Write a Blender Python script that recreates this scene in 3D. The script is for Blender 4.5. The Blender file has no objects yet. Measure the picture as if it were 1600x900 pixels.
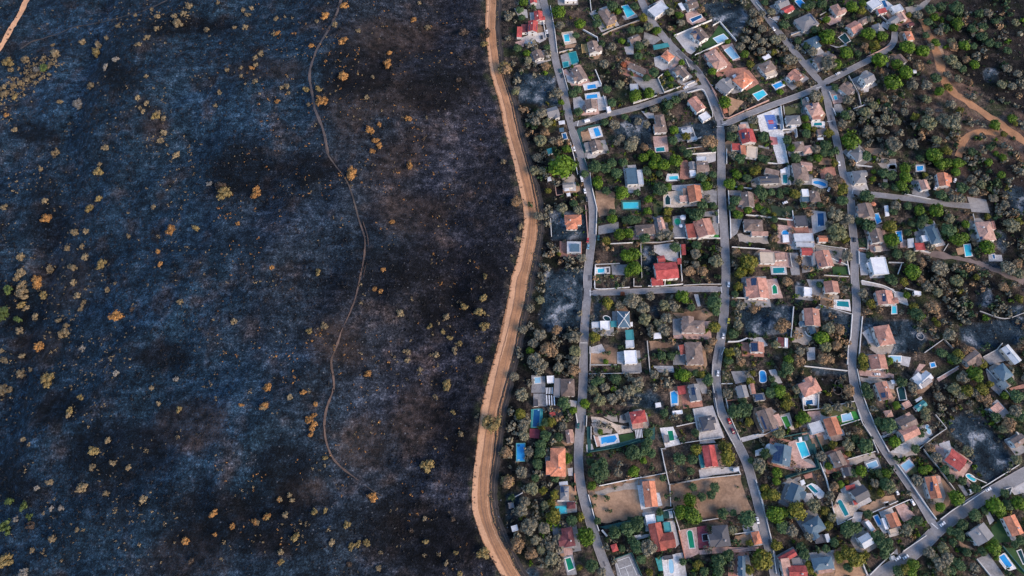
import bpy, math, random
import numpy as np
from mathutils import Vector, Matrix

# ------------------------------------------------------------------ camera, sky, sun, exposure
SC = bpy.context.scene
COL = SC.collection
R_ = math.radians
DIST, PITCH, HALF = 560.0, R_(22), R_(35)
CS, SN, TH = math.cos(PITCH), math.sin(PITCH), math.tan(HALF)
CAMP = (0.0, -DIST * SN, DIST * CS)
cam = bpy.data.cameras.new('camera'); camo = bpy.data.objects.new('camera', cam); COL.objects.link(camo)
camo.location = CAMP; camo.rotation_euler = (PITCH, 0, 0)
cam.sensor_width = 36; cam.lens = 18 / TH; cam.clip_start = 1; cam.clip_end = 8000
SC.camera = camo
SUN_EL, SUN_AZ = R_(27), R_(-30)          # towards the sun: from +x, a little towards the viewer
wd = bpy.data.worlds.new('World'); SC.world = wd; wd.use_nodes = True
wn = wd.node_tree.nodes; wl = wd.node_tree.links
sky = wn.new('ShaderNodeTexSky'); sky.sky_type = 'NISHITA'; sky.sun_disc = False
sky.sun_elevation = SUN_EL; sky.sun_rotation = math.pi / 2 - SUN_AZ
sky.altitude = 600; sky.air_density = 1.0; sky.dust_density = 0.6; sky.ozone_density = 2.5
wl.new(sky.outputs[0], wn['Background'].inputs[0]); wn['Background'].inputs[1].default_value = 0.15
sl = bpy.data.lights.new('sun', 'SUN'); so = bpy.data.objects.new('sun', sl); COL.objects.link(so)
sl.energy = 2.6; sl.angle = R_(38); sl.color = (1.0, 0.77, 0.57)
sd = Vector((math.cos(SUN_EL) * math.cos(SUN_AZ), math.cos(SUN_EL) * math.sin(SUN_AZ), math.sin(SUN_EL)))
so.rotation_euler = sd.to_track_quat('Z', 'Y').to_euler()
SC.view_settings.view_transform = 'Standard'; SC.view_settings.look = 'None'
SC.view_settings.exposure = 1.15; SC.view_settings.gamma = 1.0
try:
    SC.cycles.max_bounces = 4; SC.cycles.diffuse_bounces = 2; SC.cycles.glossy_bounces = 2
    SC.cycles.transmission_bounces = 2; SC.cycles.transparent_max_bounces = 4
except Exception: pass
random.seed(11); rng = np.random.default_rng(11)

# ------------------------------------------------------------------ where things stand
def P(px, py, z=0.0):
    """ground point seen at a photograph position, at height z"""
    dx = (px - 800) / 800 * TH; dy = (450 - py) / 800 * TH
    wy = dy * CS + SN; wz = dy * SN - CS
    k = (z - CAMP[2]) / wz
    return Vector((k * dx, CAMP[1] + k * wy, z))
def proj(x, y, z=0.0):
    y = y - CAMP[1]; z = z - CAMP[2]
    cy = y * CS + z * SN; cz = -y * SN + z * CS
    return 800 + x / -cz / TH * 800, 450 - cy / -cz / TH * 800
OX = OY = 0; SCL = 6.0
def t(ox, oy, s=6.0):
    global OX, OY, SCL
    OX, OY, SCL = ox, oy, s
def q(u, v): return OX + u / SCL, OY + v / SCL
def Q(u, v, z=0.0): return P(OX + u / SCL, OY + v / SCL, z)

def smooth(a): a = np.clip(a, 0, 1); return a * a * (3 - 2 * a)
_tab = np.random.default_rng(5).random((256, 256))
def vnoise(x, y, s, o=0):
    x = np.asarray(x, float) / s + o * 17.3 + 1000; y = np.asarray(y, float) / s + o * 9.1 + 1000
    xi = np.floor(x).astype(int); yi = np.floor(y).astype(int); fx = smooth(x - xi); fy = smooth(y - yi)
    g = lambda a, b: _tab[a % 256, b % 256]
    return (g(xi, yi) * (1 - fx) + g(xi + 1, yi) * fx) * (1 - fy) + (g(xi, yi + 1) * (1 - fx) + g(xi + 1, yi + 1) * fx) * fy
def fbm(x, y, s, n=4, o=0):
    return sum(vnoise(x, y, s / 2 ** i, o + i) / 2 ** i for i in range(n)) / (2 - 2 ** (1 - n))

D1 = [(768,-60),(768,0),(767,50),(775,110),(790,160),(800,207),(813,253),(824,297),(830,330),(830,352),(828,372),(823,397),(817,422),(812,437),(807,470),(800,503),(793,537),(785,567),(775,607),(767,643),(760,700),(754,750),(754,793),(765,833),(781,867),(800,902),(830,950)]
_d1 = np.array([P(*p)[:2] for p in D1]); _d1 = _d1[np.argsort(_d1[:, 1])]
def d1x(y): return np.interp(y, _d1[:, 1], _d1[:, 0])
GA, GB = P(125, 60), P(45, 400)
def Z(x, y):
    """height of the land: flat under the houses, a burnt hill west of the dirt road"""
    x = np.asarray(x, float); y = np.asarray(y, float)
    s = d1x(y) - 13 - x
    w = smooth(s / 40)
    z = 15 * smooth(s / 150) - 46 * smooth((s - 150) / 330)
    dx, dy = GB[0] - GA[0], GB[1] - GA[1]; L = math.hypot(dx, dy)
    off = ((x - GA[0]) * dy - (y - GA[1]) * dx) / L
    z = z - 7 * np.exp(-(off / 16) ** 2) * smooth((s - 200) / 120)
    z = z + w * ((fbm(x, y, 95, 3, 2) - .5) * 26 + (fbm(x, y, 30, 2, 9) - .5) * 6 + (fbm(x, y, 12, 3, 5) - .5) * 2.6)
    return np.where(s > 0, z, 0.0)
def G(px, py, dz=0.0):
    """point on the relief seen at a photograph position"""
    z = 0.0
    for _ in range(7):
        p = P(px, py, z + dz); z = float(Z(p.x, p.y))
    return Vector((p.x, p.y, z))

# ------------------------------------------------------------------ materials
def new_mat(name):
    m = bpy.data.materials.new(name); m.use_nodes = True
    return m, m.node_tree.nodes, m.node_tree.links, m.node_tree.nodes['Principled BSDF']
def N(nodes, typ, **k):
    n = nodes.new(typ)
    for a, b in k.items(): setattr(n, a, b)
    return n
def ramp(nodes, stops):
    r = nodes.new('ShaderNodeValToRGB'); e = r.color_ramp.elements
    while len(e) < len(stops): e.new(.5)
    for el, (p, c) in zip(e, stops): el.position = p; el.color = (*c, 1)
    return r
def noise(nodes, links, vec, scale, detail=4, rough=.55):
    n = nodes.new('ShaderNodeTexNoise'); n.inputs['Scale'].default_value = scale
    n.inputs['Detail'].default_value = detail; n.inputs['Roughness'].default_value = rough
    if vec: links.new(vec, n.inputs['Vector'])
    return n
def mix(nodes, links, a, b, f, mode='MIX'):
    m = nodes.new('ShaderNodeMix'); m.data_type = 'RGBA'; m.blend_type = mode
    for s, v in ((6, a), (7, b), (0, f)):
        if hasattr(v, 'is_output'): links.new(v, m.inputs[s])
        elif s == 0: m.inputs[0].default_value = v
        else: m.inputs[s].default_value = (*v, 1)
    return m.outputs[2]
MATS = {}
def surf(name, col, var=.25, scale=.35, rough=.85, bump=.15, fine=2.5, objrand=.2, col2=None):
    """weathered surface: colour broken by two sizes of blotch, a shade of its own per object"""
    if name in MATS: return MATS[name]
    m, n, l, b = new_mat(name); MATS[name] = m
    geo = n.new('ShaderNodeNewGeometry'); pos = geo.outputs['Position']
    a = noise(n, l, pos, scale); f = noise(n, l, pos, fine, 3)
    lo = tuple(c * (1 - var) for c in col); hi = tuple(min(1, c * (1 + var)) for c in (col2 or col))
    r = ramp(n, [(.3, lo), (.7, hi)]); l.new(a.outputs[0], r.inputs[0])
    r2 = ramp(n, [(.3, (1 - var * .9,) * 3), (.7, (1 + var * .5,) * 3)]); l.new(f.outputs[0], r2.inputs[0])
    c = mix(n, l, r.outputs[0], r2.outputs[0], 1.0, 'MULTIPLY')
    oi = n.new('ShaderNodeObjectInfo')
    hv = n.new('ShaderNodeHueSaturation'); mr = n.new('ShaderNodeMapRange')
    mr.inputs[3].default_value = 1 - objrand; mr.inputs[4].default_value = 1 + objrand
    l.new(oi.outputs['Random'], mr.inputs[0]); l.new(mr.outputs[0], hv.inputs['Value']); l.new(c, hv.inputs['Color'])
    l.new(hv.outputs[0], b.inputs['Base Color']); b.inputs['Roughness'].default_value = rough
    if bump:
        bp = n.new('ShaderNodeBump'); bp.inputs['Strength'].default_value = bump; bp.inputs['Distance'].default_value = .3
        l.new(f.outputs[0], bp.inputs['Height']); l.new(bp.outputs[0], b.inputs['Normal'])
    return m
def tile_roof(name, col):
    """clay tiles: courses too small to see singly, patches of older and newer tile"""
    if name in MATS: return MATS[name]
    m, n, l, b = new_mat(name); MATS[name] = m
    tc = n.new('ShaderNodeTexCoord'); pos = tc.outputs['Object']
    oi = n.new('ShaderNodeObjectInfo')
    ad = n.new('ShaderNodeVectorMath'); ad.operation = 'ADD'; l.new(pos, ad.inputs[0])
    cb = n.new('ShaderNodeCombineXYZ'); mm = n.new('ShaderNodeMath'); mm.operation = 'MULTIPLY'; mm.inputs[1].default_value = 90
    l.new(oi.outputs['Random'], mm.inputs[0]); l.new(mm.outputs[0], cb.inputs[0]); l.new(cb.outputs[0], ad.inputs[1])
    a = noise(n, l, ad.outputs[0], .28, 4, .6); f = noise(n, l, ad.outputs[0], 1.6, 3, .7)
    wv = n.new('ShaderNodeTexWave'); wv.inputs['Scale'].default_value = 1.1; wv.inputs['Distortion'].default_value = 1.0
    l.new(ad.outputs[0], wv.inputs['Vector'])
    r = ramp(n, [(.28, tuple(c * .55 for c in col)), (.5, col), (.72, tuple(min(1, c * 1.3 + .03) for c in col))])
    l.new(a.outputs[0], r.inputs[0])
    r2 = ramp(n, [(.28, (.66, .64, .62)), (.7, (1.14, 1.14, 1.12))]); l.new(f.outputs[0], r2.inputs[0])
    c = mix(n, l, r.outputs[0], r2.outputs[0], 1.0, 'MULTIPLY')
    r3 = ramp(n, [(0, (.84, .84, .84)), (1, (1.06, 1.06, 1.06))]); l.new(wv.outputs[0], r3.inputs[0])
    c = mix(n, l, c, r3.outputs[0], .8, 'MULTIPLY')
    hv = n.new('ShaderNodeHueSaturation'); mr = n.new('ShaderNodeMapRange'); mr.inputs[3].default_value = .8; mr.inputs[4].default_value = 1.18
    l.new(oi.outputs['Random'], mr.inputs[0]); l.new(mr.outputs[0], hv.inputs['Value']); l.new(c, hv.inputs['Color'])
    l.new(hv.outputs[0], b.inputs['Base Color']); b.inputs['Roughness'].default_value = .8
    bp = n.new('ShaderNodeBump'); bp.inputs['Strength'].default_value = .5; bp.inputs['Distance'].default_value = .12
    l.new(wv.outputs[0], bp.inputs['Height']); l.new(bp.outputs[0], b.inputs['Normal'])
    return m
def leafmat(name, dark, light, orand=.22, warm=None):
    m, n, l, b = new_mat(name)
    geo = n.new('ShaderNodeNewGeometry'); oi = n.new('ShaderNodeObjectInfo')
    ri = geo.outputs['Random Per Island']
    nz = noise(n, l, geo.outputs['Position'], .22, 2)
    ad = n.new('ShaderNodeMath'); ad.operation = 'MULTIPLY_ADD'; ad.inputs[1].default_value = .65; l.new(ri, ad.inputs[0])
    mu = n.new('ShaderNodeMath'); mu.operation = 'MULTIPLY'; mu.inputs[1].default_value = .5; l.new(nz.outputs[0], mu.inputs[0]); l.new(mu.outputs[0], ad.inputs[2])
    st = [(.15, dark), (.55, tuple((a + c) / 2 for a, c in zip(dark, light))), (.95, light)]
    r = ramp(n, st); l.new(ad.outputs[0], r.inputs[0]); c = r.outputs[0]
    if warm:
        rr = ramp(n, [(.55, (0, 0, 0)), (1, (1, 1, 1))]); l.new(oi.outputs['Random'], rr.inputs[0])
        mf = n.new('ShaderNodeMath'); mf.operation = 'MULTIPLY'; mf.inputs[1].default_value = .8; l.new(rr.outputs[0], mf.inputs[0])
        c = mix(n, l, c, warm, mf.outputs[0])
    hv = n.new('ShaderNodeHueSaturation'); mr = n.new('ShaderNodeMapRange'); mr.inputs[3].default_value = 1 - orand; mr.inputs[4].default_value = 1 + orand
    l.new(oi.outputs['Random'], mr.inputs[0]); l.new(mr.outputs[0], hv.inputs['Value']); l.new(c, hv.inputs['Color'])
    l.new(hv.outputs[0], b.inputs['Base Color']); b.inputs['Roughness'].default_value = .7
    b.inputs['Specular IOR Level'].default_value = .25
    return m
ROOFC = dict(T=(.42,.20,.15), O=(.52,.19,.105), R=(.38,.055,.05), P=(.46,.27,.215), M=(.13,.028,.036), B=(.19,.135,.115), K=(.30,.065,.045))
FLATC = dict(G=(.17,.165,.17), D=(.055,.055,.066), S=(.045,.092,.135), W=(.66,.66,.67), L=(.42,.44,.47), E=(.03,.20,.21), C=(.52,.42,.32))
RNAME = dict(T='terracotta_tiles', O='orange_tiles', R='red_tiles', P='pink_tiles', M='maroon_tiles', B='brown_tiles', K='brick_red_tiles',
             G='grey_slates', D='dark_slates', S='blue_slates', W='white_membrane', L='light_grey_sheet', E='teal_sheet', C='cream_membrane')
def roof_mat(c):
    return tile_roof(RNAME[c], ROOFC[c]) if c in ROOFC else surf(RNAME[c], FLATC[c], .14, .3, .7 if c != 'W' else .6, .1, 1.8, .12)
MW = surf('white_render', (.64,.62,.59), .12, .5, .9, .05)
MCREAM = surf('cream_render', (.58,.47,.36), .14, .5, .9, .05)
MOCH = surf('ochre_render', (.50,.33,.13), .14, .5, .9, .05)
WALLS = dict(w=MW, c=MCREAM, o=MOCH, g=surf('grey_render', (.33,.33,.34), .14, .5), p=surf('pink_render', (.52,.33,.27), .14, .5),
             b=surf('stone_wall', (.20,.16,.13), .3, .8))
MGLASS, n_, l_, b_ = new_mat('window_glass'); b_.inputs['Base Color'].default_value = (.02,.028,.035,1); b_.inputs['Roughness'].default_value = .12
nz_ = noise(n_, l_, None, 1.5); r_ = ramp(n_, [(.3,(.012,.016,.02)),(.7,(.05,.06,.07))]); l_.new(nz_.outputs[0], r_.inputs[0]); l_.new(r_.outputs[0], b_.inputs['Base Color'])
MWOOD = surf('weathered_wood', (.13,.075,.045), .3, 2)
MBARK = surf('bark', (.055,.042,.034), .35, 2)
MCHARBARK = surf('charred_bark', (.018,.016,.016), .3, 2)
MSTEEL = surf('grey_steel', (.35,.36,.38), .15, 2, .4)
MSOLAR, n_, l_, b_ = new_mat('solar_cells')
tc_ = n_.new('ShaderNodeTexCoord'); bk_ = n_.new('ShaderNodeTexBrick'); bk_.offset = 0; bk_.inputs['Scale'].default_value = 1.0
bk_.inputs['Brick Width'].default_value = 1.1; bk_.inputs['Row Height'].default_value = 1.7; bk_.inputs['Mortar Size'].default_value = .05
bk_.inputs['Color1'].default_value = (.010,.028,.075,1); bk_.inputs['Color2'].default_value = (.014,.036,.09,1); bk_.inputs['Mortar'].default_value = (.10,.12,.15,1)
l_.new(tc_.outputs['Object'], bk_.inputs['Vector']); l_.new(bk_.outputs[0], b_.inputs['Base Color']); b_.inputs['Roughness'].default_value = .25

# ------------------------------------------------------------------ mesh helpers
def link(name, me, mats=(), parent=None, loc=None, rz=None):
    o = bpy.data.objects.new(name, me); COL.objects.link(o)
    if me is not None:
        for m in (mats if isinstance(mats, (list, tuple)) else (mats,)):
            if len(me.materials) < 8 and m is not None and m.name not in me.materials: me.materials.append(m)
    if parent is not None: o.parent = parent
    if loc is not None: o.location = loc
    if rz is not None: o.rotation_euler = (0, 0, rz)
    return o
def tag(o, label=None, cat=None, group=None, kind=None):
    for k, v in (('label', label), ('category', cat), ('group', group), ('kind', kind)):
        if v: o[k] = v
    return o
def mesh(name, v, f, mi=None):
    me = bpy.data.meshes.new(name); me.from_pydata([tuple(p) for p in v], [], f)
    if mi: me.polygons.foreach_set('material_index', mi)
    me.update(); return me
class MB:
    def __init__(s): s.v = []; s.f = []; s.m = []
    def add(s, v, f, m=0):
        o = len(s.v); s.v += [tuple(p) for p in v]; s.f += [tuple(i + o for i in a) for a in f]; s.m += [m] * len(f)
    def box(s, x0, y0, z0, x1, y1, z1, m=0):
        s.add([(x0,y0,z0),(x1,y0,z0),(x1,y1,z0),(x0,y1,z0),(x0,y0,z1),(x1,y0,z1),(x1,y1,z1),(x0,y1,z1)],
              [(0,3,2,1),(4,5,6,7),(0,1,5,4),(1,2,6,5),(2,3,7,6),(3,0,4,7)], m)
    def prism(s, poly, z0, z1, m=0):
        n = len(poly); s.add([(p[0],p[1],z0) for p in poly] + [(p[0],p[1],z1) for p in poly],
              [tuple(range(n, 2*n)), tuple(reversed(range(n)))] + [(i,(i+1)%n,n+(i+1)%n,n+i) for i in range(n)], m)
    def ring(s, outer, inner, z0, z1, m=0):
        n = len(outer); V = [(p[0],p[1],z0) for p in outer]+[(p[0],p[1],z1) for p in outer]+[(p[0],p[1],z1) for p in inner]+[(p[0],p[1],z0-.3) for p in inner]
        F = []
        for i in range(n):
            j = (i+1) % n
            F += [(i,j,n+j,n+i),(n+i,n+j,2*n+j,2*n+i),(2*n+i,2*n+j,3*n+j,3*n+i)]
        s.add(V, F, m)
    def tube(s, a, b, r0, r1, n=7, m=0):
        a = Vector(a); b = Vector(b); d = (b - a).normalized(); u = d.orthogonal().normalized(); w = d.cross(u)
        V = [a + (u*math.cos(2*math.pi*i/n) + w*math.sin(2*math.pi*i/n))*r0 for i in range(n)] + [b + (u*math.cos(2*math.pi*i/n) + w*math.sin(2*math.pi*i/n))*r1 for i in range(n)]
        s.add(V, [(i,(i+1)%n,n+(i+1)%n,n+i) for i in range(n)] + [tuple(range(n,2*n)), tuple(reversed(range(n)))], m)
    def mesh(s, name): return mesh(name, s.v, s.f, s.m)
    def obj(s, name, mats, parent=None, loc=None, rz=None): return link(name, s.mesh(name), mats, parent, loc, rz)
def empty(name, loc, rz=0):
    o = bpy.data.objects.new(name, None); COL.objects.link(o); o.location = loc; o.rotation_euler = (0,0,rz); o.empty_display_size = 2
    return o
def ccw(p):
    a = sum(p[i][0]*p[(i+1)%len(p)][1]-p[(i+1)%len(p)][0]*p[i][1] for i in range(len(p)))
    return p if a > 0 else p[::-1]
def offset(poly, d):
    """grow (d>0) or shrink a counter-clockwise polygon"""
    n = len(poly); out = []
    for i in range(n):
        a, b, c = (Vector(poly[(i+k) % n][:2]) for k in (-1, 0, 1))
        e1 = (b - a).normalized(); e2 = (c - b).normalized()
        n1 = Vector((e1.y, -e1.x)); n2 = Vector((e2.y, -e2.x)); h = n1 + n2
        h = h / max(.35, h.length_squared / 2) if h.length > 1e-4 else n1
        out.append((b.x + h.x*d, b.y + h.y*d))
    return out
def chaikin(p, n=2):
    for _ in range(n):
        o = []
        for i in range(len(p)):
            a, b = p[i], p[(i+1) % len(p)]
            o += [(a[0]*.75+b[0]*.25, a[1]*.75+b[1]*.25), (a[0]*.25+b[0]*.75, a[1]*.25+b[1]*.75)]
        p = o
    return p
# map of what is already built on, one cell a metre
MX0, MY0, MWD, MHT = -560, -330, 1160, 900
OCC = np.zeros((MHT, MWD), bool)
def stamp(poly, grow=0.0, arr=None):
    arr = OCC if arr is None else arr
    p = ccw([tuple(a[:2]) for a in poly])
    if grow: p = offset(p, grow)
    xs = [a[0] for a in p]; ys = [a[1] for a in p]
    i0, i1 = max(0, int(min(xs)-MX0)), min(MWD-1, int(max(xs)-MX0)+1); j0, j1 = max(0, int(min(ys)-MY0)), min(MHT-1, int(max(ys)-MY0)+1)
    if i1 <= i0 or j1 <= j0: return
    X, Y = np.meshgrid(np.arange(i0, i1)+MX0+.5, np.arange(j0, j1)+MY0+.5); ins = np.zeros(X.shape, bool)
    for k in range(len(p)):
        (xa, ya), (xb, yb) = p[k], p[k-1]
        c = (ya > Y) != (yb > Y)
        with np.errstate(divide='ignore', invalid='ignore'):
            ins ^= c & (X < (xb-xa)*(Y-ya)/(yb-ya if yb != ya else 1e-9)+xa)
    arr[j0:j1, i0:i1] |= ins
def occ(x, y):
    i, j = int(x-MX0), int(y-MY0)
    return not (0 <= i < MWD and 0 <= j < MHT) or OCC[j, i]
# ------------------------------------------------------------------ the setting: land, roads, plots
def make_ground():
    xs = np.concatenate([np.array([-3500,-2000,-1200,-800]), np.arange(-640, -60, 2.6), np.arange(-60, 560, 2.4), np.array([800,1200,2000,3500])])
    ys = np.concatenate([np.array([-3000,-1500,-700,-420]), np.arange(-330, 520, 2.8), np.array([620,800,1200,2000,3500])])
    X, Y = np.meshgrid(xs, ys); ZZ = Z(X, Y)
    ny, nx = X.shape
    me = bpy.data.meshes.new('ground'); me.vertices.add(nx*ny)
    me.vertices.foreach_set('co', np.stack([X, Y, ZZ], -1).astype(np.float32).ravel())
    idx = np.arange(nx*ny).reshape(ny, nx)
    F = np.stack([idx[:-1,:-1], idx[:-1,1:], idx[1:,1:], idx[1:,:-1]], -1).reshape(-1, 4)
    me.loops.add(F.size); me.loops.foreach_set('vertex_index', F.ravel().astype(np.int32))
    me.polygons.add(len(F)); me.polygons.foreach_set('loop_start', np.arange(0, F.size, 4, dtype=np.int32)); me.polygons.foreach_set('loop_total', np.full(len(F), 4, np.int32))
    me.polygons.foreach_set('use_smooth', np.ones(len(F), bool))
    s = d1x(Y) - 6 - X
    px, py = proj(X, Y, ZZ)
    # soil cover: burnt slope, its bluish ash with the far flank's skylit shade put into the colour, bare dry earth, woodland floor
    west = smooth((s + 6*(vnoise(X, Y, 8)-.5)) / 6)
    blue = 1 - smooth((px - 300 + 420*(fbm(X, Y, 110, 3, 3)-.5) + (py-450)*.06) / 420)
    wood = smooth((px - 1420 - .12*py + 60*(fbm(X, Y, 60, 2, 8)-.5) - np.where(py > 500, (py-500)*.5, 0)) / 70)
    dry = wood * smooth((fbm(X, Y, 50, 3, 4) - .47) / .15) * smooth((500-py)/100)*.55 + .9*np.exp(-(((px-1468)/22)**2 + ((py-95)/55)**2))
    col = np.stack([west, blue, np.clip(dry, 0, 1), np.ones_like(west)], -1).astype(np.float32)
    at = me.color_attributes.new('cover', 'FLOAT_COLOR', 'POINT'); at.data.foreach_set('color', col.ravel())
    def sample(mask, blur):
        a = mask.astype(np.float32)
        for _ in range(3):
            for ax_ in (0, 1): a = sum(np.roll(a, k, ax_) for k in range(-blur, blur+1)) / (2*blur+1)
        i = np.clip((X-MX0).astype(int), 0, MWD-1); j = np.clip((Y-MY0).astype(int), 0, MHT-1); ins = (X > MX0) & (X < MX0+MWD-1) & (Y > MY0) & (Y < MY0+MHT-1)
        v = a[j, i]*ins; return smooth((v + (fbm(X, Y, 9, 3, 14)-.5)*.9*(v > .02)*(v < .98) - .25) / .5)
    c2 = np.stack([sample(SOIL['burnt'], 1), sample(SOIL['black'], 2), sample(SOIL['brown'], 1), np.ones_like(west)], -1).astype(np.float32)
    at = me.color_attributes.new('plots', 'FLOAT_COLOR', 'POINT'); at.data.foreach_set('color', c2.ravel())
    def blobs(lst):
        v = np.zeros_like(px)
        for bx, by, rx, ry in lst: v = np.maximum(v, np.exp(-((px-bx)/rx)**2 - ((py-by)/ry)**2))
        return smooth((v + (fbm(X, Y, 36, 4, 33)-.5)*1.1 - .22) / .55)
    dk = blobs([(375,265,70,50),(190,120,50,30),(70,330,38,90),(30,480,40,60),(620,420,130,45),(700,475,80,45),(170,700,80,50),(400,810,140,60),(440,730,70,50),(620,830,150,60),(560,110,60,40),(690,140,70,40),(760,440,40,60),(250,560,60,30),(90,640,40,30),(60,210,40,20),(300,40,80,16),(480,260,50,30),(740,690,60,60),(20,760,40,40)])
    pl = blobs([(90,165,50,40),(690,395,60,32),(340,180,90,50),(290,350,60,30),(440,345,60,40),(345,710,70,60),(560,625,70,34),(250,480,90,40),(740,195,60,60),(650,560,60,25),(480,560,40,30),(680,270,60,40),(350,620,60,30),(120,30,80,30),(700,770,60,30),(100,110,60,20)])
    br = blobs([(240,205,30,45),(600,150,90,34),(650,330,70,40),(300,660,60,40),(300,870,60,40),(540,190,50,60),(480,770,60,30),(620,60,70,30),(410,110,70,24),(520,540,50,40),(620,250,50,40),(90,430,50,40),(560,700,40,50),(60,540,40,30),(660,660,50,40)])
    c3 = np.stack([dk, pl, br, np.ones_like(west)], -1).astype(np.float32)
    at = me.color_attributes.new('patches', 'FLOAT_COLOR', 'POINT'); at.data.foreach_set('color', c3.ravel())
    me.update(); me.validate()
    m, n, l, b = new_mat('soil_and_ash')
    def attr(nm):
        a_ = n.new('ShaderNodeVertexColor'); a_.layer_name = nm; s_ = n.new('ShaderNodeSeparateColor'); l.new(a_.outputs[0], s_.inputs[0]); return s_.outputs
    pl_, pt_ = attr('plots'), attr('patches')
    def scaled(o, k):
        m_ = n.new('ShaderNodeMath'); m_.operation = 'MULTIPLY'; m_.inputs[1].default_value = k; l.new(o, m_.inputs[0]); return m_.outputs[0]
    geo = n.new('ShaderNodeNewGeometry'); pos = geo.outputs['Position']
    ca = n.new('ShaderNodeVertexColor'); ca.layer_name = 'cover'; sp = n.new('ShaderNodeSeparateColor'); l.new(ca.outputs[0], sp.inputs[0])
    n1 = noise(n, l, pos, .022, 6, .62); n2 = noise(n, l, pos, .16, 5, .68); n3 = noise(n, l, pos, .75, 3, .7)
    a1 = n.new('ShaderNodeMath'); a1.operation = 'MULTIPLY_ADD'; a1.inputs[1].default_value = .34; l.new(n1.outputs[0], a1.inputs[0])
    a2 = n.new('ShaderNodeMath'); a2.operation = 'MULTIPLY_ADD'; a2.inputs[1].default_value = .80; a2.inputs[2].default_value = -.07
    l.new(n2.outputs[0], a2.inputs[0]); l.new(a2.outputs[0], a1.inputs[2]); f = a1.outputs[0]
    rb = ramp(n, [(.37,(.0020,.0064,.0118)),(.48,(.0062,.0168,.0285)),(.58,(.0150,.0330,.0540)),(.70,(.042,.068,.098))]); l.new(f, rb.inputs[0])
    rk = ramp(n, [(.37,(.0032,.0040,.0064)),(.48,(.0092,.0106,.0158)),(.58,(.0215,.0225,.0300)),(.70,(.058,.057,.068))]); l.new(f, rk.inputs[0])
    wc = mix(n, l, rk.outputs[0], rb.outputs[0], sp.outputs[1])
    nb = noise(n, l, pos, .045, 4, .6); rbr = ramp(n, [(.52,(0,0,0)),(.68,(1,1,1))]); l.new(nb.outputs[0], rbr.inputs[0])
    mb = n.new('ShaderNodeMath'); mb.operation = 'MULTIPLY'; mb.inputs[1].default_value = .55; l.new(rbr.outputs[0], mb.inputs[0])
    rbw = ramp(n, [(.38,(.008,.0065,.0058)),(.62,(.052,.034,.026))]); l.new(n2.outputs[0], rbw.inputs[0])
    wc = mix(n, l, wc, rbw.outputs[0], mb.outputs[0])
    rf = ramp(n, [(.33,(.40,.41,.43)),(.47,(.84,.84,.85)),(.58,(1.55,1.52,1.48)),(.70,(3.5,3.3,3.1))]); l.new(n3.outputs[0], rf.inputs[0])
    wc = mix(n, l, wc, rf.outputs[0], 1.0, 'MULTIPLY')
    # long faint bands of ash along the old terraces
    mp = n.new('ShaderNodeMapping'); mp.inputs['Rotation'].default_value = (0,0,R_(-14)); mp.inputs['Scale'].default_value = (.035,.22,.22); l.new(pos, mp.inputs['Vector'])
    ns = noise(n, l, mp.outputs[0], 1.0, 5, .62); rst = ramp(n, [(.34,(.42,.43,.44)),(.50,(.92,.92,.92)),(.64,(1.95,1.9,1.85))]); l.new(ns.outputs[0], rst.inputs[0])
    wc = mix(n, l, wc, rst.outputs[0], .55, 'MULTIPLY')
    wc = mix(n, l, wc, rbw.outputs[0], scaled(pt_[2], .5))
    wc = mix(n, l, wc, mix(n, l, wc, (1.5,1.48,1.5), 1.0, 'MULTIPLY'), pt_[1])
    wc = mix(n, l, wc, mix(n, l, wc, (.28,.29,.32), 1.0, 'MULTIPLY'), pt_[0])
    # flecks of white ash
    vo = n.new('ShaderNodeTexVoronoi'); vo.inputs['Scale'].default_value = .33; l.new(pos, vo.inputs['Vector'])
    rv = ramp(n, [(.10,(1,1,1)),(.22,(0,0,0))]); l.new(vo.outputs['Distance'], rv.inputs[0])
    sc_ = n.new('ShaderNodeSeparateColor'); l.new(vo.outputs['Color'], sc_.inputs[0]); rs = ramp(n, [(.72,(0,0,0)),(.95,(1,1,1))]); l.new(sc_.outputs[0], rs.inputs[0])
    fl = n.new('ShaderNodeMath'); fl.operation = 'MULTIPLY'; l.new(rv.outputs[0], fl.inputs[0]); l.new(rs.outputs[0], fl.inputs[1])
    fl2 = n.new('ShaderNodeMath'); fl2.operation = 'MULTIPLY'; fl2.inputs[1].default_value = .5; l.new(fl.outputs[0], fl2.inputs[0])
    wc = mix(n, l, wc, (.15,.16,.18), fl2.outputs[0])
    # garden soil in the town
    rt = ramp(n, [(.36,(.0045,.0052,.0065)),(.45,(.0160,.0145,.0135)),(.53,(.052,.041,.033)),(.63,(.14,.103,.079))]); l.new(f, rt.inputs[0])
    tcx = mix(n, l, rt.outputs[0], rf.outputs[0], .7, 'MULTIPLY')
    ng = noise(n, l, pos, .07, 4, .6); rg = ramp(n, [(.50,(0,0,0)),(.60,(1,1,1))]); l.new(ng.outputs[0], rg.inputs[0])
    gg = n.new('ShaderNodeMath'); gg.operation = 'MULTIPLY'; gg.inputs[1].default_value = .75; l.new(rg.outputs[0], gg.inputs[0])
    rgc = ramp(n, [(.35,(.010,.018,.008)),(.65,(.055,.066,.026))]); l.new(n3.outputs[0], rgc.inputs[0]); tcx = mix(n, l, tcx, rgc.outputs[0], gg.outputs[0])
    rd = ramp(n, [(.35,(.09,.055,.042)),(.65,(.25,.15,.11))]); l.new(n2.outputs[0], rd.inputs[0])
    tcx = mix(n, l, tcx, rd.outputs[0], sp.outputs[2])
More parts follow.
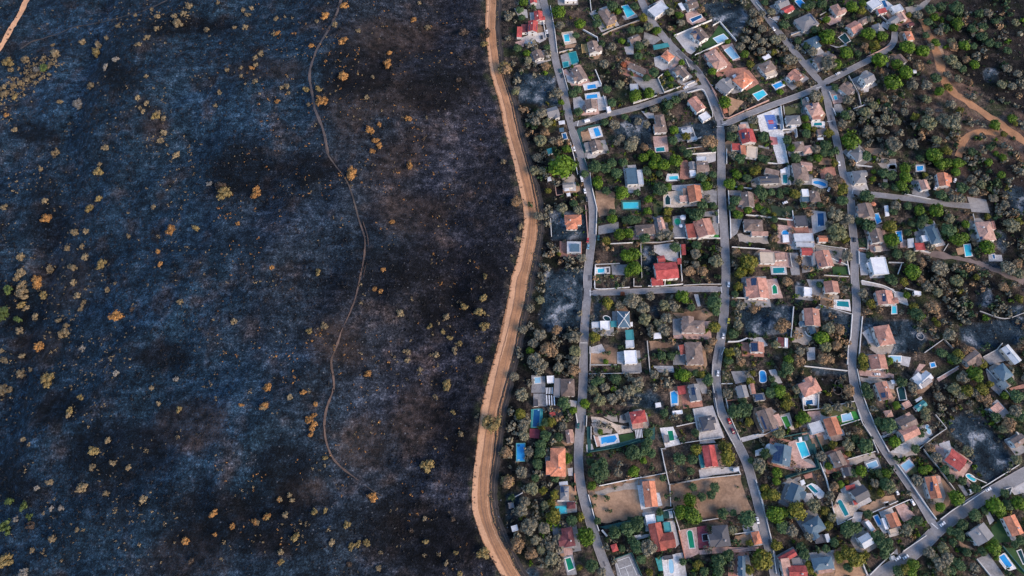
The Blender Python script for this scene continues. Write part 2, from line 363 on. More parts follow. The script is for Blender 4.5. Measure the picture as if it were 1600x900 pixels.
    rbp = ramp(n, [(.35,(.030,.022,.018)),(.65,(.115,.080,.060))]); l.new(n2.outputs[0], rbp.inputs[0]); tcx = mix(n, l, tcx, mix(n, l, rbp.outputs[0], rf.outputs[0], .6, 'MULTIPLY'), scaled(pl_[2], .85))
    tcx = mix(n, l, tcx, mix(n, l, tcx, (.22,.25,.30), 1.0, 'MULTIPLY'), pl_[1])
    dn = noise(n, l, pos, .05, 3); md = n.new('ShaderNodeVectorMath'); md.operation = 'MULTIPLY_ADD'; l.new(dn.outputs['Color'], md.inputs[0]); md.inputs[1].default_value = (26,26,0); l.new(pos, md.inputs[2])
    na_ = noise(n, l, md.outputs[0], .06, 6, .62); ra = ramp(n, [(.38,(.0030,.0080,.0130)),(.48,(.0125,.0260,.0390)),(.55,(.036,.056,.074)),(.65,(.23,.25,.28))]); l.new(na_.outputs[0], ra.inputs[0])
    tcx = mix(n, l, tcx, mix(n, l, ra.outputs[0], rf.outputs[0], .55, 'MULTIPLY'), pl_[0])
    c = mix(n, l, tcx, wc, sp.outputs[0])
    l.new(c, b.inputs['Base Color']); b.inputs['Roughness'].default_value = .95; b.inputs['Specular IOR Level'].default_value = .15
    bp = n.new('ShaderNodeBump'); bp.inputs['Strength'].default_value = .9; bp.inputs['Distance'].default_value = 1.1
    l.new(n3.outputs[0], bp.inputs['Height']); l.new(bp.outputs[0], b.inputs['Normal'])
    return tag(link('ground', me, m), kind='structure')

def densify(pts, step):
    out = [pts[0]]
    for a, b in zip(pts, pts[1:]):
        n = max(1, int((b - a).length / step))
        out += [a + (b - a) * (i / n) for i in range(1, n + 1)]
    return out
def spline(pts, k=6):
    """Catmull-Rom through the given points"""
    if len(pts) < 3: return pts
    e = [pts[0]*2 - pts[1]] + pts + [pts[-1]*2 - pts[-2]]; out = []
    for i in range(1, len(e) - 2):
        p0, p1, p2, p3 = e[i-1:i+3]
        for j in range(k):
            s = j / k; out.append(((p1*2) + (p2-p0)*s + (p0*2-p1*5+p2*4-p3)*s*s + (p1*3-p0-p2*3+p3)*s**3) * .5)
    return out + [pts[-1]]
def sides(pts, w, jag=0):
    L, R = [], []
    for i, p in enumerate(pts):
        d = (pts[min(i+1, len(pts)-1)] - pts[max(i-1, 0)]); d.z = 0; d.normalize(); nn = Vector((-d.y, d.x, 0))
        ww = (w[i] if hasattr(w, '__len__') else w) / 2
        L.append(p + nn*(ww + random.uniform(-jag, jag))); R.append(p - nn*(ww + random.uniform(-jag, jag)))
    return L, R
def strip(name, L, R, m, kind='structure', rel=0, nacross=1):
    V = []; F = []; k = nacross + 1
    for a, b in zip(L, R):
        for j in range(k):
            p = a.lerp(b, j / nacross)
            V.append((p.x, p.y, (float(Z(p.x, p.y)) + rel) if rel else p.z))
    for i in range(len(L)-1):
        for j in range(nacross): o = i*k + j; F.append((o, o+1, o+k+1, o+k))
    me = mesh(name, V, F)
    if me.polygons and sum(p.normal.z for p in me.polygons) < 0: me.flip_normals()
    return tag(link(name, me, m), kind=kind)
def road_mat(name, col, spread=.25, streak=False):
    m, n, l, b = new_mat(name); geo = n.new('ShaderNodeNewGeometry'); pos = geo.outputs['Position']
    a = noise(n, l, pos, .09, 5, .6); f = noise(n, l, pos, .9, 4, .7)
    r = ramp(n, [(.3, tuple(c*(1-spread) for c in col)), (.7, tuple(c*(1+spread) for c in col))]); l.new(a.outputs[0], r.inputs[0])
    r2 = ramp(n, [(.3, (.72,.72,.72)), (.7, (1.2,1.2,1.2))]); l.new(f.outputs[0], r2.inputs[0])
    c = mix(n, l, r.outputs[0], r2.outputs[0], .8, 'MULTIPLY'); l.new(c, b.inputs['Base Color']); b.inputs['Roughness'].default_value = .9
    bp = n.new('ShaderNodeBump'); bp.inputs['Strength'].default_value = .3; bp.inputs['Distance'].default_value = .2; l.new(f.outputs[0], bp.inputs['Height']); l.new(bp.outputs[0], b.inputs['Normal'])
    return m
MASPH = road_mat('asphalt', (.195,.190,.196)); MKERB = surf('concrete_kerb', (.27,.25,.245), .3, .2, .9)
MEARTH = road_mat('tan_earth', (.335,.165,.080), .30); MEARTHL = road_mat('worn_earth', (.53,.29,.160), .15); MRUT = road_mat('dark_rut', (.23,.12,.07), .3)
MPATH = road_mat('ashy_path', (.046,.038,.036), .5); MPAINT = surf('road_paint', (.62,.62,.60), .25, .8)
ROADS = {  # centre line in the photograph, width there
 'west street': ([(843,-40),(848,-5),(855,25),(862,55),(868,95),(880,140),(887,175),(893,200),(903,230),(914,270),(921,300),(926,325),(926,360),(922,395),(918,430),(918,455),(915,490),(912,540),(911,600),(908,650),(904,700),(905,740),(911,775),(922,815),(935,855),(952,900),(975,950)], 14.5),
 'middle street': ([(980,-40),(1000,-3),(1015,28),(1040,62),(1065,88),(1090,112),(1106,142),(1118,170),(1125,192),(1126,215),(1127,260),(1127,300),(1131,360),(1134,420),(1133,455),(1131,490),(1126,530),(1119,575),(1119,600),(1124,635),(1137,665),(1153,695),(1167,725),(1180,770),(1190,810),(1200,850),(1211,900),(1224,950)], 15),
 'east street': ([(1150,-40),(1180,3),(1212,45),(1240,80),(1265,110),(1284,132),(1291,150),(1297,180),(1305,212),(1312,245),(1318,275),(1328,300),(1331,347),(1335,388),(1335,430),(1338,470),(1337,503),(1333,537),(1331,567),(1333,593),(1339,618),(1347,640),(1358,663),(1372,687),(1386,710),(1410,743),(1435,780),(1450,805),(1462,826)], 14),
 'diagonal road': ([(1310,950),(1360,908),(1390,889),(1422,868),(1450,843),(1467,826),(1497,803),(1530,781),(1563,762),(1598,742),(1660,708)], 18.5),
 'upper lane': ([(890,196),(905,193),(922,188),(947,180),(988,170),(1005,165),(1047,151),(1080,141),(1106,133)], 12),
 'court lane': ([(1122,196),(1140,191),(1163,181),(1197,168),(1213,162),(1247,150),(1273,139),(1287,130),(1313,117),(1338,104),(1360,93),(1384,79),(1396,66),(1398,50)], 12.5),
 'cross lane': ([(914,459),(927,458),(963,457),(1030,454),(1080,452),(1135,452)], 11),
 'woodland lane': ([(1322,295),(1338,301),(1372,305),(1405,309),(1447,314),(1480,319),(1513,322),(1532,323)], 11.5),
}
CENT = {}
for k_, (pts, w) in ROADS.items():
    c_ = spline([P(*p) for p in pts], 6); CENT[k_] = (c_, w * .485)
def near_road(x, y, skip=None, extra=0.0):
    for k, (c, w) in CENT.items():
        if k == skip: continue
        for i in range(0, len(c)-1):
            a, b = c[i], c[i+1]; d = b - a; L2 = d.x*d.x + d.y*d.y or 1e-6
            s = max(0, min(1, ((x-a.x)*d.x + (y-a.y)*d.y)/L2))
            if math.hypot(x-a.x-s*d.x, y-a.y-s*d.y) < w/2 + extra: return k
    return None
for i_, (k_, (c_, w_)) in enumerate(CENT.items()):
    L, R = sides(c_, w_)
    stamp([*L, *reversed(R)], 1.0)
    cz = [Vector((p.x, p.y, .33 + .006*i_)) for p in c_]
    L, R = sides(cz, w_ - 1.6); strip('road', L, R, MASPH)
    # kerbs, broken where another road runs in
    d_ = densify([Vector((p.x, p.y, 0)) for p in c_], 2.0)
    for sgn in (1, -1):
        run = []
        def flush():
            if len(run) > 3:
                mb = MB()
                for a, b in zip(run, run[1:]):
                    e = (b - a).normalized(); nn = Vector((-e.y, e.x, 0))
                    mb.add([a, b, b+nn*.5*sgn, a+nn*.5*sgn], [(0,1,2,3)])
                V = [a for a in run]; 
                m2 = MB(); n0 = len(run); A = []; B = []
                for i in range(n0):
                    e = (run[min(i+1,n0-1)] - run[max(i-1,0)]).normalized(); nn = Vector((-e.y, e.x, 0))
                    A.append(run[i]); B.append(run[i]+nn*.5*sgn)
                VV = [(*p[:2],.0) for p in A]+[(*p[:2],.44) for p in A]+[(*p[:2],.44) for p in B]+[(*p[:2],.0) for p in B]
                FF = []
                for i in range(n0-1):
                    for j in range(3): FF.append((j*n0+i, j*n0+i+1, (j+1)*n0+i+1, (j+1)*n0+i))
                me = mesh('kerb', VV, FF)
                if sum(p.normal.z for p in me.polygons) < 0: me.flip_normals()
                tag(link('kerb', me, MKERB), kind='structure')
            run.clear()
        for i, p in enumerate(d_):
            e = (d_[min(i+1,len(d_)-1)] - d_[max(i-1,0)]).normalized(); nn = Vector((-e.y, e.x, 0))
            s_ = p + nn*(w_/2 - .8)*sgn
            if near_road(s_.x, s_.y, k_, .6): flush()
            else: run.append(s_)
        flush()
MPATCH = road_mat('fresh_asphalt', (.085,.085,.095), .2); MPATCH2 = road_mat('worn_asphalt', (.20,.19,.185), .2)
def road_patch(key, i0, i1, f0, f1, m, z):
    c, w = CENT[key]; seg = c[i0:i1]; A, B = sides([Vector((p.x, p.y, z)) for p in seg], w - 1.9)
    strip('road_patch', [a.lerp(b, f0) for a, b in zip(A, B)], [a.lerp(b, f1) for a, b in zip(A, B)], m)
road_patch('middle street', 22, 32, .05, .62, MPATCH, .384); road_patch('west street', 40, 47, .1, .9, MPATCH2, .384); road_patch('east street', 66, 74, .05, .95, MPATCH2, .384)
for k_, n_ in (('west street', 9), ('middle street', 9), ('east street', 8), ('diagonal road', 4), ('court lane', 3), ('upper lane', 3), ('cross lane', 2)):
    for j_ in range(n_):
        i0 = random.randint(2, len(CENT[k_][0]) - 6); f0 = random.uniform(.05, .6); road_patch(k_, i0, i0 + random.randint(2, 4), f0, f0 + random.uniform(.15, .35), random.choice((MPATCH, MPATCH2)), .390 + .006*j_)
pad = [P(*p, .40) for p in ((1511,307),(1541,312),(1547,333),(1518,331))]
tag(link('turning_pad', mesh('turning_pad', pad[::-1], [(0,1,2,3)]), road_mat('pale_concrete', (.26,.24,.225))), kind='structure'); stamp(pad, 1)
# dirt road along the burnt slope: body, pale wheel lanes, ruts, edges
def dirt(pts, wpx, rel=0, name='dirt_road', m=MEARTH, jag=.5, z=.06, step=5, na=6):
    c = spline([(G(*p) if rel else P(*p, z)) for p in pts], 4); c = densify(c, step)
    L, R = sides(c, wpx*.487, jag); stamp([*L, *reversed(R)], 1.0)
    return c, strip(name, L, R, m, rel=rel, nacross=na)
wl_ = [20,20,20,22,24,24,24,25,26,26,26,28,29,30,30,30,30,31,32,30,29,28,28,26,25,25,25]
c1 = spline([P(*p, .06) for p in D1], 8)
c1 = densify(c1, 3.2); wv_ = np.interp(np.linspace(0, 1, len(c1)), np.linspace(0, 1, len(wl_)), wl_) * .46; wv_ = wv_ + 2.6*(fbm(np.arange(len(c1)), 0*np.arange(len(c1)), 9, 3, 3)-.5)
R, L = sides(c1, list(wv_), .22); L_EDGE, R_EDGE = list(L), list(R); stamp([*L, *reversed(R)], 1.0); strip('dirt_road', L, R, MEARTH)
MVERGE = road_mat('dark_verge', (.028,.023,.021), .6)
def lane(f0, f1, z, m, jag, name, keep=1.0):
    A = []; B = []; runs = []
    for i, (a, b) in enumerate(zip(L, R)):
        w0 = .05*math.sin(i*.06+f0*9)+.03*math.sin(i*.21+f0*5); j = random.uniform(-jag, jag)
        pa, pb = a.lerp(b, f0+w0+j), a.lerp(b, f1+w0+j); A.append(Vector((pa.x, pa.y, z))); B.append(Vector((pb.x, pb.y, z)))
    strip(name, A, B, m)
lane(.05, .34, .075, MEARTHL, .006, 'wheel_lane'); lane(.36, .42, .082, MRUT, .006, 'wheel_rut'); pass
lane(.60, .63, .084, MRUT, .008, 'wheel_rut'); lane(.80, .83, .084, MEARTHL, .006, 'wheel_rut'); lane(.90, .99, .083, MVERGE, .02, 'wheel_rut')
ca_ = [Vector((p.x, p.y, .03)) for p in c1]
A_ = [Vector((b.x + (b-a).normalized().x*(4.2+random.uniform(-.5,.5)), b.y + (b-a).normalized().y*4.2, .03)) for a, b in zip(L, R)]
strip('verge', [Vector((b.x, b.y, .03)) for b in R], A_, MVERGE)
strip('wheel_lane', [Vector((*(b.lerp(a, .55))[:2], .045)) for a, b in zip(R, A_)], [Vector((*(b.lerp(a, .45))[:2], .045)) for a, b in zip(R, A_)], road_mat('verge_track', (.085,.062,.052), .4))
PATH1 = [(536,-20),(533,0),(522,30),(503,63),(488,97),(484,117),(487,143),(492,170),(500,190),(508,213),(512,240),(525,260),(540,280),(550,303),(560,340),(570,373),(569,403),(563,433),(555,467),(545,493),(536,512),(530,530),(520,556),(518,570),(522,597),(520,613),(509,645),(508,680),(517,710),(533,730),(560,750),(583,767),(613,783)]
cz_, _ = dirt(PATH1[:11], 4.2, .22, 'footpath', road_mat('pinkish_path', (.085,.064,.058), .3), .35, step=2.5, na=2)
MBARE = road_mat('bare_path', (.072,.047,.038), .5)
def faint(pts, wpx, m, thr, cut=99):
    c = densify(spline([G(*p) for p in pts], 4), 2.0); run = []
    def out():
        if len(run) > 3:
            ws = [wpx*.487*max(.15, min(1, (i+1)/4, (len(run)-i)/4))*random.uniform(.7, 1.2) for i in range(len(run))]
            L, R = sides(run, ws, .12); strip('footpath', L, R, m, rel=.4, nacross=1)
        run.clear()
    for i, p in enumerate(c):
        if vnoise(p.x, p.y, 9, 3) < thr: out()
        else: run.append(p)
    out()
faint(PATH1[9:16], 2.4, MPATH, -1); faint(PATH1[14:21], 2.4, MBARE, .12); faint([(a+5, b) for a, b in PATH1[14:18]], 1.2, MBARE, .35)
faint(PATH1[20:31], 2.7, MBARE, -1); faint(PATH1[29:], 1.8, MPATH, .25)
dirt([(52,-25),(42,0),(30,25),(12,55),(-3,80),(-25,110)], 9.5, .3, 'dirt_road', MEARTHL, .5, step=3, na=3)
dirt([(300,-15),(215,20),(130,40),(60,62),(30,78)], 2.2, .2, 'footpath', MPATH, .3, step=3, na=2)
dirt([(1440,30),(1455,60),(1466,90),(1474,115),(1483,138),(1510,158),(1547,183),(1572,200),(1600,221),(1660,262)], 14, 0, 'dirt_road', MEARTH, 1.0, z=.05)
dirt([(1562,208),(1538,206),(1518,210),(1504,223),(1497,245)], 11, 0, 'dirt_road', MEARTH, .8, z=.062)
dirt([(1440,391),(1455,396),(1497,403),(1530,412),(1550,420),(1600,440)], 9, 0, 'dirt_track', road_mat('ashy_track', (.17,.125,.11), .4), 1.2, z=.05)
dirt([(1250,657),(1255,700),(1268,737),(1280,760),(1285,790)], 4, 0, 'footpath', MPATH, .2, z=.07)

# plots: bare earth, burnt lots, lawns, paving (photograph corners in tile pixels)
def plot_mat(name, a, b_, s1=.08, s2=.8, furrow=0):
    m, n, l, b = new_mat(name); pos = n.new('ShaderNodeNewGeometry').outputs['Position']
    x = noise(n, l, pos, s1, 5, .62); f = noise(n, l, pos, s2, 4, .7)
    r = ramp(n, [(.34, a), (.68, b_)]); l.new(x.outputs[0], r.inputs[0]); r2 = ramp(n, [(.3,(.7,.7,.7)),(.7,(1.25,1.25,1.25))]); l.new(f.outputs[0], r2.inputs[0])
    c = mix(n, l, r.outputs[0], r2.outputs[0], .9, 'MULTIPLY')
    if furrow:
        w = n.new('ShaderNodeTexWave'); w.inputs['Scale'].default_value = furrow; w.inputs['Distortion'].default_value = 2.5; w.inputs['Detail'].default_value = 2; l.new(pos, w.inputs['Vector'])
        r3 = ramp(n, [(0,(.8,.8,.8)),(1,(1.1,1.1,1.1))]); l.new(w.outputs[0], r3.inputs[0]); c = mix(n, l, c, r3.outputs[0], .8, 'MULTIPLY')
    l.new(c, b.inputs['Base Color']); b.inputs['Roughness'].default_value = .92
    bp = n.new('ShaderNodeBump'); bp.inputs['Strength'].default_value = .4; bp.inputs['Distance'].default_value = .3; l.new(f.outputs[0], bp.inputs['Height']); l.new(bp.outputs[0], b.inputs['Normal'])
    return m
PM = {
 'tan': ('dry_plot', plot_mat('dry_earth', (.125,.070,.042), (.42,.265,.165), .055, .6)), 'brown': ('dry_plot', plot_mat('brown_earth', (.030,.022,.019), (.085,.060,.048))),
 'sand': ('gravel_yard', plot_mat('pale_gravel', (.24,.205,.175), (.38,.325,.28))), 'ochre': ('gravel_yard', plot_mat('orange_gravel', (.28,.16,.09), (.44,.27,.165))),
 'lawn': ('lawn', plot_mat('lawn_grass', (.010,.040,.008), (.025,.075,.014))), 'green': ('lawn', plot_mat('bright_turf', (.020,.16,.022), (.034,.22,.036))),
 'dgreen': ('lawn', plot_mat('dark_green_grass', (.010,.026,.012), (.03,.055,.022))), 'olive': ('lawn', plot_mat('thin_grass', (.05,.06,.02), (.10,.105,.035))),  # dgreen is grass of a darker green of its own
 'white': ('patio', plot_mat('white_paving', (.50,.48,.47), (.68,.66,.64), .2)), 'cream': ('patio', plot_mat('cream_paving', (.46,.36,.27), (.60,.49,.39), .2)),
 'pink': ('patio', plot_mat('pink_paving', (.36,.22,.18), (.50,.33,.28), .2)), 'terra': ('patio', plot_mat('terracotta_paving', (.27,.12,.085), (.40,.19,.135), .2)),
 'grey': ('patio', plot_mat('grey_paving', (.17,.165,.165), (.29,.28,.28), .15)), 'pale': ('patio', plot_mat('pale_paving', (.34,.32,.31), (.47,.45,.44), .15)),
 'red': ('patio', plot_mat('red_paving', (.16,.03,.045), (.24,.05,.07), .3)), 'dark': ('patio', plot_mat('dark_paving', (.03,.03,.035), (.07,.068,.07), .3)),
 'teal': ('patio', plot_mat('green_mesh', (.012,.055,.050), (.025,.095,.085), .3)), 'tealp': ('patio', plot_mat('teal_tiles', (.03,.20,.20), (.05,.30,.29), .3)),
}
SOIL = {k: np.zeros((MHT, MWD), bool) for k in ('burnt', 'black', 'brown')}; BURNT = []; SHEETS = []
def level(p, base):
    """height of a thin sheet: each 6 mm above the sheets of its class that it overlaps"""
    x0, x1 = min(a[0] for a in p)-1, max(a[0] for a in p)+1; y0, y1 = min(a[1] for a in p)-1, max(a[1] for a in p)+1
    used = {k for bx, k, bb in SHEETS if bb == base and bx[0] < x1 and bx[1] > x0 and bx[2] < y1 and bx[3] > y0}
    k = 0
    while k in used: k += 1
    SHEETS.append(((x0, x1, y0, y1), k, base)); return base + .006*min(k, 11)
def f(kind, *uv, r=0, block=None):
    """one plot or paved area"""
    p = ccw([tuple(Q(uv[i], uv[i+1], .15)[:2]) for i in range(0, len(uv), 2)])
    if kind in SOIL:
        stamp(p, 0, SOIL[kind])
        if kind != 'brown': BURNT.append(p)
        if kind == 'burnt' or block: stamp(p, -1.5)
        return
    if r: p = chaikin(p, r)
    elif kind in ('tan', 'sand', 'ochre', 'dgreen', 'olive'):      # soil and grass end unevenly
        e = []
        for i in range(len(p)):
            a, b = Vector((*p[i],0)), Vector((*p[(i+1) % len(p)],0)); k = max(1, int((b-a).length/3))
            for j in range(k): c = a.lerp(b, j/k); e.append((c.x+random.uniform(-.9,.9), c.y+random.uniform(-.9,.9)))
        p = e
    nm, m = PM[kind]; z = level(p, .02 if nm == 'dry_plot' else .16 if nm in ('lawn', 'gravel_yard') else .24)
    tag(link(nm, mesh(nm, [(x, y, z) for x, y in p], [tuple(range(len(p)))]), m), kind='structure')
    if block if block is not None else kind not in ('dgreen', 'olive'): stamp(p, .3)
# ------------------------------------------------------------------ builders for the things
MARKS = []                 # (label, x, y) of every building, for naming what stands beside it
USED = {}
def window_mesh(w, h):
    mb = MB(); fr = .09
    mb.box(-w/2-fr, -.06, -h/2-fr, w/2+fr, .05, -h/2, 0); mb.box(-w/2-fr, -.06, h/2, w/2+fr, .05, h/2+fr, 0)
    mb.box(-w/2-fr, -.06, -h/2, -w/2, .05, h/2, 0); mb.box(w/2, -.06, -h/2, w/2+fr, .05, h/2, 0)
    mb.box(-w/2, -.05, -h/2, w/2, .0, h/2, 1); mb.box(-.03, -.055, -h/2, .03, .03, h/2, 0)
    me = mb.mesh('window'); me.materials.append(MWOOD); me.materials.append(MGLASS); return me
WINS = [window_mesh(1.5, 1.3), window_mesh(1.1, 1.2)]
mb_ = MB(); mb_.box(-.55, -.06, 0, .55, .05, 2.15, 0); mb_.box(-.45, -.04, .1, .45, .08, 2.05, 1)
DOORM = mb_.mesh('door'); DOORM.materials.append(MWOOD); DOORM.materials.append(surf('dark_door', (.09,.045,.03), .2, 2))
mb_ = MB(); mb_.box(-.4, -.35, -1.2, .4, .35, 1.0, 0); mb_.box(-.5, -.45, 1.0, .5, .45, 1.15, 0); mb_.box(-.22, -.18, 1.15, .22, .18, 1.4, 1)
CHIM = mb_.mesh('chimney'); CHIM.materials.append(MW); CHIM.materials.append(roof_mat('T'))
LASTW = []
def rect3(u1, v1, u2, v2, u3, v3, z):
    A, B, C = Q(u1, v1, z), Q(u2, v2, z), Q(u3, v3, z)
    ax = (B - A); L = ax.length; ax.normalize(); d = (C - B); pr = ax.cross(Vector((0,0,1)))
    W = abs(d.dot(pr)); c = (A + C) / 2
    return c, ax, L, W
def roof_geo(kind, L, W, h, over, pitch):
    """local: ridge along x; returns roof mesh builder, height function, ridge z"""
    a, b = L/2 + over, W/2 + over; mb = MB(); tk = .22
    if kind == 'f':
        hb = h + .5
        mb.prism([(-a,-b),(a,-b),(a,b),(-a,b)], h, h+.25)
        mb.ring([(-a,-b),(a,-b),(a,b),(-a,b)], [(-a+.35,-b+.35),(a-.35,-b+.35),(a-.35,b-.35),(-a+.35,b-.35)], h+.25, hb)
        return mb, (lambda x, y: h+.27), hb
    if kind == 's':                                   # single slope falling to -y
        rz = h + 2*b*pitch; V = []
        for z_ in (0, tk): V += [(-a,-b,h+z_),(a,-b,h+z_),(a,b,rz+z_),(-a,b,rz+z_)]
        mb.add(V, [(0,3,2,1),(4,5,6,7),(0,1,5,4),(1,2,6,5),(2,3,7,6),(3,0,4,7)])
        return mb, (lambda x, y: h+tk+(y+b)*pitch), rz
    e = h - over*pitch; rz = e + b*pitch
    ins = 0 if kind == 'g' else min(a*.98, b)
    lo = [(-a,-b,e),(a,-b,e),(a,b,e),(-a,b,e)]; ri = [(-a+ins,0,rz),(a-ins,0,rz)]
    V = [(x,y,z) for x,y,z in lo] + ri + [(x,y,z+tk) for x,y,z in lo] + [(x,y,z+tk) for x,y,z in ri]
    F = [(0,4,5,1),(2,5,4,3),(6,7,11,10),(8,9,10,11),(0,1,7,6),(1,2,8,7),(2,3,9,8),(3,0,6,9)]
    if kind == 'g': F += [(0,6,10,4),(3,4,10,9),(1,5,11,7),(2,8,11,5)]
    else: F += [(7,8,11),(9,6,10),(1,5,2),(0,3,4)]
    F = [tuple(x) for x in F]
    mb.add(V, F)
    def hz(x, y):
        z = rz - abs(y)*pitch
        if ins: z = min(z, rz - max(0, abs(x)-(a-ins))*(rz-e)/ins)
        return z + tk
    return mb, hz, rz
def wing(root, o, spec, wcol, main):
    u1,v1,u2,v2,u3,v3,kind,col = spec[:8]; h = spec[8] if len(spec) > 8 else 3.6
    c, ax, L, W = rect3(u1,v1,u2,v2,u3,v3,h); rz = math.atan2(ax.y, ax.x)
    base = kind[0]; k2 = kind[1:]
    swap = (k2 == 'y') or (k2 != 'x' and base in 'gh' and W > L)
    if swap: L, W = W, L; rz += math.pi/2
    rz = (rz + math.pi) % (2*math.pi) - math.pi
    over = .45 if base in 'gh' else .12; L = max(2.0, L-2*over); W = max(1.6, W-2*over)
    pitch = {'g': .40, 'h': .40, 's': .14, 'f': 0}[base] * min(1.0, 7.0/max(1, W/2+2.5))
    wt = len(spec) > 9 and spec[9] == 'open'
    loc = Vector((c.x-o.x, c.y-o.y, 0)); cr, sr = math.cos(rz), math.sin(rz)
    stamp([(c.x+cr*x-sr*y, c.y+sr*x+cr*y) for x, y in ((-L/2,-W/2),(L/2,-W/2),(L/2,W/2),(-L/2,W/2))], 1.6)
    mb, hz, rzz = roof_geo(base, L, W, h, over, pitch)
    ro = mb.obj('roof', roof_mat(col), root, loc, rz)
    if base in 'gh' and main:
        rl = L/2 + over - (0 if base == 'g' else min(L/2+over, W/2+over))
        if rl > .8:
            r2 = MB(); r2.box(-rl, -.14, rzz+.2, rl, .14, rzz+.36); r2.obj('ridge_cap', roof_mat(col), ro)
    if wt:
        for x in (-1, 1):
            for y in (-1, 1):
                m2 = MB(); m2.box(x*(L/2-.3)-.12, y*(W/2-.3)-.12, 0, x*(L/2-.3)+.12, y*(W/2-.3)+.12, h); m2.obj('post', WALLS[wcol], root, loc, rz)
    else:
        m2 = MB(); a, b = L/2, W/2
        V = [(-a,-b,-.2),(a,-b,-.2),(a,b,-.2),(-a,b,-.2)]
        tz = (lambda x, y: h - .02) if base in 'hf' else (lambda x, y: hz(x, y) - .26)
        V += [(-a,-b,tz(-a,-b)),(a,-b,tz(a,-b)),(a,b,tz(a,b)),(-a,b,tz(-a,b))]
        F = [(0,1,5,4),(2,3,7,6)]
        if base == 'g': V += [(-a,0,tz(-a,0)),(a,0,tz(a,0))]; F += [(1,2,6,9,5),(3,0,4,8,7)]
        else: F += [(1,2,6,5),(3,0,4,7)]
        m2.add(V, F); m2.obj('wall', WALLS[wcol], root, loc, rz)
        door = not main
        for (nx, ny, ln, d) in ((0,-1,L,b),(0,1,L,b),(1,0,W,a),(-1,0,W,a)):
            if L < 3.4 or (not main and ln < 5): continue
            n = max(1, int((ln-1) / (3.4 if ln < 12 else 4.2))); r0 = math.atan2(nx, -ny)
            for row in range(2 if h > 5 else 1):
                for i in range(n):
                    s_ = (i + .5) / n * ln - ln/2
                    x, y = (s_*(-ny) + nx*d, s_*nx + ny*d)
                    if not door and row == 0 and i == n//2 and math.sin(rz)*nx + math.cos(rz)*ny < -.3:
                        link('door', DOORM, (), root, loc + Vector((cr*x-sr*y, sr*x+cr*y, 0)), rz+r0); door = True; continue
                    link('window', WINS[(i+row+len(MARKS)) % 2], (), root, loc + Vector((cr*x-sr*y, sr*x+cr*y, 1.6+2.7*row)), rz+r0)
    if main and base in 'gh' and L > 8 and random.random() < .75:
        x, y = random.choice((-1,1))*L*random.uniform(.1,.28), random.choice((-1,1))*W*.16
        link('chimney', CHIM, (), ro, (x, y, hz(x, y)), 0)
    LASTW.append((c, rz, L/2+over, W/2+over, hz, ro))
    return c
HR = random.Random(77)
YM = ['pale','pale','grey','grey','sand','tan','pink','tan','terra']
def yard(c, ax, L, W):
    """paved or trodden ground round a house"""
    if HR.random() < .18: return
    py = Vector((-ax.y, ax.x, 0)); e = [HR.choice((1.0, 2.0, 3.5, 5.5)) for _ in range(4)]
    p = ccw([tuple((c + ax*x + py*y)[:2]) for x, y in ((-L/2-e[0], -W/2-e[1]), (L/2+e[2], -W/2-e[1]), (L/2+e[2], W/2+e[3]), (-L/2-e[0], W/2+e[3]))])
    k = HR.choice(YM); nm, m = PM[k]; z = level(p, .09)
    if nm in ('dry_plot', 'gravel_yard'): p = chaikin(p, 1)
    tag(link(nm, mesh(nm, [(x, y, z) for x, y in p], [tuple(range(len(p)))]), m), kind='structure')
def side_wing(root, sp, w):
    """the lower cross wing or porch that most of these houses have"""
    c, rz, a, b, hz, ro = LASTW[0]; hh = sp[8] if len(sp) > 8 else 3.6
    if a < 5 or b < 3.4 or HR.random() < .2: return
    sgn = HR.choice((-1, 1)); wl2 = a*HR.uniform(.42, .6); x0 = HR.choice((-1, 1))*(a-wl2)*HR.uniform(.5, .98); out = HR.uniform(1.4, 2.8); L2 = b + out; over = .35
    mb, hz2, rzz = roof_geo('g', L2, wl2*2-2*over, hh-.1, over, .36)
    cr, sr = math.cos(rz), math.sin(rz); yc = sgn*(b+out - L2/2); loc = ro.location + Vector((cr*x0 - sr*yc, sr*x0 + cr*yc, 0)); r2 = rz + math.pi/2
    if rzz < hz(0, 0) - .1: mb.obj('roof', roof_mat(sp[7]), root, loc, r2)
    else: return
    m2 = MB(); A, B = L2/2, wl2-over
    m2.box(-A, -B, -.2, A, B, hh-.15); m2.add([(sgn*A, -B, hh-.15), (sgn*A, B, hh-.15), (sgn*A, 0, hz2(A, 0)-.27)], [(0,1,2)] if sgn > 0 else [(0,2,1)]); m2.obj('wall', WALLS[w], root, loc, r2)
    stamp([(c.x+cr*x-sr*y, c.y+sr*x+cr*y) for x, y in ((x0-wl2, yc-L2/2), (x0+wl2, yc-L2/2), (x0+wl2, yc+L2/2), (x0-wl2, yc+L2/2))], 1)
    link('window', WINS[0], (), root, loc + Vector((math.cos(r2)*sgn*A, math.sin(r2)*sgn*A, 1.6)), r2 + (math.pi/2 if sgn > 0 else -math.pi/2))
def h(label, *wings, w='w', cat='house', name=None):
    """a building: label, wings (three roof corners in tile pixels, roof kind, roof colour, eaves height)"""
    LASTW.clear(); sp = wings[0]; hh = sp[8] if len(sp) > 8 else 3.6
    c, ax_, L_, W_ = rect3(*sp[:6], hh); o = Vector((c.x, c.y, 0)); c_ = Vector((c.x, c.y, 0)); yard(c_, ax_, L_, W_) if cat == 'house' else None
    root = empty(name or cat.replace(' ', '_'), o); tag(root, label, cat, 'houses of the estate' if cat == 'house' else None)
    for i, s_ in enumerate(wings): wing(root, o, s_, w, i == 0)
    if len(wings) == 1 and cat == 'house' and sp[6][0] in 'gh': side_wing(root, sp, w)
    pp = proj(c.x, c.y, hh); MARKS.append((label, c.x, c.y, *pp)); return root
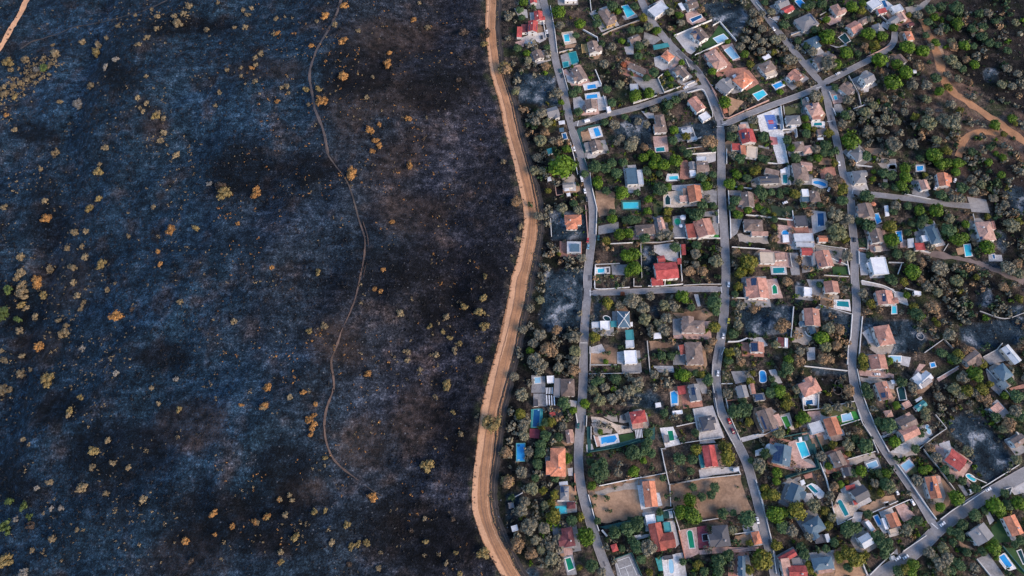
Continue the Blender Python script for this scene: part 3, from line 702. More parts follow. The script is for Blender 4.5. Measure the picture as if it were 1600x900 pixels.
def sol(*quads):
    """solar panels lying on the last building's roof, four corners each"""
    for qd in quads:
        pts = []
        best = None
        for i in range(0, 8, 2):
            z = 4.5
            for _ in range(5):
                p = Q(qd[i], qd[i+1], z)
                bz = []
                for (c, rz, a, b, hz, ro) in LASTW:
                    dx, dy = p.x-c.x, p.y-c.y; x = dx*math.cos(rz)+dy*math.sin(rz); y = -dx*math.sin(rz)+dy*math.cos(rz)
                    ex = max(abs(x)-a, abs(y)-b, 0); bz.append((ex, -hz(max(-a,min(a,x)), max(-b,min(b,y))), ro))
                e = min(bz, key=lambda k: (k[0], k[1])); z = -e[1]
            best = best or e[2]; pts.append(Vector((p.x, p.y, z+.18)))
        ro = best; M = (Matrix.Translation(ro.parent.location) @ Matrix.Translation(ro.location) @ Matrix.Rotation(ro.rotation_euler.z, 4, 'Z')).inverted()
        pl = [M @ p for p in pts]; n = (pl[1]-pl[0]).cross(pl[2]-pl[0])
        if n.z < 0: pl = pl[::-1]
        # even the quad out to one plane
        nn = ((pl[1]-pl[0]).cross(pl[3]-pl[0])).normalized(); pl[2] = pl[2] - nn*(pl[2]-pl[0]).dot(nn)
        V = [tuple(p) for p in pl] + [tuple(p + Vector((0,0,-.1))) for p in pl]
        link('solar_panel', mesh('solar_panel', V, [(0,1,2,3),(7,6,5,4),(0,4,5,1),(1,5,6,2),(2,6,7,3),(3,7,4,0)]), MSOLAR, ro)
def cross_caps():
    c, rz, a, b, hz, ro = LASTW[0]
    top = hz(0,0)+.05
    for x in (-1,1):
        for y in (-1,1):
            mb = MB(); mb.tube((x*a, y*b, hz(a,b)), (x*.1, y*.1, top), .28, .28, 6); mb.obj('ridge_cap', MW, ro)
def unique(core, alts, maxw=16):
    """a label no other thing carries: the bare one, else with the first detail that sets it apart"""
    for a in [''] + list(alts):
        s_ = (core + ' ' + a).strip() if a else core
        if s_ not in USED and len(s_.split()) <= maxw: USED[s_] = 1; return s_
    USED[core] = USED.get(core, 0) + 1
    return core
def where(x, y, side=True, k=0, z=0.0):
    """stands beside which building, and on which side of it"""
    m = sorted(MARKS, key=lambda a: (a[1]-x)**2 + (a[2]-y)**2)[k]
    dx, dy = x-m[1], y-m[2]
    s_ = ('right of' if dx > 0 else 'left of') if abs(dx) > abs(dy) else ('above' if dy > 0 else 'below')
    return f'{s_ if side else "beside"} the {m[0]}'
LATE = []
def later(o, kindtext, x, y, cat, group=None):
    """label once all the buildings are known"""
    tag(o, None, cat, group); LATE.append((o, kindtext, x, y))
def name_all():
    for o, kt, x, y in sorted(LATE, key=lambda a: (-a[2], a[3])):
        tries = [(kt, k) for k in range(5)] + [(kt.split(' on the ')[0].split(' parked in')[0], k) for k in range(5)] + [(kt, k) for k in range(5, 14)]
        for base, k in tries:
            s_ = f'{base} {where(x, y, True, k)}'
            if s_ not in USED and len(s_.split()) <= 16: break
        USED[s_] = USED.get(s_, 0) + 1; o['label'] = s_
# ------- pools
def water_mat(name, col, dark):
    m, n, l, b = new_mat(name); pos = n.new('ShaderNodeNewGeometry').outputs['Position']
    a = noise(n, l, pos, .18, 2); r = ramp(n, [(.3, dark), (.7, col)]); l.new(a.outputs[0], r.inputs[0]); l.new(r.outputs[0], b.inputs['Base Color'])
    b.inputs['Roughness'].default_value = .06; b.inputs['IOR'].default_value = 1.33
    f_ = noise(n, l, pos, 1.6, 3); bp = n.new('ShaderNodeBump'); bp.inputs['Strength'].default_value = .12; bp.inputs['Distance'].default_value = .1; l.new(f_.outputs[0], bp.inputs['Height']); l.new(bp.outputs[0], b.inputs['Normal'])
    return m
WATER = dict(blue=water_mat('blue_pool_water', (.035,.30,.62), (.022,.22,.52)), deep=water_mat('deep_blue_pool_water', (.016,.10,.24), (.010,.065,.17)),
  turq=water_mat('turquoise_pool_water', (.06,.52,.62), (.04,.40,.52)), teal=water_mat('teal_pool_water', (.015,.21,.24), (.010,.15,.18)),
  green=water_mat('green_pool_water', (.010,.22,.12), (.008,.16,.08)), pale=water_mat('pale_blue_pool_water', (.30,.50,.62), (.22,.42,.56)),
  dark=water_mat('dark_pool_water', (.010,.045,.050), (.006,.025,.03)), black=water_mat('stale_pool_water', (.012,.008,.010), (.006,.005,.006)),
  grass=PM['green'][1])
MRIM = surf('pale_coping', (.66,.64,.61), .12, .4, .8, .05); MRIMT = surf('teal_coping', (.10,.34,.33), .15, .4); MRIMP = surf('pink_coping', (.46,.27,.22), .15, .4)
WNAME = dict(blue='blue', deep='dark blue', turq='turquoise', teal='teal', green='green', pale='pale blue', dark='dark teal', black='black stale', grass='turf filled')
def pool(col, *uv, shape='rect', rim=.55, rmat=None, steps=True):
    pts = ccw([tuple(Q(uv[i], uv[i+1])[:2]) for i in range(0, len(uv), 2)])
    word = 'rectangular'
    if shape == 'round': pts = chaikin(pts, 2); word = 'rounded'
    if shape == 'arch':                               # a half round end on the first side given
        A, B, C, D = (Vector(Q(uv[i], uv[i+1])) for i in range(0, 8, 2)); mid = (A+B)/2; r = (B-A)/2; out = ((A+B)-(C+D)).normalized()
        ar = [mid - r*math.cos(math.pi*i/8) + out*r.length*math.sin(math.pi*i/8) for i in range(9)]
        pts = ccw([tuple(p[:2]) for p in ar] + [tuple(C[:2]), tuple(D[:2])]); word = 'round ended'
    cx = sum(p[0] for p in pts)/len(pts); cy = sum(p[1] for p in pts)/len(pts); loc = pts_ = [(p[0]-cx, p[1]-cy) for p in pts]
    root = empty('swimming_pool', (cx, cy, 0)); n = len(loc)
    out = offset(loc, rim); stamp([(x+cx, y+cy) for x, y in out], .8)
    mb = MB(); mb.ring(out, loc, .0, .36); mb.obj('coping', rmat or MRIM, root)
    link('water', mesh('water', [(x, y, .27) for x, y in offset(loc, .02)], [tuple(range(n))]), WATER[col], root)
    if steps and col in ('blue', 'turq', 'teal', 'deep', 'pale'):
        i = max(range(n), key=lambda k: -(Vector(loc[(k+1) % n])-Vector(loc[k])).length if n == 4 else 0); a, b = Vector(loc[i]), Vector(loc[(i+1) % n]); cI = Vector((0,0))
        e = (b-a)*.28; s0 = a+(b-a)*.1; inn = ((a+b)/2*-1); inn.normalize()
        q_ = [s0, s0+e, s0+e+inn*1.0, s0+inn*1.0]
        link('steps', mesh('steps', [(p.x, p.y, .285) for p in q_], [(0,1,2,3)]), WATER['pale'], root)
    later(root, f'{WNAME[col]} {word} pool', cx, cy, 'swimming pool', 'garden swimming pools')
    return root
# ------- walls, hedges, canopies, vehicles
WM = dict(white=MW, grey=surf('block_wall', (.26,.25,.25), .2, .5), pink=surf('pink_wall', (.46,.29,.24), .15, .5), tan=surf('sandy_wall', (.36,.29,.23), .2, .5), brown=surf('dark_wall', (.10,.075,.06), .3, .5),
          teal=surf('green_mesh_fence', (.02,.085,.075), .2, .5), terra=surf('orange_wall', (.45,.20,.13), .15, .5))
MCOP = surf('coping_stone', (.50,.48,.45), .2, .6)
def bandmesh(name, c, w, z0, z1):
    n = len(c); A, B = [], []
    for i in range(n):
        d1 = (c[min(i+1,n-1)]-c[max(i-1,0)]); d1.z = 0; d1.normalize(); nn = Vector((-d1.y, d1.x, 0))
        A.append(c[i]+nn*w/2); B.append(c[i]-nn*w/2)
    V = [(p.x,p.y,z0) for p in A]+[(p.x,p.y,z1) for p in A]+[(p.x,p.y,z1) for p in B]+[(p.x,p.y,z0) for p in B]; F = []
    for i in range(n-1):
        for j in range(3): F.append((j*n+i+1, j*n+i, (j+1)*n+i, (j+1)*n+i+1))
    F += [(0, n, 2*n, 3*n), (4*n-1, 3*n-1, 2*n-1, n-1)]
    me = mesh(name, V, F)
    if sum(p.normal.z for p in me.polygons) < 0: me.flip_normals()
    return me
def wl(col, *uv, ht=1.7, w=.5, curve=False):
    """a garden wall along a line"""
    c = [Q(uv[i], uv[i+1]) for i in range(0, len(uv), 2)]
    if curve: c = spline(c, 5)
    c = densify(c, 4) if len(c) == 2 else c
    o = c[len(c)//2].copy(); cl = [p-o for p in c]; root = empty('garden_wall', o)
    for a, b in zip(c, c[1:]):
        d = (b-a).normalized(); nn = Vector((-d.y, d.x, 0))*.5; stamp([a+nn, b+nn, b-nn, a-nn])
    nm = 'fence' if col == 'teal' else 'garden_wall'; root.name = nm
    link('wall_body', bandmesh('wall_body', cl, w*.8, -.1, ht), WM[col], root)
    link('coping', bandmesh('coping', cl, w, ht, ht+.12), WM[col] if col in ('white','teal','pink','terra') else MCOP, root)
    cw = dict(white='white', grey='grey', pink='pink', tan='sandy', brown='dark brown', teal='green mesh', terra='orange')[col]
    later(root, f'{"long" if sum((b-a).length for a,b in zip(c,c[1:])) > 45 else "low"} {cw} {"fence" if col=="teal" else "garden wall"}', o.x, o.y, 'fence' if col == 'teal' else 'wall', 'garden walls')
def canopy(label, col, *uv, hh=2.4, cat='canopy', name='canopy', slats=0):
    """four posts carrying a flat or slatted top"""
    c = [Q(uv[i], uv[i+1], hh) for i in range(0, len(uv), 2)]; o = sum(c, Vector())/len(c); o.z = 0; p = ccw([(a.x-o.x, a.y-o.y) for a in c])
    root = empty(name, o); stamp([(x+o.x, y+o.y) for x, y in p], .8); m = roof_mat(col) if col in RNAME else WALLS.get(col, MW)
    for x, y in p:
        mb = MB(); mb.box(x*.9-.08, y*.9-.08, 0, x*.9+.08, y*.9+.08, hh); mb.obj('post', MW if col in 'WLC' else MWOOD, root)
    if slats:
        A, B, C, D = (Vector((*a, hh)) for a in p)
        for i in range(slats):
            s_ = (i+.3)/slats; e_ = (i+.75)/slats
            mb = MB(); mb.prism([A.lerp(B,s_), A.lerp(B,e_), D.lerp(C,e_), D.lerp(C,s_)], hh, hh+.15); mb.obj('slat', m, root)
    else:
        mb = MB(); mb.prism(p, hh, hh+.14); mb.prism(offset(p, -.5), hh+.14, hh+.24); mb.obj('canopy_top', m, root)
    tag(root, label, cat)
def parasol(label, col, u, v, r=1.7, sides_=8):
    c = Q(u, v, 2.4); root = empty('parasol', (c.x, c.y, 0)); m = roof_mat(col)
    mb = MB(); mb.tube((0,0,0), (0,0,2.9), .05, .04, 6); mb.obj('pole', MSTEEL, root)
    mb = MB(); V = [(r*math.cos(2*math.pi*(i+.5)/sides_), r*math.sin(2*math.pi*(i+.5)/sides_), 2.35) for i in range(sides_)] + [(0,0,2.95),(0,0,2.8)]
    mb.add(V, [(i,(i+1)%sides_,sides_) for i in range(sides_)] + [((i+1)%sides_,i,sides_+1) for i in range(sides_)]); mb.obj('canopy_top', m, root); tag(root, label, 'parasol')
CARM = {}
def car_meshes():
    W = 1.78
    prof = [(-2.15,.35),(-2.2,.75),(-2.05,.95),(-.95,1.0),(-.35,1.0),(1.2,1.0),(1.95,.92),(2.15,.7),(2.12,.35)]
    mb = MB(); n = len(prof)
    V = [(x, -W/2, z) for x, z in prof] + [(x, W/2, z) for x, z in prof]
    mb.add(V, [tuple(range(n)), tuple(reversed(range(n, 2*n)))] + [(i, n+i, n+i+1, i+1) for i in range(n-1)] + [(n-1, 2*n-1, n, 0)])
    body = mb.mesh('car_body')
    def slab(x0b, x1b, x0t, x1t, z0, z1, wb, wt, nm):
        m2 = MB(); V = [(x0b,-wb,z0),(x1b,-wb,z0),(x1b,wb,z0),(x0b,wb,z0),(x0t,-wt,z1),(x1t,-wt,z1),(x1t,wt,z1),(x0t,wt,z1)]
        m2.add(V, [(0,3,2,1),(4,5,6,7),(0,1,5,4),(1,2,6,5),(2,3,7,6),(3,0,4,7)]); return m2.mesh(nm)
    glass = slab(-1.55, 1.0, -1.2, .35, .99, 1.40, .80, .66, 'car_windows')
    roof = slab(-1.2, .35, -1.12, .28, 1.40, 1.48, .67, .62, 'car_roof')
    wm = MB()
    V = []; k = 12
    for y in (-.11, .11): V += [(.33*math.cos(2*math.pi*i/k), y, .33*math.sin(2*math.pi*i/k)) for i in range(k)]
    wm.add(V, [(i,(i+1)%k,k+(i+1)%k,k+i) for i in range(k)] + [tuple(reversed(range(k))), tuple(range(k,2*k))]); wheel = wm.mesh('wheel')
    lm = MB(); lm.box(-.05,-.2,-.08,.05,.2,.08); lamp = lm.mesh('headlight')
    vb = MB(); vb.add([(-2.5,-.95,.35),(2.3,-.95,.35),(2.4,-.95,1.0),(1.6,-.95,1.3),(1.2,-.95,2.05),(-2.5,-.95,2.1),(-2.5,.95,.35),(2.3,.95,.35),(2.4,.95,1.0),(1.6,.95,1.3),(1.2,.95,2.05),(-2.5,.95,2.1)],
           [(0,1,2,3,4,5),(11,10,9,8,7,6)]+[(i,6+i,6+(i+1)%6,(i+1)%6) for i in range(6)]); van = vb.mesh('van_body')
    return body, glass, roof, wheel, lamp, van
CBODY, CGLASS, CROOF, CWHEEL, CLAMP, CVAN = car_meshes()
def paint(name, c):
    m, n, l, b = new_mat(name); b.inputs['Base Color'].default_value = (*c, 1); b.inputs['Roughness'].default_value = .28; b.inputs['Coat Weight'].default_value = .5; return m
CPAINT = dict(white=paint('white_paint', (.75,.75,.76)), dark=paint('dark_paint', (.018,.020,.026)), black=paint('black_paint', (.008,.008,.009)), red=paint('red_paint', (.38,.03,.03)),
              maroon=paint('maroon_paint', (.16,.02,.03)), blue=paint('light_blue_paint', (.16,.32,.42)), teal=paint('green_paint', (.02,.09,.08)), yellow=paint('yellow_paint', (.65,.50,.04)))
MTYRE = surf('tyre_rubber', (.02,.02,.02), .2, 2)
def car(col, u, v, ang=None, van=False):
    p = Q(u, v, .8); x, y = p.x, p.y; z = .36; st = None
    best = 9
    for k, (c, w) in CENT.items():
        for a, b in zip(c, c[1:]):
            m = (a+b)/2; d = math.hypot(m.x-x, m.y-y) - w/2
            if d < best: best = d; dr = math.atan2(b.y-a.y, b.x-a.x); st = k
    if ang is None: ang = math.degrees(dr) if st else 90
    onroad = st is not None and best < 1.5
    root = empty('van' if van else 'car', (x, y, z), R_(ang))
    if van:
        link('body', CVAN, CPAINT[col], root); mb = MB(); mb.add([(1.61,-.8,1.34),(1.61,.8,1.34),(1.25,.8,1.98),(1.25,-.8,1.98)], [(0,1,2,3)]); mb.obj('windscreen', MGLASS, root)
    else:
        for nm, me, mt in (('body', CBODY, CPAINT[col]), ('windows', CGLASS, MGLASS), ('roof', CROOF, CPAINT[col])):
            o = bpy.data.objects.new(nm, me); COL.objects.link(o); o.parent = root
            if not me.materials: me.materials.append(mt)
            o.material_slots[0].link = 'OBJECT'; o.material_slots[0].material = mt
    for sx in (-1.3, 1.35):
        for sy in (-.85, .85): link('wheel', CWHEEL, MTYRE, root, (sx, sy, .33))
    for sy in (-.6, .6): link('headlight', CLAMP, MRIM, root, (2.36 if van else 2.14, sy, .72))
    stamp([(x-2.5,y-2.5),(x+2.5,y-2.5),(x+2.5,y+2.5),(x-2.5,y+2.5)])
    cn = dict(dark='dark grey', blue='light blue', teal='dark green').get(col, col)
    later(root, f'{cn} {"van" if van else "car"} ' + (f'on the {st}' if onroad else 'parked in the yard'), x, y, 'van' if van else 'car', 'parked vehicles')
# ------- trees: crowns of many small leaf faces over lobes, gaps between
def crown(seed, lobes, nleaf, leaf, spread=.55, lobe_r=(.34,.5), flat=.75, core=True, ragged=.12):
    g = np.random.default_rng(seed); cs = []
    for i in range(lobes):
        for _ in range(30):
            p = g.normal(size=3); p /= np.linalg.norm(p); p *= spread * g.random()**.4; p[2] = abs(p[2])*flat*.9 - .12
            if all(np.linalg.norm(p-c[0]) > .26 for c in cs): break
        cs.append((p, g.uniform(*lobe_r)))
    V = []; F = []
    if core:
        ico = [(0,0,1),(0,0,-1)] + [(math.cos(2*math.pi*i/6+j*.5)*.85, math.sin(2*math.pi*i/6+j*.5)*.85, .5-j) for j in range(2) for i in range(6)]
        fi = [(0,2+i,2+(i+1)%6) for i in range(6)] + [(1,8+(i+1)%6,8+i) for i in range(6)] + [(2+i,8+i,2+(i+1)%6) for i in range(6)] + [(2+(i+1)%6,8+i,8+(i+1)%6) for i in range(6)]
        for p, r in cs:
            o = len(V); V += [tuple(p + np.array(v)*r*.86*np.array((1,1,flat))) for v in ico]; F += [tuple(a+o for a in t_) for t_ in fi]
    per = nleaf // lobes
    for p, r in cs:
        for _ in range(per):
            d = g.normal(size=3); d /= np.linalg.norm(d)
            if d[2] < -.45: d[2] *= -1
            c = p + d*r*np.array((1,1,flat))*(1 + g.normal()*ragged)
            nrm = d + g.normal(size=3)*.30; nrm /= np.linalg.norm(nrm); u = np.cross(nrm, g.normal(size=3)); u /= np.linalg.norm(u); w = np.cross(nrm, u)
            s_ = leaf*g.uniform(.6,1.35); o = len(V)
            V += [tuple(c+u*s_), tuple(c+w*s_*.8), tuple(c-u*s_), tuple(c-w*s_*.8)]; F.append((o,o+1,o+2,o+3))
    V = np.array(V); V[:, :2] /= max(1.0, np.percentile(np.hypot(V[:,0], V[:,1]), 98))
    me = mesh('crown', V, F); return me
def trunk(seed, mt):
    g = random.Random(seed); mb = MB(); mb.tube((0,0,-.1), (.02,.01,.75), .085, .055, 7)
    for i in range(4):
        a = i*1.6 + g.random(); mb.tube((.015,.01,.62), (math.cos(a)*.42, math.sin(a)*.42, 1.05+g.random()*.2), .045, .015, 5)
    me = mb.mesh('trunk'); me.materials.append(mt); return me
LEAF = dict(g=leafmat('pine_green', (.014,.040,.003), (.105,.175,.008)), d=leafmat('dark_olive_green', (.016,.040,.016), (.072,.118,.044)), y=leafmat('yellow_green', (.034,.044,.006), (.17,.15,.016)),
            o=leafmat('scorched_olive', (.062,.058,.042), (.245,.22,.155), .2, (.11,.115,.045)), b=leafmat('scorched_brown', (.085,.056,.032), (.31,.195,.105)), r=leafmat('rust_red', (.17,.045,.02), (.38,.11,.045)))
PAR = dict(g=(9,640,.115,.5,(.38,.52)), d=(9,560,.11,.55,(.34,.46)), y=(9,600,.115,.55,(.34,.48)), o=(14,720,.10,.64,(.25,.36)), b=(12,680,.10,.6,(.27,.38)), r=(7,420,.1,.5,(.36,.5)))
CROWNS = {}
for i_, (k_, (lo, nl, lf, spd, lr)) in enumerate(PAR.items()):
    CROWNS[k_] = []
    for s_ in range(5):
        me = crown(100*i_+s_, lo + s_ % 3, nl, lf, spd, lr, .8 if k_ in 'gy' else .72); me.materials.append(LEAF[k_]); CROWNS[k_].append(me)
TRUNKS = [trunk(i, MBARK) for i in range(3)] + [trunk(i+9, MCHARBARK) for i in range(3)]
TNAME = dict(g='bright green pine', d='dark green tree', y='yellow green tree', o='scorched grey olive tree', b='scorched brown tree', r='rust red tree')
TREES = []
def tr(s_):
    """trees: u,v,r,kind in tile pixels"""
    for it in s_.split():
        a = it.split(','); u, v, r = (float(x) for x in a[:3]); px, py = q(u, v)
        if -40 < px < 1640 and -40 < py < 940: TREES.append((px, py, r/SCL, a[3]))
SHRUBS = []
def sh(s_):
    for it in s_.split():
        a = it.split(','); px, py = q(float(a[0]), float(a[1])); SHRUBS.append((px, py, float(a[2])/SCL, a[3] if len(a) > 3 else 't'))
# ------------------------------------------------------------------ what stands where, tile by tile (tile corner, then tile pixels)
t(780,0)
f('burnt', 150,670, 330,690, 520,700, 545,890, 600,1000, 480,990, 190,960)
f('black', 890,650, 1000,600, 1140,660, 1190,800, 1000,830); f('brown', 640,100, 850,90, 850,280, 720,300, 640,230)
f('grey', 575,520, 640,490, 745,600, 600,640); f('cream', 580,305, 690,290, 725,400, 615,425); f('ochre', 612,425, 720,405, 700,445, 625,455)
f('pale', 215,350, 300,320, 420,300, 440,370, 330,430, 200,400); f('pink', 150,395, 240,370, 230,440, 160,430); f('pale', 620,690, 700,740, 720,800, 640,770)
f('white', 780,790, 940,755, 962,808, 800,850); f('grey', 1150,150, 1290,130, 1300,160, 1180,190); f('brown', 970,330, 1150,240, 1320,190, 1320,230, 1160,270)
f('pale', 140,80, 260,90, 270,170, 180,160); f('pale', 1170,440, 1260,430, 1260,510, 1190,510)
h('small pink red roofed house at the kerb', (325,110,405,105,412,190,'g','R',3))
h('red roofed house with dark solar panels and white gable', (270,195,360,200,362,300,'gy','R',5.6), (208,240,272,235,278,302,'s','M',3), (165,260,212,262,217,350,'s','R',3)); sol((284,238,354,236,352,282,280,282))
h('pink roofed white cottage at the top edge', (290,-30,355,-35,350,25,'g','R',4), w='w')
h('brown roofed cottage beside the blue burnt lot', (298,490,388,465,428,540,'g','B',3.4))
h('brown roofed white house with ochre pergola', (820,400,918,385,948,485,'gy','B',5))
canopy('ochre slatted pergola against the brown roofed white house', 'o', 765,415,825,410,838,490,775,500, slats=5, cat='pergola', name='pergola')
pool('turq', 605,328, 650,322, 662,388, 615,392)
pool('teal', 650,500, 715,487, 742,580, 682,605, rmat=MRIMT, steps=False); pool('teal', 598,588, 645,580, 650,622, 605,632, rmat=MRIMT, steps=False); pool('blue', 265,398, 305,392, 315,432, 275,440)
h('brown gabled house above the twin blue pools', (665,662,757,628,843,730,'gy','B',4))
pool('blue', 820,802, 900,790, 912,826, 828,838)
h('large brown hipped house with yellowed lower corner', (905,115,990,83,1113,205,'h','B',4.2), w='o')
pool('turq', 1148,62, 1200,48, 1272,132, 1200,168)
h('white hipped house cut by the top edge', (600,-40,720,-45,738,5,'h','W',4))
h('grey brown house with bright white corner walls', (1200,358,1240,412,1335,372,'g','B',4))
wl('tan', 965,335, 1060,290, 1155,255, 1325,195); wl('white', 850,0, 862,110); wl('white', 900,660, 958,800, ht=1.4); wl('tan', 560,500, 690,470); wl('white', 785,285, 920,360, 925,400)
wl('white', 478,60, 520,290, 545,500, ht=1.2); wl('white', 590,650, 645,850, ht=1.3); wl('white', 405,170, 440,360, ht=1.3)
for a in ((572,665,'teal'),(592,715,'dark'),(458,335,'dark'),(447,300,'white'),(400,352,'dark')): car(a[2], a[0], a[1])
tr('555,110,70,g 755,225,60,g 225,25,45,g 320,75,30,d 85,165,40,o 190,95,45,d 215,165,40,d 920,220,50,d 905,160,40,d 1110,105,35,g 1060,50,60,d 1145,385,35,g 960,410,40,d 430,620,50,b 60,650,60,b 255,500,40,g 270,560,40,o 170,450,50,d 530,860,45,o 160,840,40,o 1170,605,38,r 1060,440,45,o 985,600,45,o 1130,790,45,o 1240,280,50,d 720,330,40,d 570,240,45,o 450,440,40,d 460,500,35,o 730,840,50,d 1010,840,50,d 1270,60,45,d')

t(980,0)
f('burnt', 700,20, 760,30, 870,20, 1080,30, 1150,160, 1060,280, 1010,390, 960,300, 860,200, 800,190, 720,60); f('black', 1050,230, 1300,230, 1320,540, 1180,560, 1060,400)
f('pale', 445,342, 620,270, 700,430, 600,510, 560,490, 490,400); f('lawn', 690,440, 800,330, 860,235, 960,330, 920,390, 760,460, 690,480); f('pale', 195,60, 330,-10, 375,75, 250,130)
f('pink', 545,130, 640,90, 745,190, 610,235, 560,200); f('pink', 880,430, 985,405, 1062,560, 990,575); f('terra', 900,690, 1010,640, 1120,630, 1240,780, 1120,850, 1000,780, 930,720)
f('lawn', 1120,850, 1212,780, 1290,850, 1190,905); f('dgreen', 290,745, 400,700, 490,815, 345,868); f('grey', 20,710, 180,740, 280,740, 340,880, 200,890); f('grey', 160,300, 330,360, 250,420, 150,400)
f('pale', 250,540, 310,520, 370,600, 430,620, 330,660, 260,620); f('pale', 500,790, 640,745, 660,790, 540,850); f('black', 330,130, 450,120, 500,220, 380,250); f('brown', 150,310, 340,350, 300,400, 210,420)
f('grey', 400,350, 470,480, 440,600, 380,640)
h('flat grey white house beside the upper middle street', (200,90,325,5,378,85,'f','L',4))
h('brown house with pink top near the top edge', (540,20,632,-8,678,58,'g','B',4), (545,-40,625,-60,640,-15,'g','R',4))
canopy('white terrace roof over a dark teal yard', 'W', 475,35, 510,25, 548,90, 515,100)
pool('deep', 588,180, 690,140, 702,165, 610,212)
h('tan roofed house with blue solar slope in walled court', (600,300,690,255,772,350,'gy','B',4.5)); sol((604,303,640,285,690,358,660,376))
pool('pale', 808,362, 900,322, 942,362, 850,405)
h('long pale terracotta house below the walled court', (695,515,798,468,975,595,'h','P',4)); pool('pale', 912,472, 970,440, 1050,540, 992,560)
h('salmon hipped house on pink terrace', (1000,735,1108,652,1172,765,'h','O',5)); h('grey gabled white house next to the salmon one', (835,790,915,722,1002,825,'g','G',4))
canopy('white square canopy between the grey and salmon houses', 'W', 982,710, 1012,695, 1030,725, 1000,740)
canopy('teal shade cloth over a yard by the street', 'E', 240,425, 378,400, 400,438, 250,470)
h('small salmon pyramid roofed house', (315,525,372,472,445,530,'h','O',4.5)); h('grey brown gabled house by the walled green garden', (440,648,502,613,597,697,'gy','B',4.5))
h('long brown house with white eaves and a pale drive', (0,632,30,585,185,650,'g','B',4)); h('flat pale grey garden shed', (25,790,100,787,105,848,'f','L',2.6), cat='shed')
wl('white', 438,342, 790,196); wl('white', 800,246, 865,212, 1020,392); wl('white', 632,525, 790,455, 935,388); wl('white', 332,702, 285,740, 345,872, 500,820); wl('pink', 735,740, 835,900); wl('tan', 545,560, 590,660, ht=1.2); wl('white', 560,800, 650,762, ht=1.2)
wl('white', 560,875, 690,845, 740,900, ht=1.3, curve=True)
car('white', 548,822, 30); car('white', 238,75, 40); car('dark', 235,55, 40)
tr('490,140,40,g 400,110,45,o 275,285,45,g 150,170,50,y 200,250,45,o 110,280,45,d 510,585,35,g 375,690,30,g 410,740,28,g 405,805,28,g 800,670,45,g 110,430,55,d 170,400,40,o 110,530,50,d 250,680,55,d 180,730,45,d 620,690,35,d 1060,440,45,o 1100,510,45,g 1160,600,45,y 1185,220,50,o 1110,300,35,o 1265,270,40,o 1110,370,45,o 1215,345,40,o 1190,410,35,o 1260,390,40,o 1260,475,40,o 1300,420,30,o 1100,30,35,o 1180,120,45,o 1230,200,30,o 1260,130,40,o 90,870,45,g 210,860,50,g 940,390,30,g 380,270,30,b 670,470,35,d 500,210,40,o 690,90,40,b 60,60,40,d 850,740,30,d 640,590,30,d')

t(1180,0)
f('dgreen', 250,120, 450,80, 480,115, 300,170); f('white', 1040,30, 1190,-30, 1300,60, 1170,135); f('pale', 160,160, 230,150, 220,190, 170,190); f('pink', 600,170, 820,120, 800,200, 700,240)
f('grey', 330,310, 540,250, 500,320, 350,345); f('pale', 690,420, 790,440, 850,400, 860,430, 760,450); f('white', 150,790, 240,755, 285,805, 190,850); f('pale', 970,740, 1080,770, 1060,860, 1000,870)
f('grey', 640,820, 770,790, 800,900, 680,900); f('brown', 430,650, 560,700, 420,800, 330,760); f('sand', 1150,540, 1260,590, 1240,640); f('black', 0,380, 260,330, 320,470, 280,600, 100,520)
h('white house with grey and red slopes at the top', (190,15,285,-25,322,45,'g','G',4.5), (250,80,335,32,362,92,'g','R',3.6))
pool('blue', 372,12, 420,-8, 478,48, 430,76)
h('pink roofed house with dark vents among pines', (700,60,775,33,838,125,'h','P',4)); h('wide grey and brown house with white panel', (350,195,500,125,615,220,'h','G',4)); sol((490,150,520,135,572,215,545,228))
h('round shouldered grey and pink house by tall hedge', (855,238,945,188,1008,275,'g','T',4.5), (960,190,1040,150,1080,190,'h','B',3.4))
h('white modern villa with red terrace and deep pool', (1040,28,1130,-25,1190,40,'f','L',4), (1140,95,1215,75,1240,112,'s','R',3.2), w='w'); pool('deep', 1180,12, 1212,2, 1240,62, 1212,76)
h('slate grey pyramid roofed house below the grey one', (450,390,545,345,630,430,'h','S',4)); h('blue grey hipped house half hidden by pines', (1090,240,1160,215,1218,290,'h','G',4))
pool('dark', 782,352, 840,312, 890,385, 842,410, steps=False)
h('low tan house beneath the round pine', (540,575,720,500,775,570,'g','B',3.6)); pool('blue', 545,575, 598,562, 605,600, 560,612)
h('pink gabled house with arched garden tree', (310,690,382,640,460,725,'g','T',4.4)); pool('blue', 160,800, 235,770, 265,800, 192,836)
h('tall white house with grey gabled roof and white steps', (965,722,1060,678,1145,745,'g','G',6.5)); h('tan grey house with white roof terrace', (790,815,850,762,925,855,'g','B',4.5)); canopy('bright white roof terrace canopy', 'W', 775,830,830,800,850,860,800,885)
h('tan brown house above the cyan corner pool', (20,612,135,562,205,640,'h','B',4.5), (80,655,180,625,200,700,'f','C',3)); canopy('white flat carport above the tan brown house', 'W', 62,535,125,503,152,538,90,566)
wl('tan', 330,340, 460,290, 545,250); wl('pink', 1040,540, 1160,485, 1270,425, ht=1.3); wl('white', 395,430, 470,505, ht=1.2); wl('grey', 870,720, 960,880, 985,990); wl('grey', 600,150, 660,120, ht=1.2); wl('tan', 1170,150, 1270,240, ht=1.4); wl('white', 5,30, 130,170, 205,215, ht=1.1)
for a in ((330,382,'dark'),(775,690,'white'),(840,652,'dark'),(118,152,'dark'),(170,272,'white')): car(a[2], a[0], a[1])
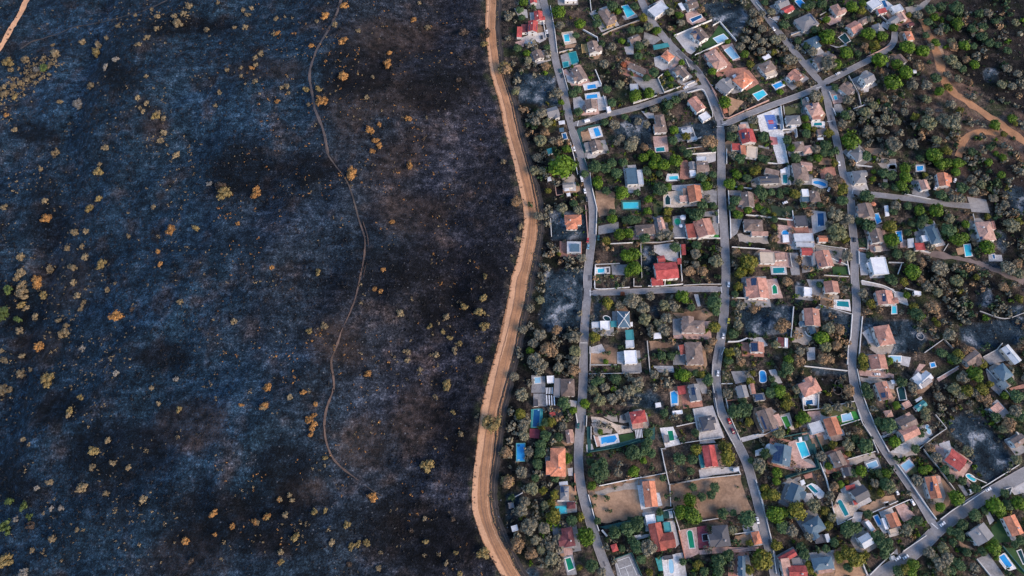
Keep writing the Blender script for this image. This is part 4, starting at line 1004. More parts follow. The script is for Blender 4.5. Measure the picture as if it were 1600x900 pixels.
tr('680,340,85,g 850,490,70,g 765,600,60,g 690,590,75,o 1060,310,70,g 1120,420,55,y 1190,335,55,g 1160,560,75,g 670,180,40,g 910,60,60,g 990,100,45,y 480,430,45,d 540,480,50,o 325,560,60,o 280,640,35,b 400,780,40,b 175,490,35,y 60,480,40,o 20,345,30,o 75,390,30,o 65,270,40,o 110,420,25,o 190,370,50,o 250,350,40,o 560,280,50,d 270,230,55,d 790,240,35,o 1300,260,45,g 1010,30,40,g 620,30,55,d 520,40,50,d 290,150,40,d 570,890,60,o 150,110,40,o 30,190,50,b 1080,180,40,o 230,860,35,g 750,820,45,d 1030,430,40,b 90,20,40,d 470,60,45,d 400,380,40,d 580,420,30,d 900,440,35,d 960,500,40,d')

t(1380,0)
f('sand', 210,70, 330,40, 400,0, 440,0, 400,60, 300,120, 220,120); f('ochre', 600,400, 690,390, 690,480, 630,480); f('tan', 480,420, 560,420, 580,640, 540,760, 500,640); f('burnt', 940,650, 1080,660, 1060,780, 960,750)
f('brown', 380,560, 560,540, 560,660, 400,660); f('pale', 0,200, 60,240, 40,280, -30,240)
h('pale pink roofed house with grey wing near the woods', (120,135,188,118,235,180,'g','P',4), (45,185,118,135,150,200,'g','G',3.6)); h('small brown hut beside the pink roofed house', (225,212,270,203,292,238,'g','M',3), cat='hut')
h('bright orange roofed cottage at the lane end', (200,295,267,288,290,372,'h','O',4)); h('brown gabled cottage under big pines', (98,535,165,503,232,578,'g','B',4)); 
h('white cottage with dark glass roof at the corner', (60,70,150,40,200,90,'f','L',3.4))
canopy('small white canopy by the orange scorched pine', 'W', 278,655, 312,652, 314,685, 282,690)
tr('95,260,45,g 0,340,50,g 225,435,75,g 365,480,65,g 490,400,45,g 445,440,40,o 660,435,45,b 755,430,60,g 690,230,65,g 480,165,45,g 325,140,45,o 85,770,90,g 210,680,75,g 130,600,60,g 330,625,55,b 270,800,55,o 405,800,55,o 490,730,60,d 600,700,40,o 700,740,40,o 640,560,60,o 690,610,45,o 855,605,50,g 530,850,45,g 610,820,45,y 640,390,40,o 440,90,60,d 540,60,55,d 690,70,80,d 940,250,50,d 930,340,60,d 830,270,50,d 850,430,40,d 940,470,35,o 1110,790,45,o 1210,810,40,o 420,210,50,d 400,330,40,d 780,560,40,b 5,560,35,g 240,140,35,y 170,200,25,y 620,170,40,d 560,250,40,o 1000,400,50,d 980,120,45,o 1080,420,40,d 1160,470,45,d 1240,210,40,o 1160,640,45,o 1260,690,40,o 900,120,50,d 1050,200,40,d 520,300,45,o 740,640,45,d')

t(780,140)
f('pale', 690,80, 760,65, 805,120, 770,180, 700,185); f('white', 800,40, 940,20, 955,85, 810,100); f('pale', 918,75, 1000,60, 1025,185, 930,200); f('white', 832,365, 945,338, 975,440, 865,465)
f('ochre', 762,400, 840,385, 862,480, 785,492); f('teal', 728,375, 830,360, 760,400, 780,500, 830,580, 790,600, 740,480); f('pale', 830,590, 980,570, 900,640, 820,650); f('burnt', 1060,340, 1290,250, 1320,480, 1100,470)
f('sand', 590,820, 700,790, 720,880, 600,890); f('brown', 1000,260, 1200,180, 1260,230, 1100,300)
h('dark grey cottage beside the scorched oak', (438,182,545,152,562,240,'g','G',4)); canopy('white trailer roof at the west kerb', 'W', 555,297,612,288,618,322,562,330)
pool('deep', 590,415, 622,408, 638,460, 602,466)
pool('blue', 812,55, 918,42, 922,78, 820,90); h('brown gabled house with white gable on the corner', (805,100,912,93,918,182,'gy','B',5)); h('tiny white shed on the corner plot', (1005,165,1040,160,1048,205,'f','W',2.6), cat='shed')
pool('blue', 880,368, 925,352, 955,430, 905,445); h('tan brown house below the walled blue pool', (850,492,955,470,968,568,'gy','B',4.5), (798,505,848,495,860,560,'s','G',3))
h('slate blue flat roofed house with white terrace', (1190,738,1290,733,1300,885,'f','S',4.5), (1295,755,1345,753,1350,890,'f','L',3.4))
h('small teal shed above the giant pine', (448,562,495,550,503,595,'s','E',2.6), cat='shed'); canopy('white square garden canopy under the giant pine', 'W', 450,822,485,815,492,855,456,862)
canopy('blue shade sail by the dark little pool', 'S', 562,362, 605,356, 608,395, 566,400)
wl('white', 975,60, 1005,160, ht=1.3); wl('teal', 740,375, 855,350, 960,330); wl('white', 1255,130, 1330,105, ht=1.4); wl('white', 665,500, 705,650, 735,800, ht=1.3); wl('teal', 790,650, 830,760, ht=1.8); wl('white', 850,780, 862,900, ht=1.2)
car('white', 825,297, van=True); 
for a in ((703,557,'white'),(720,620,'dark'),(757,785,'dark')): car(a[2], a[0], a[1])
car('white', 773,842, van=True)
tr('585,720,140,g 630,560,50,g 720,690,35,d 550,30,50,o 580,120,35,g 400,220,55,o 390,480,60,o 450,310,50,o 360,640,50,o 740,210,50,d 900,720,70,d 1050,690,55,d 1160,680,50,d 1000,740,60,d 920,850,50,g 990,310,45,d 1080,330,50,o 1130,460,50,o 1230,520,65,o 1100,490,40,o 1100,780,60,d 690,40,50,d 1060,120,50,d 150,20,40,o 800,790,45,d 340,300,50,o 430,400,45,b 500,480,40,o 330,760,50,o 400,760,40,o 280,420,35,b 560,500,40,b 870,160,35,d 480,60,35,o 1180,260,40,d')

t(980,140)
f('pale', 130,200, 250,225, 250,270, 190,270); f('pink', 240,440, 372,430, 388,580, 260,590); f('burnt', 500,340, 640,300, 815,275, 840,460, 640,470, 520,430); f('terra', 500,670, 562,660, 625,830, 490,850)
f('white', 375,790, 478,785, 492,856, 358,862); f('grey', 870,-20, 1060,-50, 1080,20, 990,40); f('ochre', 930,60, 1100,110, 1020,200, 950,250); f('pale', 640,610, 830,590, 830,670, 760,690); f('burnt', 0,240, 130,230, 210,340, 240,560, 60,520)
f('brown', 400,180, 560,130, 620,230, 480,330); f('pale', 1060,310, 1130,300, 1150,370, 1060,390); f('grey', 1230,520, 1330,540, 1330,560, 1230,540); f('tan', 630,500, 760,520, 760,560, 640,560); f('olive', 1150,300, 1215,300, 1230,380, 1160,370)
h('pink roofed house with white garden room at the bend', (555,110,640,65,750,165,'g','T',5), (668,245,740,205,785,262,'f','W',3)); h('dark tent roofed house on a gravel apron', (245,240,335,232,385,395,'h','B',4.2)); pool('teal', 264,547, 345,540, 352,578, 272,584)
h('dark gabled house with white wing by middle street', (640,675,752,675,768,768,'g','B',4), (578,680,638,675,645,745,'g','G',3.6), (585,760,640,755,645,810,'f','W',2.8)); h('blue grey carport above the dark gabled house', (648,630,738,630,742,668,'f','L',2.6), cat='carport')
pool('turq', 1178,46, 1272,6, 1308,46, 1226,102); pool('turq', 390,815, 474,810, 478,845, 396,848)
h('red roofed house with dark solar slope', (1040,385,1175,368,1215,492,'gy','R',5), (1045,335,1110,325,1120,375,'s','P',3.4)); sol((1070,405,1142,400,1152,458,1078,462))
h('terraced house with red and orange roofs', (980,510,1055,512,1058,568,'s','R',3.6), (1060,530,1108,528,1114,612,'s','O',4), (1114,525,1215,540,1225,645,'f','C',3.2)); canopy('ochre canopy beside the curved pink wall', 'O', 895,180, 935,170, 945,215, 905,225)
h('ruined white walled house open to the sky', (505,370,600,355,612,400,'f','L',2.6), (560,455,650,440,655,470,'f','L',2)); sol((520,360,560,352,565,370,524,378))
wl('white', 570,38, 690,5, 730,40, 790,200, 800,260, ht=1.5, curve=True); wl('pink', 790,-10, 850,120, 905,270, 945,275, 1120,195, 1325,105, ht=1.6); wl('white', 610,610, 830,592, ht=1.4); wl('white', 605,365, 640,470, 690,455, ht=2); wl('white', 1180,385, 1225,385, ht=1.3); wl('white', 55,135, 150,105, 280,60, ht=1.4)
wl('white', 930,560, 930,700, ht=1.2); wl('tan', 550,560, 700,540, ht=1)
tr('70,60,70,g 200,40,55,g 440,380,50,g 430,480,55,d 770,490,80,b 550,440,45,y 450,660,70,g 340,700,60,g 270,640,55,g 150,640,50,g 220,600,45,g 250,700,50,g 180,760,50,d 160,540,45,b 990,370,50,o 970,440,60,d 920,120,65,g 1180,290,50,o 1280,450,55,d 450,90,50,d 390,140,50,d 350,120,35,d 520,60,45,o 100,300,40,o 180,330,40,o 700,830,60,d 800,800,45,d 1030,800,45,g 1190,760,50,y 960,870,45,g 1060,640,60,d 1000,620,45,o 1120,830,50,d 570,600,50,d 50,480,60,o 20,540,50,o 700,150,25,y 800,540,50,d 1230,430,35,d 1260,640,45,d 250,180,40,o 300,790,40,d 520,560,45,d')

t(1180,140)
f('white', 15,245, 232,165, 262,380, 300,690, 215,700, 125,400, 50,400); f('pale', 240,400, 382,375, 388,440, 380,460, 360,400, 250,420); f('white', 520,295, 655,298, 652,362, 530,356); f('grey', 735,140, 800,130, 835,210, 750,240); f('pink', 712,45, 800,40, 825,120, 730,135)
f('sand', 1150,690, 1310,650, 1330,780, 1210,760); f('terra', 600,740, 740,720, 760,800, 620,850); f('olive', 270,170, 430,110, 430,220, 290,240); f('black', 900,250, 1060,180, 1240,200, 1300,420, 1180,540, 1010,500, 930,330); f('tan', 1030,540, 1250,560, 1200,620, 1050,600); f('grey', 430,100, 480,70, 510,130, 470,240, 430,220)
f('white', 232,760, 325,700, 328,900, 250,890); f('tan', 610,640, 740,650, 720,700, 600,700); f('brown', 1040,700, 1100,730, 1110,860, 1040,840)
pc = rect3(80,240,182,235,215,378,0)
h('grey hipped house with cream side beside the blue court', (285,245,420,240,432,325,'h','G',4.5), (335,330,385,328,388,352,'f','W',3)); h('pale tan house with black solar panel', (490,145,612,112,632,230,'h','P',4.5), (530,225,610,222,612,280,'s','T',3.2)); sol((508,133,534,127,546,188,520,194))
pool('teal', 545,312, 622,310, 626,338, 550,340); h('flat brown shed by the hedge', (580,375,665,365,672,420,'f','B',2.8), cat='shed'); canopy('white awning below the flat brown shed', 'W', 582,452,638,448,640,470,585,474)
pool('turq', 735,62, 760,55, 768,92, 742,98)
h('tan brown house lost among garden trees', (350,490,455,483,468,575,'h','B',4.2), (440,530,530,518,542,592,'h','P',3.6)); h('large brown roofed house with pink corner', (352,692,490,690,498,855,'h','B',4.5), (420,672,530,688,534,765,'g','P',4))
h('brown house with dark solar roof and white eaves', (40,812,220,802,222,875,'g','D',4.5), (90,735,220,765,226,812,'s','B',3.6)); sol((58,824,148,818,152,864,62,868))
pool('teal', 255,800, 300,798, 302,880, 260,884); canopy('white gazebo canopy above the teal pool', 'W', 235,750, 280,740, 284,778, 240,785)
h('dark slate house with cream side under round pine', (898,585,985,533,1038,632,'hy','G',4.5), (872,590,905,560,920,600,'f','W',3)); h('grey and cream hipped house behind long hedge', (915,765,1022,755,1038,872,'h','G',4.5))
pool('turq', 1240,712, 1308,706, 1318,742, 1252,747)
wl('white', 235,160, 262,380, ht=1.6); wl('white', 262,480, 310,730, 325,900, ht=1.6); wl('white', 250,382, 382,376, 388,450, ht=1.6); wl('white', 85,690, 205,702, ht=1.4); wl('grey', 915,190, 1040,145, ht=1.6, w=.8); wl('white', 880,705, 1090,730, ht=1.3); wl('white', 725,180, 752,245, ht=1.3); wl('white', 690,25, 725,110, ht=1.2); wl('tan', 260,160, 270,240, ht=1.4); wl('teal', 425,80, 440,220)
for a in ((785,695,'white'),(215,262,'black'),(224,300,'black'),(220,350,'black')): car(a[2], a[0], a[1], 90 if a[2] == 'black' else None)
car('white', 490,92, 100)
tr('890,485,95,g 560,65,55,o 610,80,40,y 870,100,50,o 840,240,55,d 820,320,45,o 890,230,45,o 490,350,40,g 470,270,35,g 550,370,35,y 660,520,60,d 570,560,50,o 750,570,45,d 590,640,45,g 510,650,40,d 380,640,60,d 340,550,45,g 300,470,50,d 480,410,50,d 745,690,40,y 80,440,60,d 20,750,40,y 690,410,50,y 1030,210,55,o 1110,150,45,o 1180,190,35,o 1260,190,25,o 1220,270,45,o 1060,380,50,o 1170,380,40,o 1090,470,30,o 1290,240,30,o 1040,620,60,d 1110,770,30,g 1100,840,30,g 1210,780,60,d 1280,520,60,d 520,770,30,y 560,790,30,b 690,820,45,o 800,870,60,b 1210,90,40,b 1270,590,50,d 410,870,45,o 100,660,45,d 330,840,35,d 1000,300,35,o 1130,290,40,o 960,210,35,o 640,590,45,d 460,340,30,g 700,600,40,d')
t(1380,140)
f('grey', 300,700, 392,695, 398,770, 300,775); f('sand', -20,640, 60,650, 140,720, 120,760, 30,760, -30,700); f('burnt', 470,170, 560,170, 570,210, 480,210); f('black', 160,220, 330,400, 480,440, 420,560, 280,590, 170,560); f('black', 760,780, 1000,760, 1150,850, 1100,960, 850,900)
pool('turq', 45,708, 112,702, 118,742, 52,748); pool('blue', 310,720, 372,715, 377,758, 316,764)
tr('30,110,35,o 210,130,35,o 90,240,30,o 110,90,30,o 200,210,40,o 410,90,45,o 520,25,45,g 430,210,45,o 300,250,45,y 420,310,75,o 280,335,35,o 560,280,60,o 650,310,80,o 690,260,45,o 630,140,50,o 720,190,40,y 1050,330,55,g 1210,270,45,g 1240,320,30,y 1130,420,35,y 130,300,40,o 150,410,40,o 270,510,60,o 350,450,40,b 500,470,45,o 100,510,75,o 640,430,40,o 480,610,80,g 590,570,55,y 530,700,60,g 600,690,55,g 690,690,60,g 680,770,50,g 740,690,40,g 205,740,60,g 210,820,60,g 80,800,60,d 830,700,35,o 990,680,40,g 1120,635,40,g 1110,800,45,g 830,840,45,o 1240,740,35,o 930,470,40,o 840,580,50,d 1240,600,30,o 350,640,45,d 390,800,30,y 1060,600,30,g 920,580,40,o 1150,540,40,o 1000,540,40,d 880,780,35,o 940,850,40,o 1180,860,35,o 1280,780,40,o 770,640,35,o 20,220,40,o 40,320,40,o 800,320,40,o 900,330,40,o')
t(780,280)
f('burnt', 480,300, 620,310, 800,310, 805,560, 600,560, 475,560); f('black', 480,560, 800,560, 800,800, 600,830, 480,720); f('burnt', 450,850, 800,850, 800,930, 430,950); f('teal', 1140,200, 1325,195, 1330,290, 1150,290); f('white', 890,828, 1040,820, 1040,888, 895,890); f('tan', 900,100, 1080,120, 1080,330, 930,350); f('grey', 930,440, 1120,400, 1120,490, 930,520); f('pale', 590,40, 720,30, 720,110, 600,110)
f('brown', 920,600, 1300,620, 1300,720, 1130,780, 920,800); f('grey', 1050,800, 1200,800, 1190,900, 1060,900); f('pale', 1190,60, 1320,60, 1325,108, 1200,105); f('brown', 430,0, 590,30, 520,150, 430,150)
pool('black', 528,65, 590,52, 600,140, 540,148, rmat=MRIMP, steps=False)
h('small grey gabled house by the empty black pool', (590,35,690,28,700,75,'g','G',3.4)); canopy('white shed roof, upper of the pair by the empty pool', 'W', 608,82,652,75,660,108,614,115); canopy('white shed roof, lower of the pair by the empty pool', 'W', 630,132,665,126,670,158,636,162)
h('dull orange many sided house on burnt ground', (612,335,770,332,772,425,'h','O',3.6), (630,390,735,390,730,470,'h','O',3.4))
h('blue grey panelled house on black ground', (635,585,765,588,768,690,'f','L',3.8), (668,612,752,612,752,680,'s','S',4.3))
pool('turq', 1162,222, 1298,220, 1302,272, 1168,275, rmat=MRIMT); pool('turq', 920,842, 985,840, 988,876, 924,880); canopy('dark barbecue shelter beside the pale deck', 'D', 1005,832,1030,830,1032,872,1008,875)
wl('white', 1040,610, 1250,600, ht=1.3); wl('white', 905,825, 890,1000, ht=1.3); wl('pink', 808,250, 830,560, ht=1.3); wl('white', 870,90, 915,280, 905,520, ht=1.2); wl('white', 480,370, 490,540, ht=1); wl('grey', 900,805, 1130,795, ht=1.3)
for a in ((803,112,'white'),(820,187,'dark'),(835,635,'blue'),(830,572,'red'),(930,550,'teal')): car(a[2], a[0], a[1])
tr('160,210,55,b 290,235,30,d 365,345,45,o 470,290,40,o 925,40,60,g 1000,110,50,d 1150,130,75,g 1060,310,40,d 1060,370,50,g 945,395,25,d 1130,520,60,g 1210,500,50,g 1000,580,45,y 1000,650,40,b 1200,720,75,g 1270,830,70,g 570,770,25,b 470,710,35,b 770,740,45,o 480,620,35,o 640,810,30,o 450,830,40,o 590,270,50,o 740,290,45,o 400,790,30,o 560,700,25,y 460,110,35,y 540,260,30,o 670,760,35,o 720,850,40,o 420,360,35,o 450,420,35,o 1110,90,40,d 1260,380,50,d 1290,120,40,d 1180,380,40,d 700,230,45,d 600,330,25,d 540,660,30,o')
t(980,280)
f('cream', 335,125, 480,105, 560,90, 590,220, 500,265, 340,265); f('pale', 410,60, 700,40, 700,100, 480,110, 420,100); f('grey', 425,350, 550,330, 545,550, 430,550); f('green', 450,475, 497,475, 497,545, 455,550); f('green', 790,518, 855,510, 860,550, 790,552); f('burnt', 135,600, 250,610, 250,880, 140,900); f('pale', 250,620, 480,590, 480,780, 380,760, 250,680); f('black', 515,580, 880,570, 880,830, 760,900, 520,920)
f('grey', 945,105, 1075,105, 1075,155, 950,150); f('sand', 1030,515, 1320,520, 1320,600, 1040,590); f('black', 960,590, 1320,600, 1320,660, 960,640); f('grey', 720,110, 840,90, 840,240, 720,220); f('grey', 960,370, 1080,370, 1030,510, 960,560); f('olive', 240,200, 340,200, 330,310, 250,330)
f('brown', 1170,780, 1320,780, 1320,880, 1180,900); f('grey', 700,310, 850,290, 860,520, 800,520, 800,350, 710,350)
pool('dark', 378,150, 402,180, 402,238, 358,240, 355,180, shape='rect', steps=False)
h('salmon gabled house on cream terrace', (565,65,690,58,702,210,'gy','O',5), (514,90,562,90,572,152,'s','B',3.4), (490,160,565,155,570,210,'s','P',3))
pool('green', 443,375, 492,370, 497,425, 452,430, shape='round', rmat=MRIMT); h('pink roofed house with red brown wing by green lawns', (640,392,800,358,806,522,'gy','T',5), (552,430,636,420,644,545,'s','K',3.4))
h('small pink roofed garden house', (280,365,340,358,358,465,'gy','P',3.4)); h('grey and red low house with white front', (70,432,250,420,268,512,'h','B',4)); parasol('white parasol beside the emerald pool', 'W', 522,358, 2.4); parasol('small white parasol on the grey yard', 'W', 505,436, 1.6)
h('big bright red roofed house with white eaves', (255,792,465,772,480,925,'gx','R',5.5), (282,722,350,712,356,775,'g','R',3.6), (217,930,325,925,345,995,'s','R',3)); canopy('red awning strip along the white wall', 'R', 505,612,545,608,552,708,512,712); canopy('small red awning between wall and big red house', 'R', 466,742,505,738,508,795,472,800)
h('grey and tan gabled house beside middle street', (1068,122,1185,125,1192,262,'gy','B',4.5)); h('wide grey brown house with pink veranda', (1090,375,1265,380,1278,485,'h','B',4), (1165,492,1320,492,1322,532,'s','P',3))
wl('white', 960,70, 1165,95, ht=1.5); wl('white', 1110,340, 1320,362, ht=1.5); wl('tan', 125,600, 300,600, 430,582, ht=1.6); wl('white', 440,555, 630,555, 870,560, ht=1.6); wl('white', 495,620, 500,800, 512,960, ht=1.8); wl('tan', 125,610, 135,930, ht=1.5); wl('white', 945,110, 965,400, 968,560, ht=1.2); wl('white', 980,640, 1290,660, ht=1.2); wl('white', 850,290, 855,420, ht=1.2)
tr('740,60,55,g 310,90,80,d 380,70,40,g 200,190,45,g 190,300,45,g 380,300,50,y 640,340,80,d 700,230,60,d 570,300,40,d 370,370,40,y 390,520,50,o 310,530,45,o 170,550,60,d 450,640,60,d 650,620,50,d 640,700,50,o 830,770,65,o 580,860,55,b 700,860,55,b 640,800,45,o 1040,330,50,g 1130,290,45,g 1020,200,60,d 1225,260,40,g 1280,300,40,d 60,700,70,g 70,830,70,g 20,510,50,g 30,380,50,d 100,380,45,d 1140,780,95,y 1020,690,50,b 1000,830,40,o 1240,110,70,d 960,40,60,g 1060,80,35,g 1160,850,40,y 850,650,30,o 180,840,30,o 820,320,30,d 230,690,30,o 980,270,45,d 410,450,30,y 800,250,45,d 700,300,45,d 740,180,35,o 1170,170,30,d')
t(1180,280)
f('pink', 210,425, 340,440, 345,610, 205,600); f('pale', 520,290, 660,305, 685,460, 540,515); f('burnt', 345,340, 520,350, 545,600, 370,600, 350,480); f('lawn', 722,820, 862,820, 868,895, 730,892); f('pale', 140,815, 290,820, 300,895, 150,895); f('pink', 40,650, 310,690, 340,830, 60,800); f('sand', 560,620, 850,640, 860,810, 740,800, 560,690); f('cream', 430,620, 560,630, 560,700, 430,700); f('grey', 430,720, 560,720, 560,860, 440,880)
f('terra', 960,640, 1040,640, 1040,680, 970,680); f('dgreen', 150,250, 350,260, 350,360, 160,350); f('white', 530,5, 560,-10, 680,10, 680,75, 620,90, 530,50); f('pale', 960,680, 1060,700, 1060,900, 990,900); f('dgreen', 970,560, 1050,560, 1050,650, 980,650)
f('grey', 300,690, 400,690, 420,900, 340,900)
pool('blue', 540,20, 600,15, 670,45, 655,75, 610,55, 545,45, shape='round')
h('grey brown house with white and blue flat terraces', (500,105,598,98,612,210,'hy','B',4.2), (435,95,498,95,502,160,'f','W',4.5), (430,168,500,165,505,210,'f','S',3.4))
pool('deep', 580,322, 640,318, 646,438, 586,442); h('small orange roofed white house', (580,530,665,528,690,585,'g','O',4.5)); pool('blue', 250,500, 265,482, 295,482, 310,500, 310,520, 252,520, shape='rect', steps=False)
canopy('white pool cover house joined to the small blue pool', 'W', 254,524,312,522,320,590,260,596, hh=1.2)
h('roofless burnt grey building on ash', (362,512,540,508,545,585,'f','L',2.6)); h('long white flat roof above the red pink house', (380,590,548,598,552,640,'f','L',3)); h('burnt ruin shell of dark walls', (355,345,465,342,505,440,'f','D',2.4))
h('red pink house with solar row on lower slope', (560,682,702,662,730,815,'gy','T',4.6), (430,642,535,645,540,715,'g','R',3.8), (540,700,560,700,565,800,'s','G',3.4)); sol((600,786,690,780,702,812,605,816))
pool('teal', 165,832, 270,830, 276,880, 166,884); h('flat cream terrace house with pinkish decks', (45,685,180,690,180,790,'f','C',3.4), (186,695,290,690,292,755,'f','P',3.2)); parasol('white parasol on the cream terrace', 'W', 95,715, 1.7)
h('brown house with dark western slope beside east street', (972,235,1105,222,1110,355,'gy','B',4.4)); pool('blue', 1108,332, 1150,322, 1182,398, 1140,420); parasol('orange parasol behind the brown house', 'O', 1112,232, 2.0)
canopy('white greenhouse roof above the yellow trees', 'W', 1208,250,1245,245,1258,345,1220,350, hh=2.6, cat='greenhouse', name='greenhouse'); h('brown gabled house with white arches and yellow porch', (1070,472,1185,462,1205,592,'gy','B',4.5), (1125,630,1185,628,1188,670,'f','C',2.6))
h('bright white angular flat roofed villa', (1105,735,1245,730,1225,890,'f','W',5), (1058,782,1115,765,1125,860,'f','W',3.4))
wl('white', 1245,785, 1385,790, ht=1.5); wl('white', 0,345, 180,370, 350,390, ht=1.5); wl('white', 965,680, 970,800, ht=1.5); wl('white', 650,720, 860,810, ht=1.2); wl('tan', 970,655, 1050,665, 1050,570, ht=1.4); wl('white', 345,300, 355,380, ht=1.2); wl('tan', 320,700, 340,830, ht=1.5); wl('grey', 560,615, 700,640, 860,660, ht=1.4); wl('white', 840,660, 880,900, ht=1.2)
car('dark', 930,570); car('maroon', 795,770, 60); car('white', 280,220, 20); car('white', 690,95, 60)
tr('370,140,60,y 60,140,60,d 300,110,45,d 570,110,45,o 810,90,70,y 740,60,60,b 820,200,60,d 750,330,75,o 870,380,60,o 770,500,90,o 840,560,50,y 860,720,55,o 1040,160,75,d 1060,430,75,d 980,390,50,d 1270,440,70,y 1260,560,60,g 1290,620,55,d 1070,720,45,d 180,380,40,d 170,440,30,y 175,330,25,y 600,240,40,d 520,250,40,o 300,650,35,b 570,850,35,d 180,560,45,b 1290,300,50,d 480,310,40,b 400,760,40,b 490,840,40,b 700,430,50,o 700,560,45,o 820,430,45,o 150,120,45,d 230,150,40,d 450,240,40,d 650,210,40,b 1000,170,40,o 110,300,35,g 50,280,35,g 240,110,40,d 740,690,25,d')
t(1380,280)
f('pink', 160,560, 220,570, 220,640, 160,640); f('tan', 480,560, 600,590, 560,690, 490,660); f('pale', 985,705, 1110,710, 1120,770, 990,770); f('brown', 580,300, 780,320, 700,400, 620,380); f('ochre', 690,650, 760,640, 770,700, 700,710); f('grey', 260,15, 340,20, 440,150, 380,190, 270,140); f('grey', 290,490, 420,480, 400,580, 300,600); f('burnt', 820,780, 1130,780, 1100,850, 960,860); f('pale', 0,60, 40,60, 40,0, 0,0); f('burnt', 1060,480, 1150,500, 1150,700, 1080,650); f('brown', 600,800, 800,810, 960,860, 960,900, 760,900)
f('burnt', 1130,80, 1320,60, 1320,320, 1180,300); f('black', 360,800, 480,800, 520,900, 380,900)
h('bright salmon house with white car port', (490,-60,595,-55,642,70,'gy','O',5)); h('cream tan gabled house on grey forecourt', (335,15,415,5,438,95,'g','P',4.6)); 
h('slate blue hipped house with white balcony', (418,442,505,425,518,600,'hy','S',5), (360,530,415,525,420,580,'f','W',3)); h('flat maroon red annex with white wall', (297,600,385,600,388,665,'f','R',3), cat='annex')
pool('blue', 118,495, 168,490, 178,588, 150,590); pool('turq', 755,618, 812,612, 830,718, 772,724); pool('deep', 1018,708, 1040,706, 1048,745, 1030,748)
canopy('pale glazed canopy between blue pool and maroon annex', 'L', 225,560, 285,552, 290,640, 230,645); h('dull pink hipped house above the round pine', (885,402,1030,393,1035,572,'hy','P',4.6), (1020,395,1042,395,1045,470,'f','T',3)); sol((905,540,930,536,932,560,908,564))
wl('white', 285,665, 435,695, ht=1.6); wl('white', 195,145, 440,195, ht=1.5); wl('tan', 835,330, 880,545, ht=1.3); wl('grey', 300,640, 440,690, ht=1.2); wl('tan', 560,680, 605,610, ht=1); wl('white', 130,900, 170,790, ht=1.2)
car('white', 490,82, 60); car('white', 690,95, 60); car('white', 672,12, 60)
tr('40,440,60,y 90,570,75,g 120,250,55,o 230,250,50,d 340,290,60,g 500,290,75,g 380,370,55,d 440,400,30,g 350,430,50,d 270,420,40,d 620,480,80,d 690,560,70,g 760,540,50,g 770,420,45,g 980,640,75,g 440,640,40,o 250,720,60,o 130,700,60,d 270,860,75,g 360,780,50,b 530,830,75,o 660,180,45,o 730,180,45,o 540,150,60,d 620,130,40,o 745,80,65,d 850,110,50,o 925,130,35,b 920,50,45,o 820,30,40,o 1050,100,35,o 1030,180,45,o 1150,160,35,o 1140,240,45,o 1070,260,40,o 1260,400,50,y 1200,430,75,o 980,350,35,y 620,370,50,o 230,500,40,d 1170,830,70,o 1260,790,50,b 720,840,30,b 1220,330,40,o 870,590,35,b 20,60,40,d 170,60,60,g 120,80,50,d 600,190,40,d 400,560,25,o 1110,330,40,o 680,840,40,o')
t(780,420)
f('burnt', 430,20, 800,10, 790,300, 780,560, 640,580, 560,600, 430,560, 370,470, 420,300); f('black', 480,560, 770,560, 760,920, 520,920); f('pale', 860,735, 960,705, 995,770, 930,795, 860,790); f('tan', 850,790, 1110,720, 1110,900, 860,900); f('pale', 1105,780, 1170,775, 1165,895, 1105,890); f('burnt', 890,330, 960,320, 960,470, 880,480); f('brown', 900,90, 1100,80, 1110,180, 930,170); f('grey', 1060,400, 1110,395, 1110,500, 1060,500)
f('dgreen', 895,60, 950,60, 950,130, 900,130); f('black', 1240,420, 1330,420, 1330,760, 1260,750); f('brown', 1100,560, 1190,560, 1180,640, 1100,640)
h('large teal grey pyramid roof with white ridges', (1108,398,1222,400,1226,550,'h','S',4.2)); cross_caps()
pool('dark', 975,450, 1005,442, 1040,462, 1042,488, 1010,490, 985,475, shape='round', steps=False)
h('white flat roofed block left of the pyramid roof', (945,490,1032,490,1036,572,'f','W',3.4)); h('grey flat roof at the street edge', (865,502,938,500,942,552,'f','L',2.6), cat='carport'); canopy('teal awning between white block and pyramid roof', 'E', 1040,490,1100,485,1104,545,1046,548)
h('teal flat roofed annex', (1184,575,1258,572,1262,670,'f','E',3), (1184,672,1262,670,1266,738,'f','L',3.2), cat='annex'); h('big plain white roof on pale apron', (1168,768,1282,765,1296,888,'f','W',4)); canopy('small white box roof right of the pyramid roof', 'W', 1228,500,1250,498,1252,540,1230,542)
wl('white', 900,-30, 895,150, 930,195, 1220,178, ht=1.4, curve=True); wl('white', 850,730, 850,800, ht=1.3); wl('grey', 845,905, 1100,905, ht=1.2); wl('tan', 855,795, 850,960, ht=1.2)
tr('380,290,45,o 385,200,35,o 290,370,45,o 400,60,40,o 535,570,50,b 745,430,30,o 465,760,85,b 380,620,60,o 320,700,50,o 285,770,40,g 225,570,45,o 330,860,75,o 710,770,55,o 700,640,55,o 740,620,40,o 1020,320,60,y 1130,340,45,o 1240,300,75,o 890,640,60,y 1000,870,30,g 1140,740,35,d 1010,790,30,d 1220,20,60,g 930,270,30,o 1080,600,30,o 1155,235,28,r 400,130,30,o 300,540,35,o 180,760,30,o 200,840,40,o 1110,160,35,d 960,600,40,o')
t(980,420)
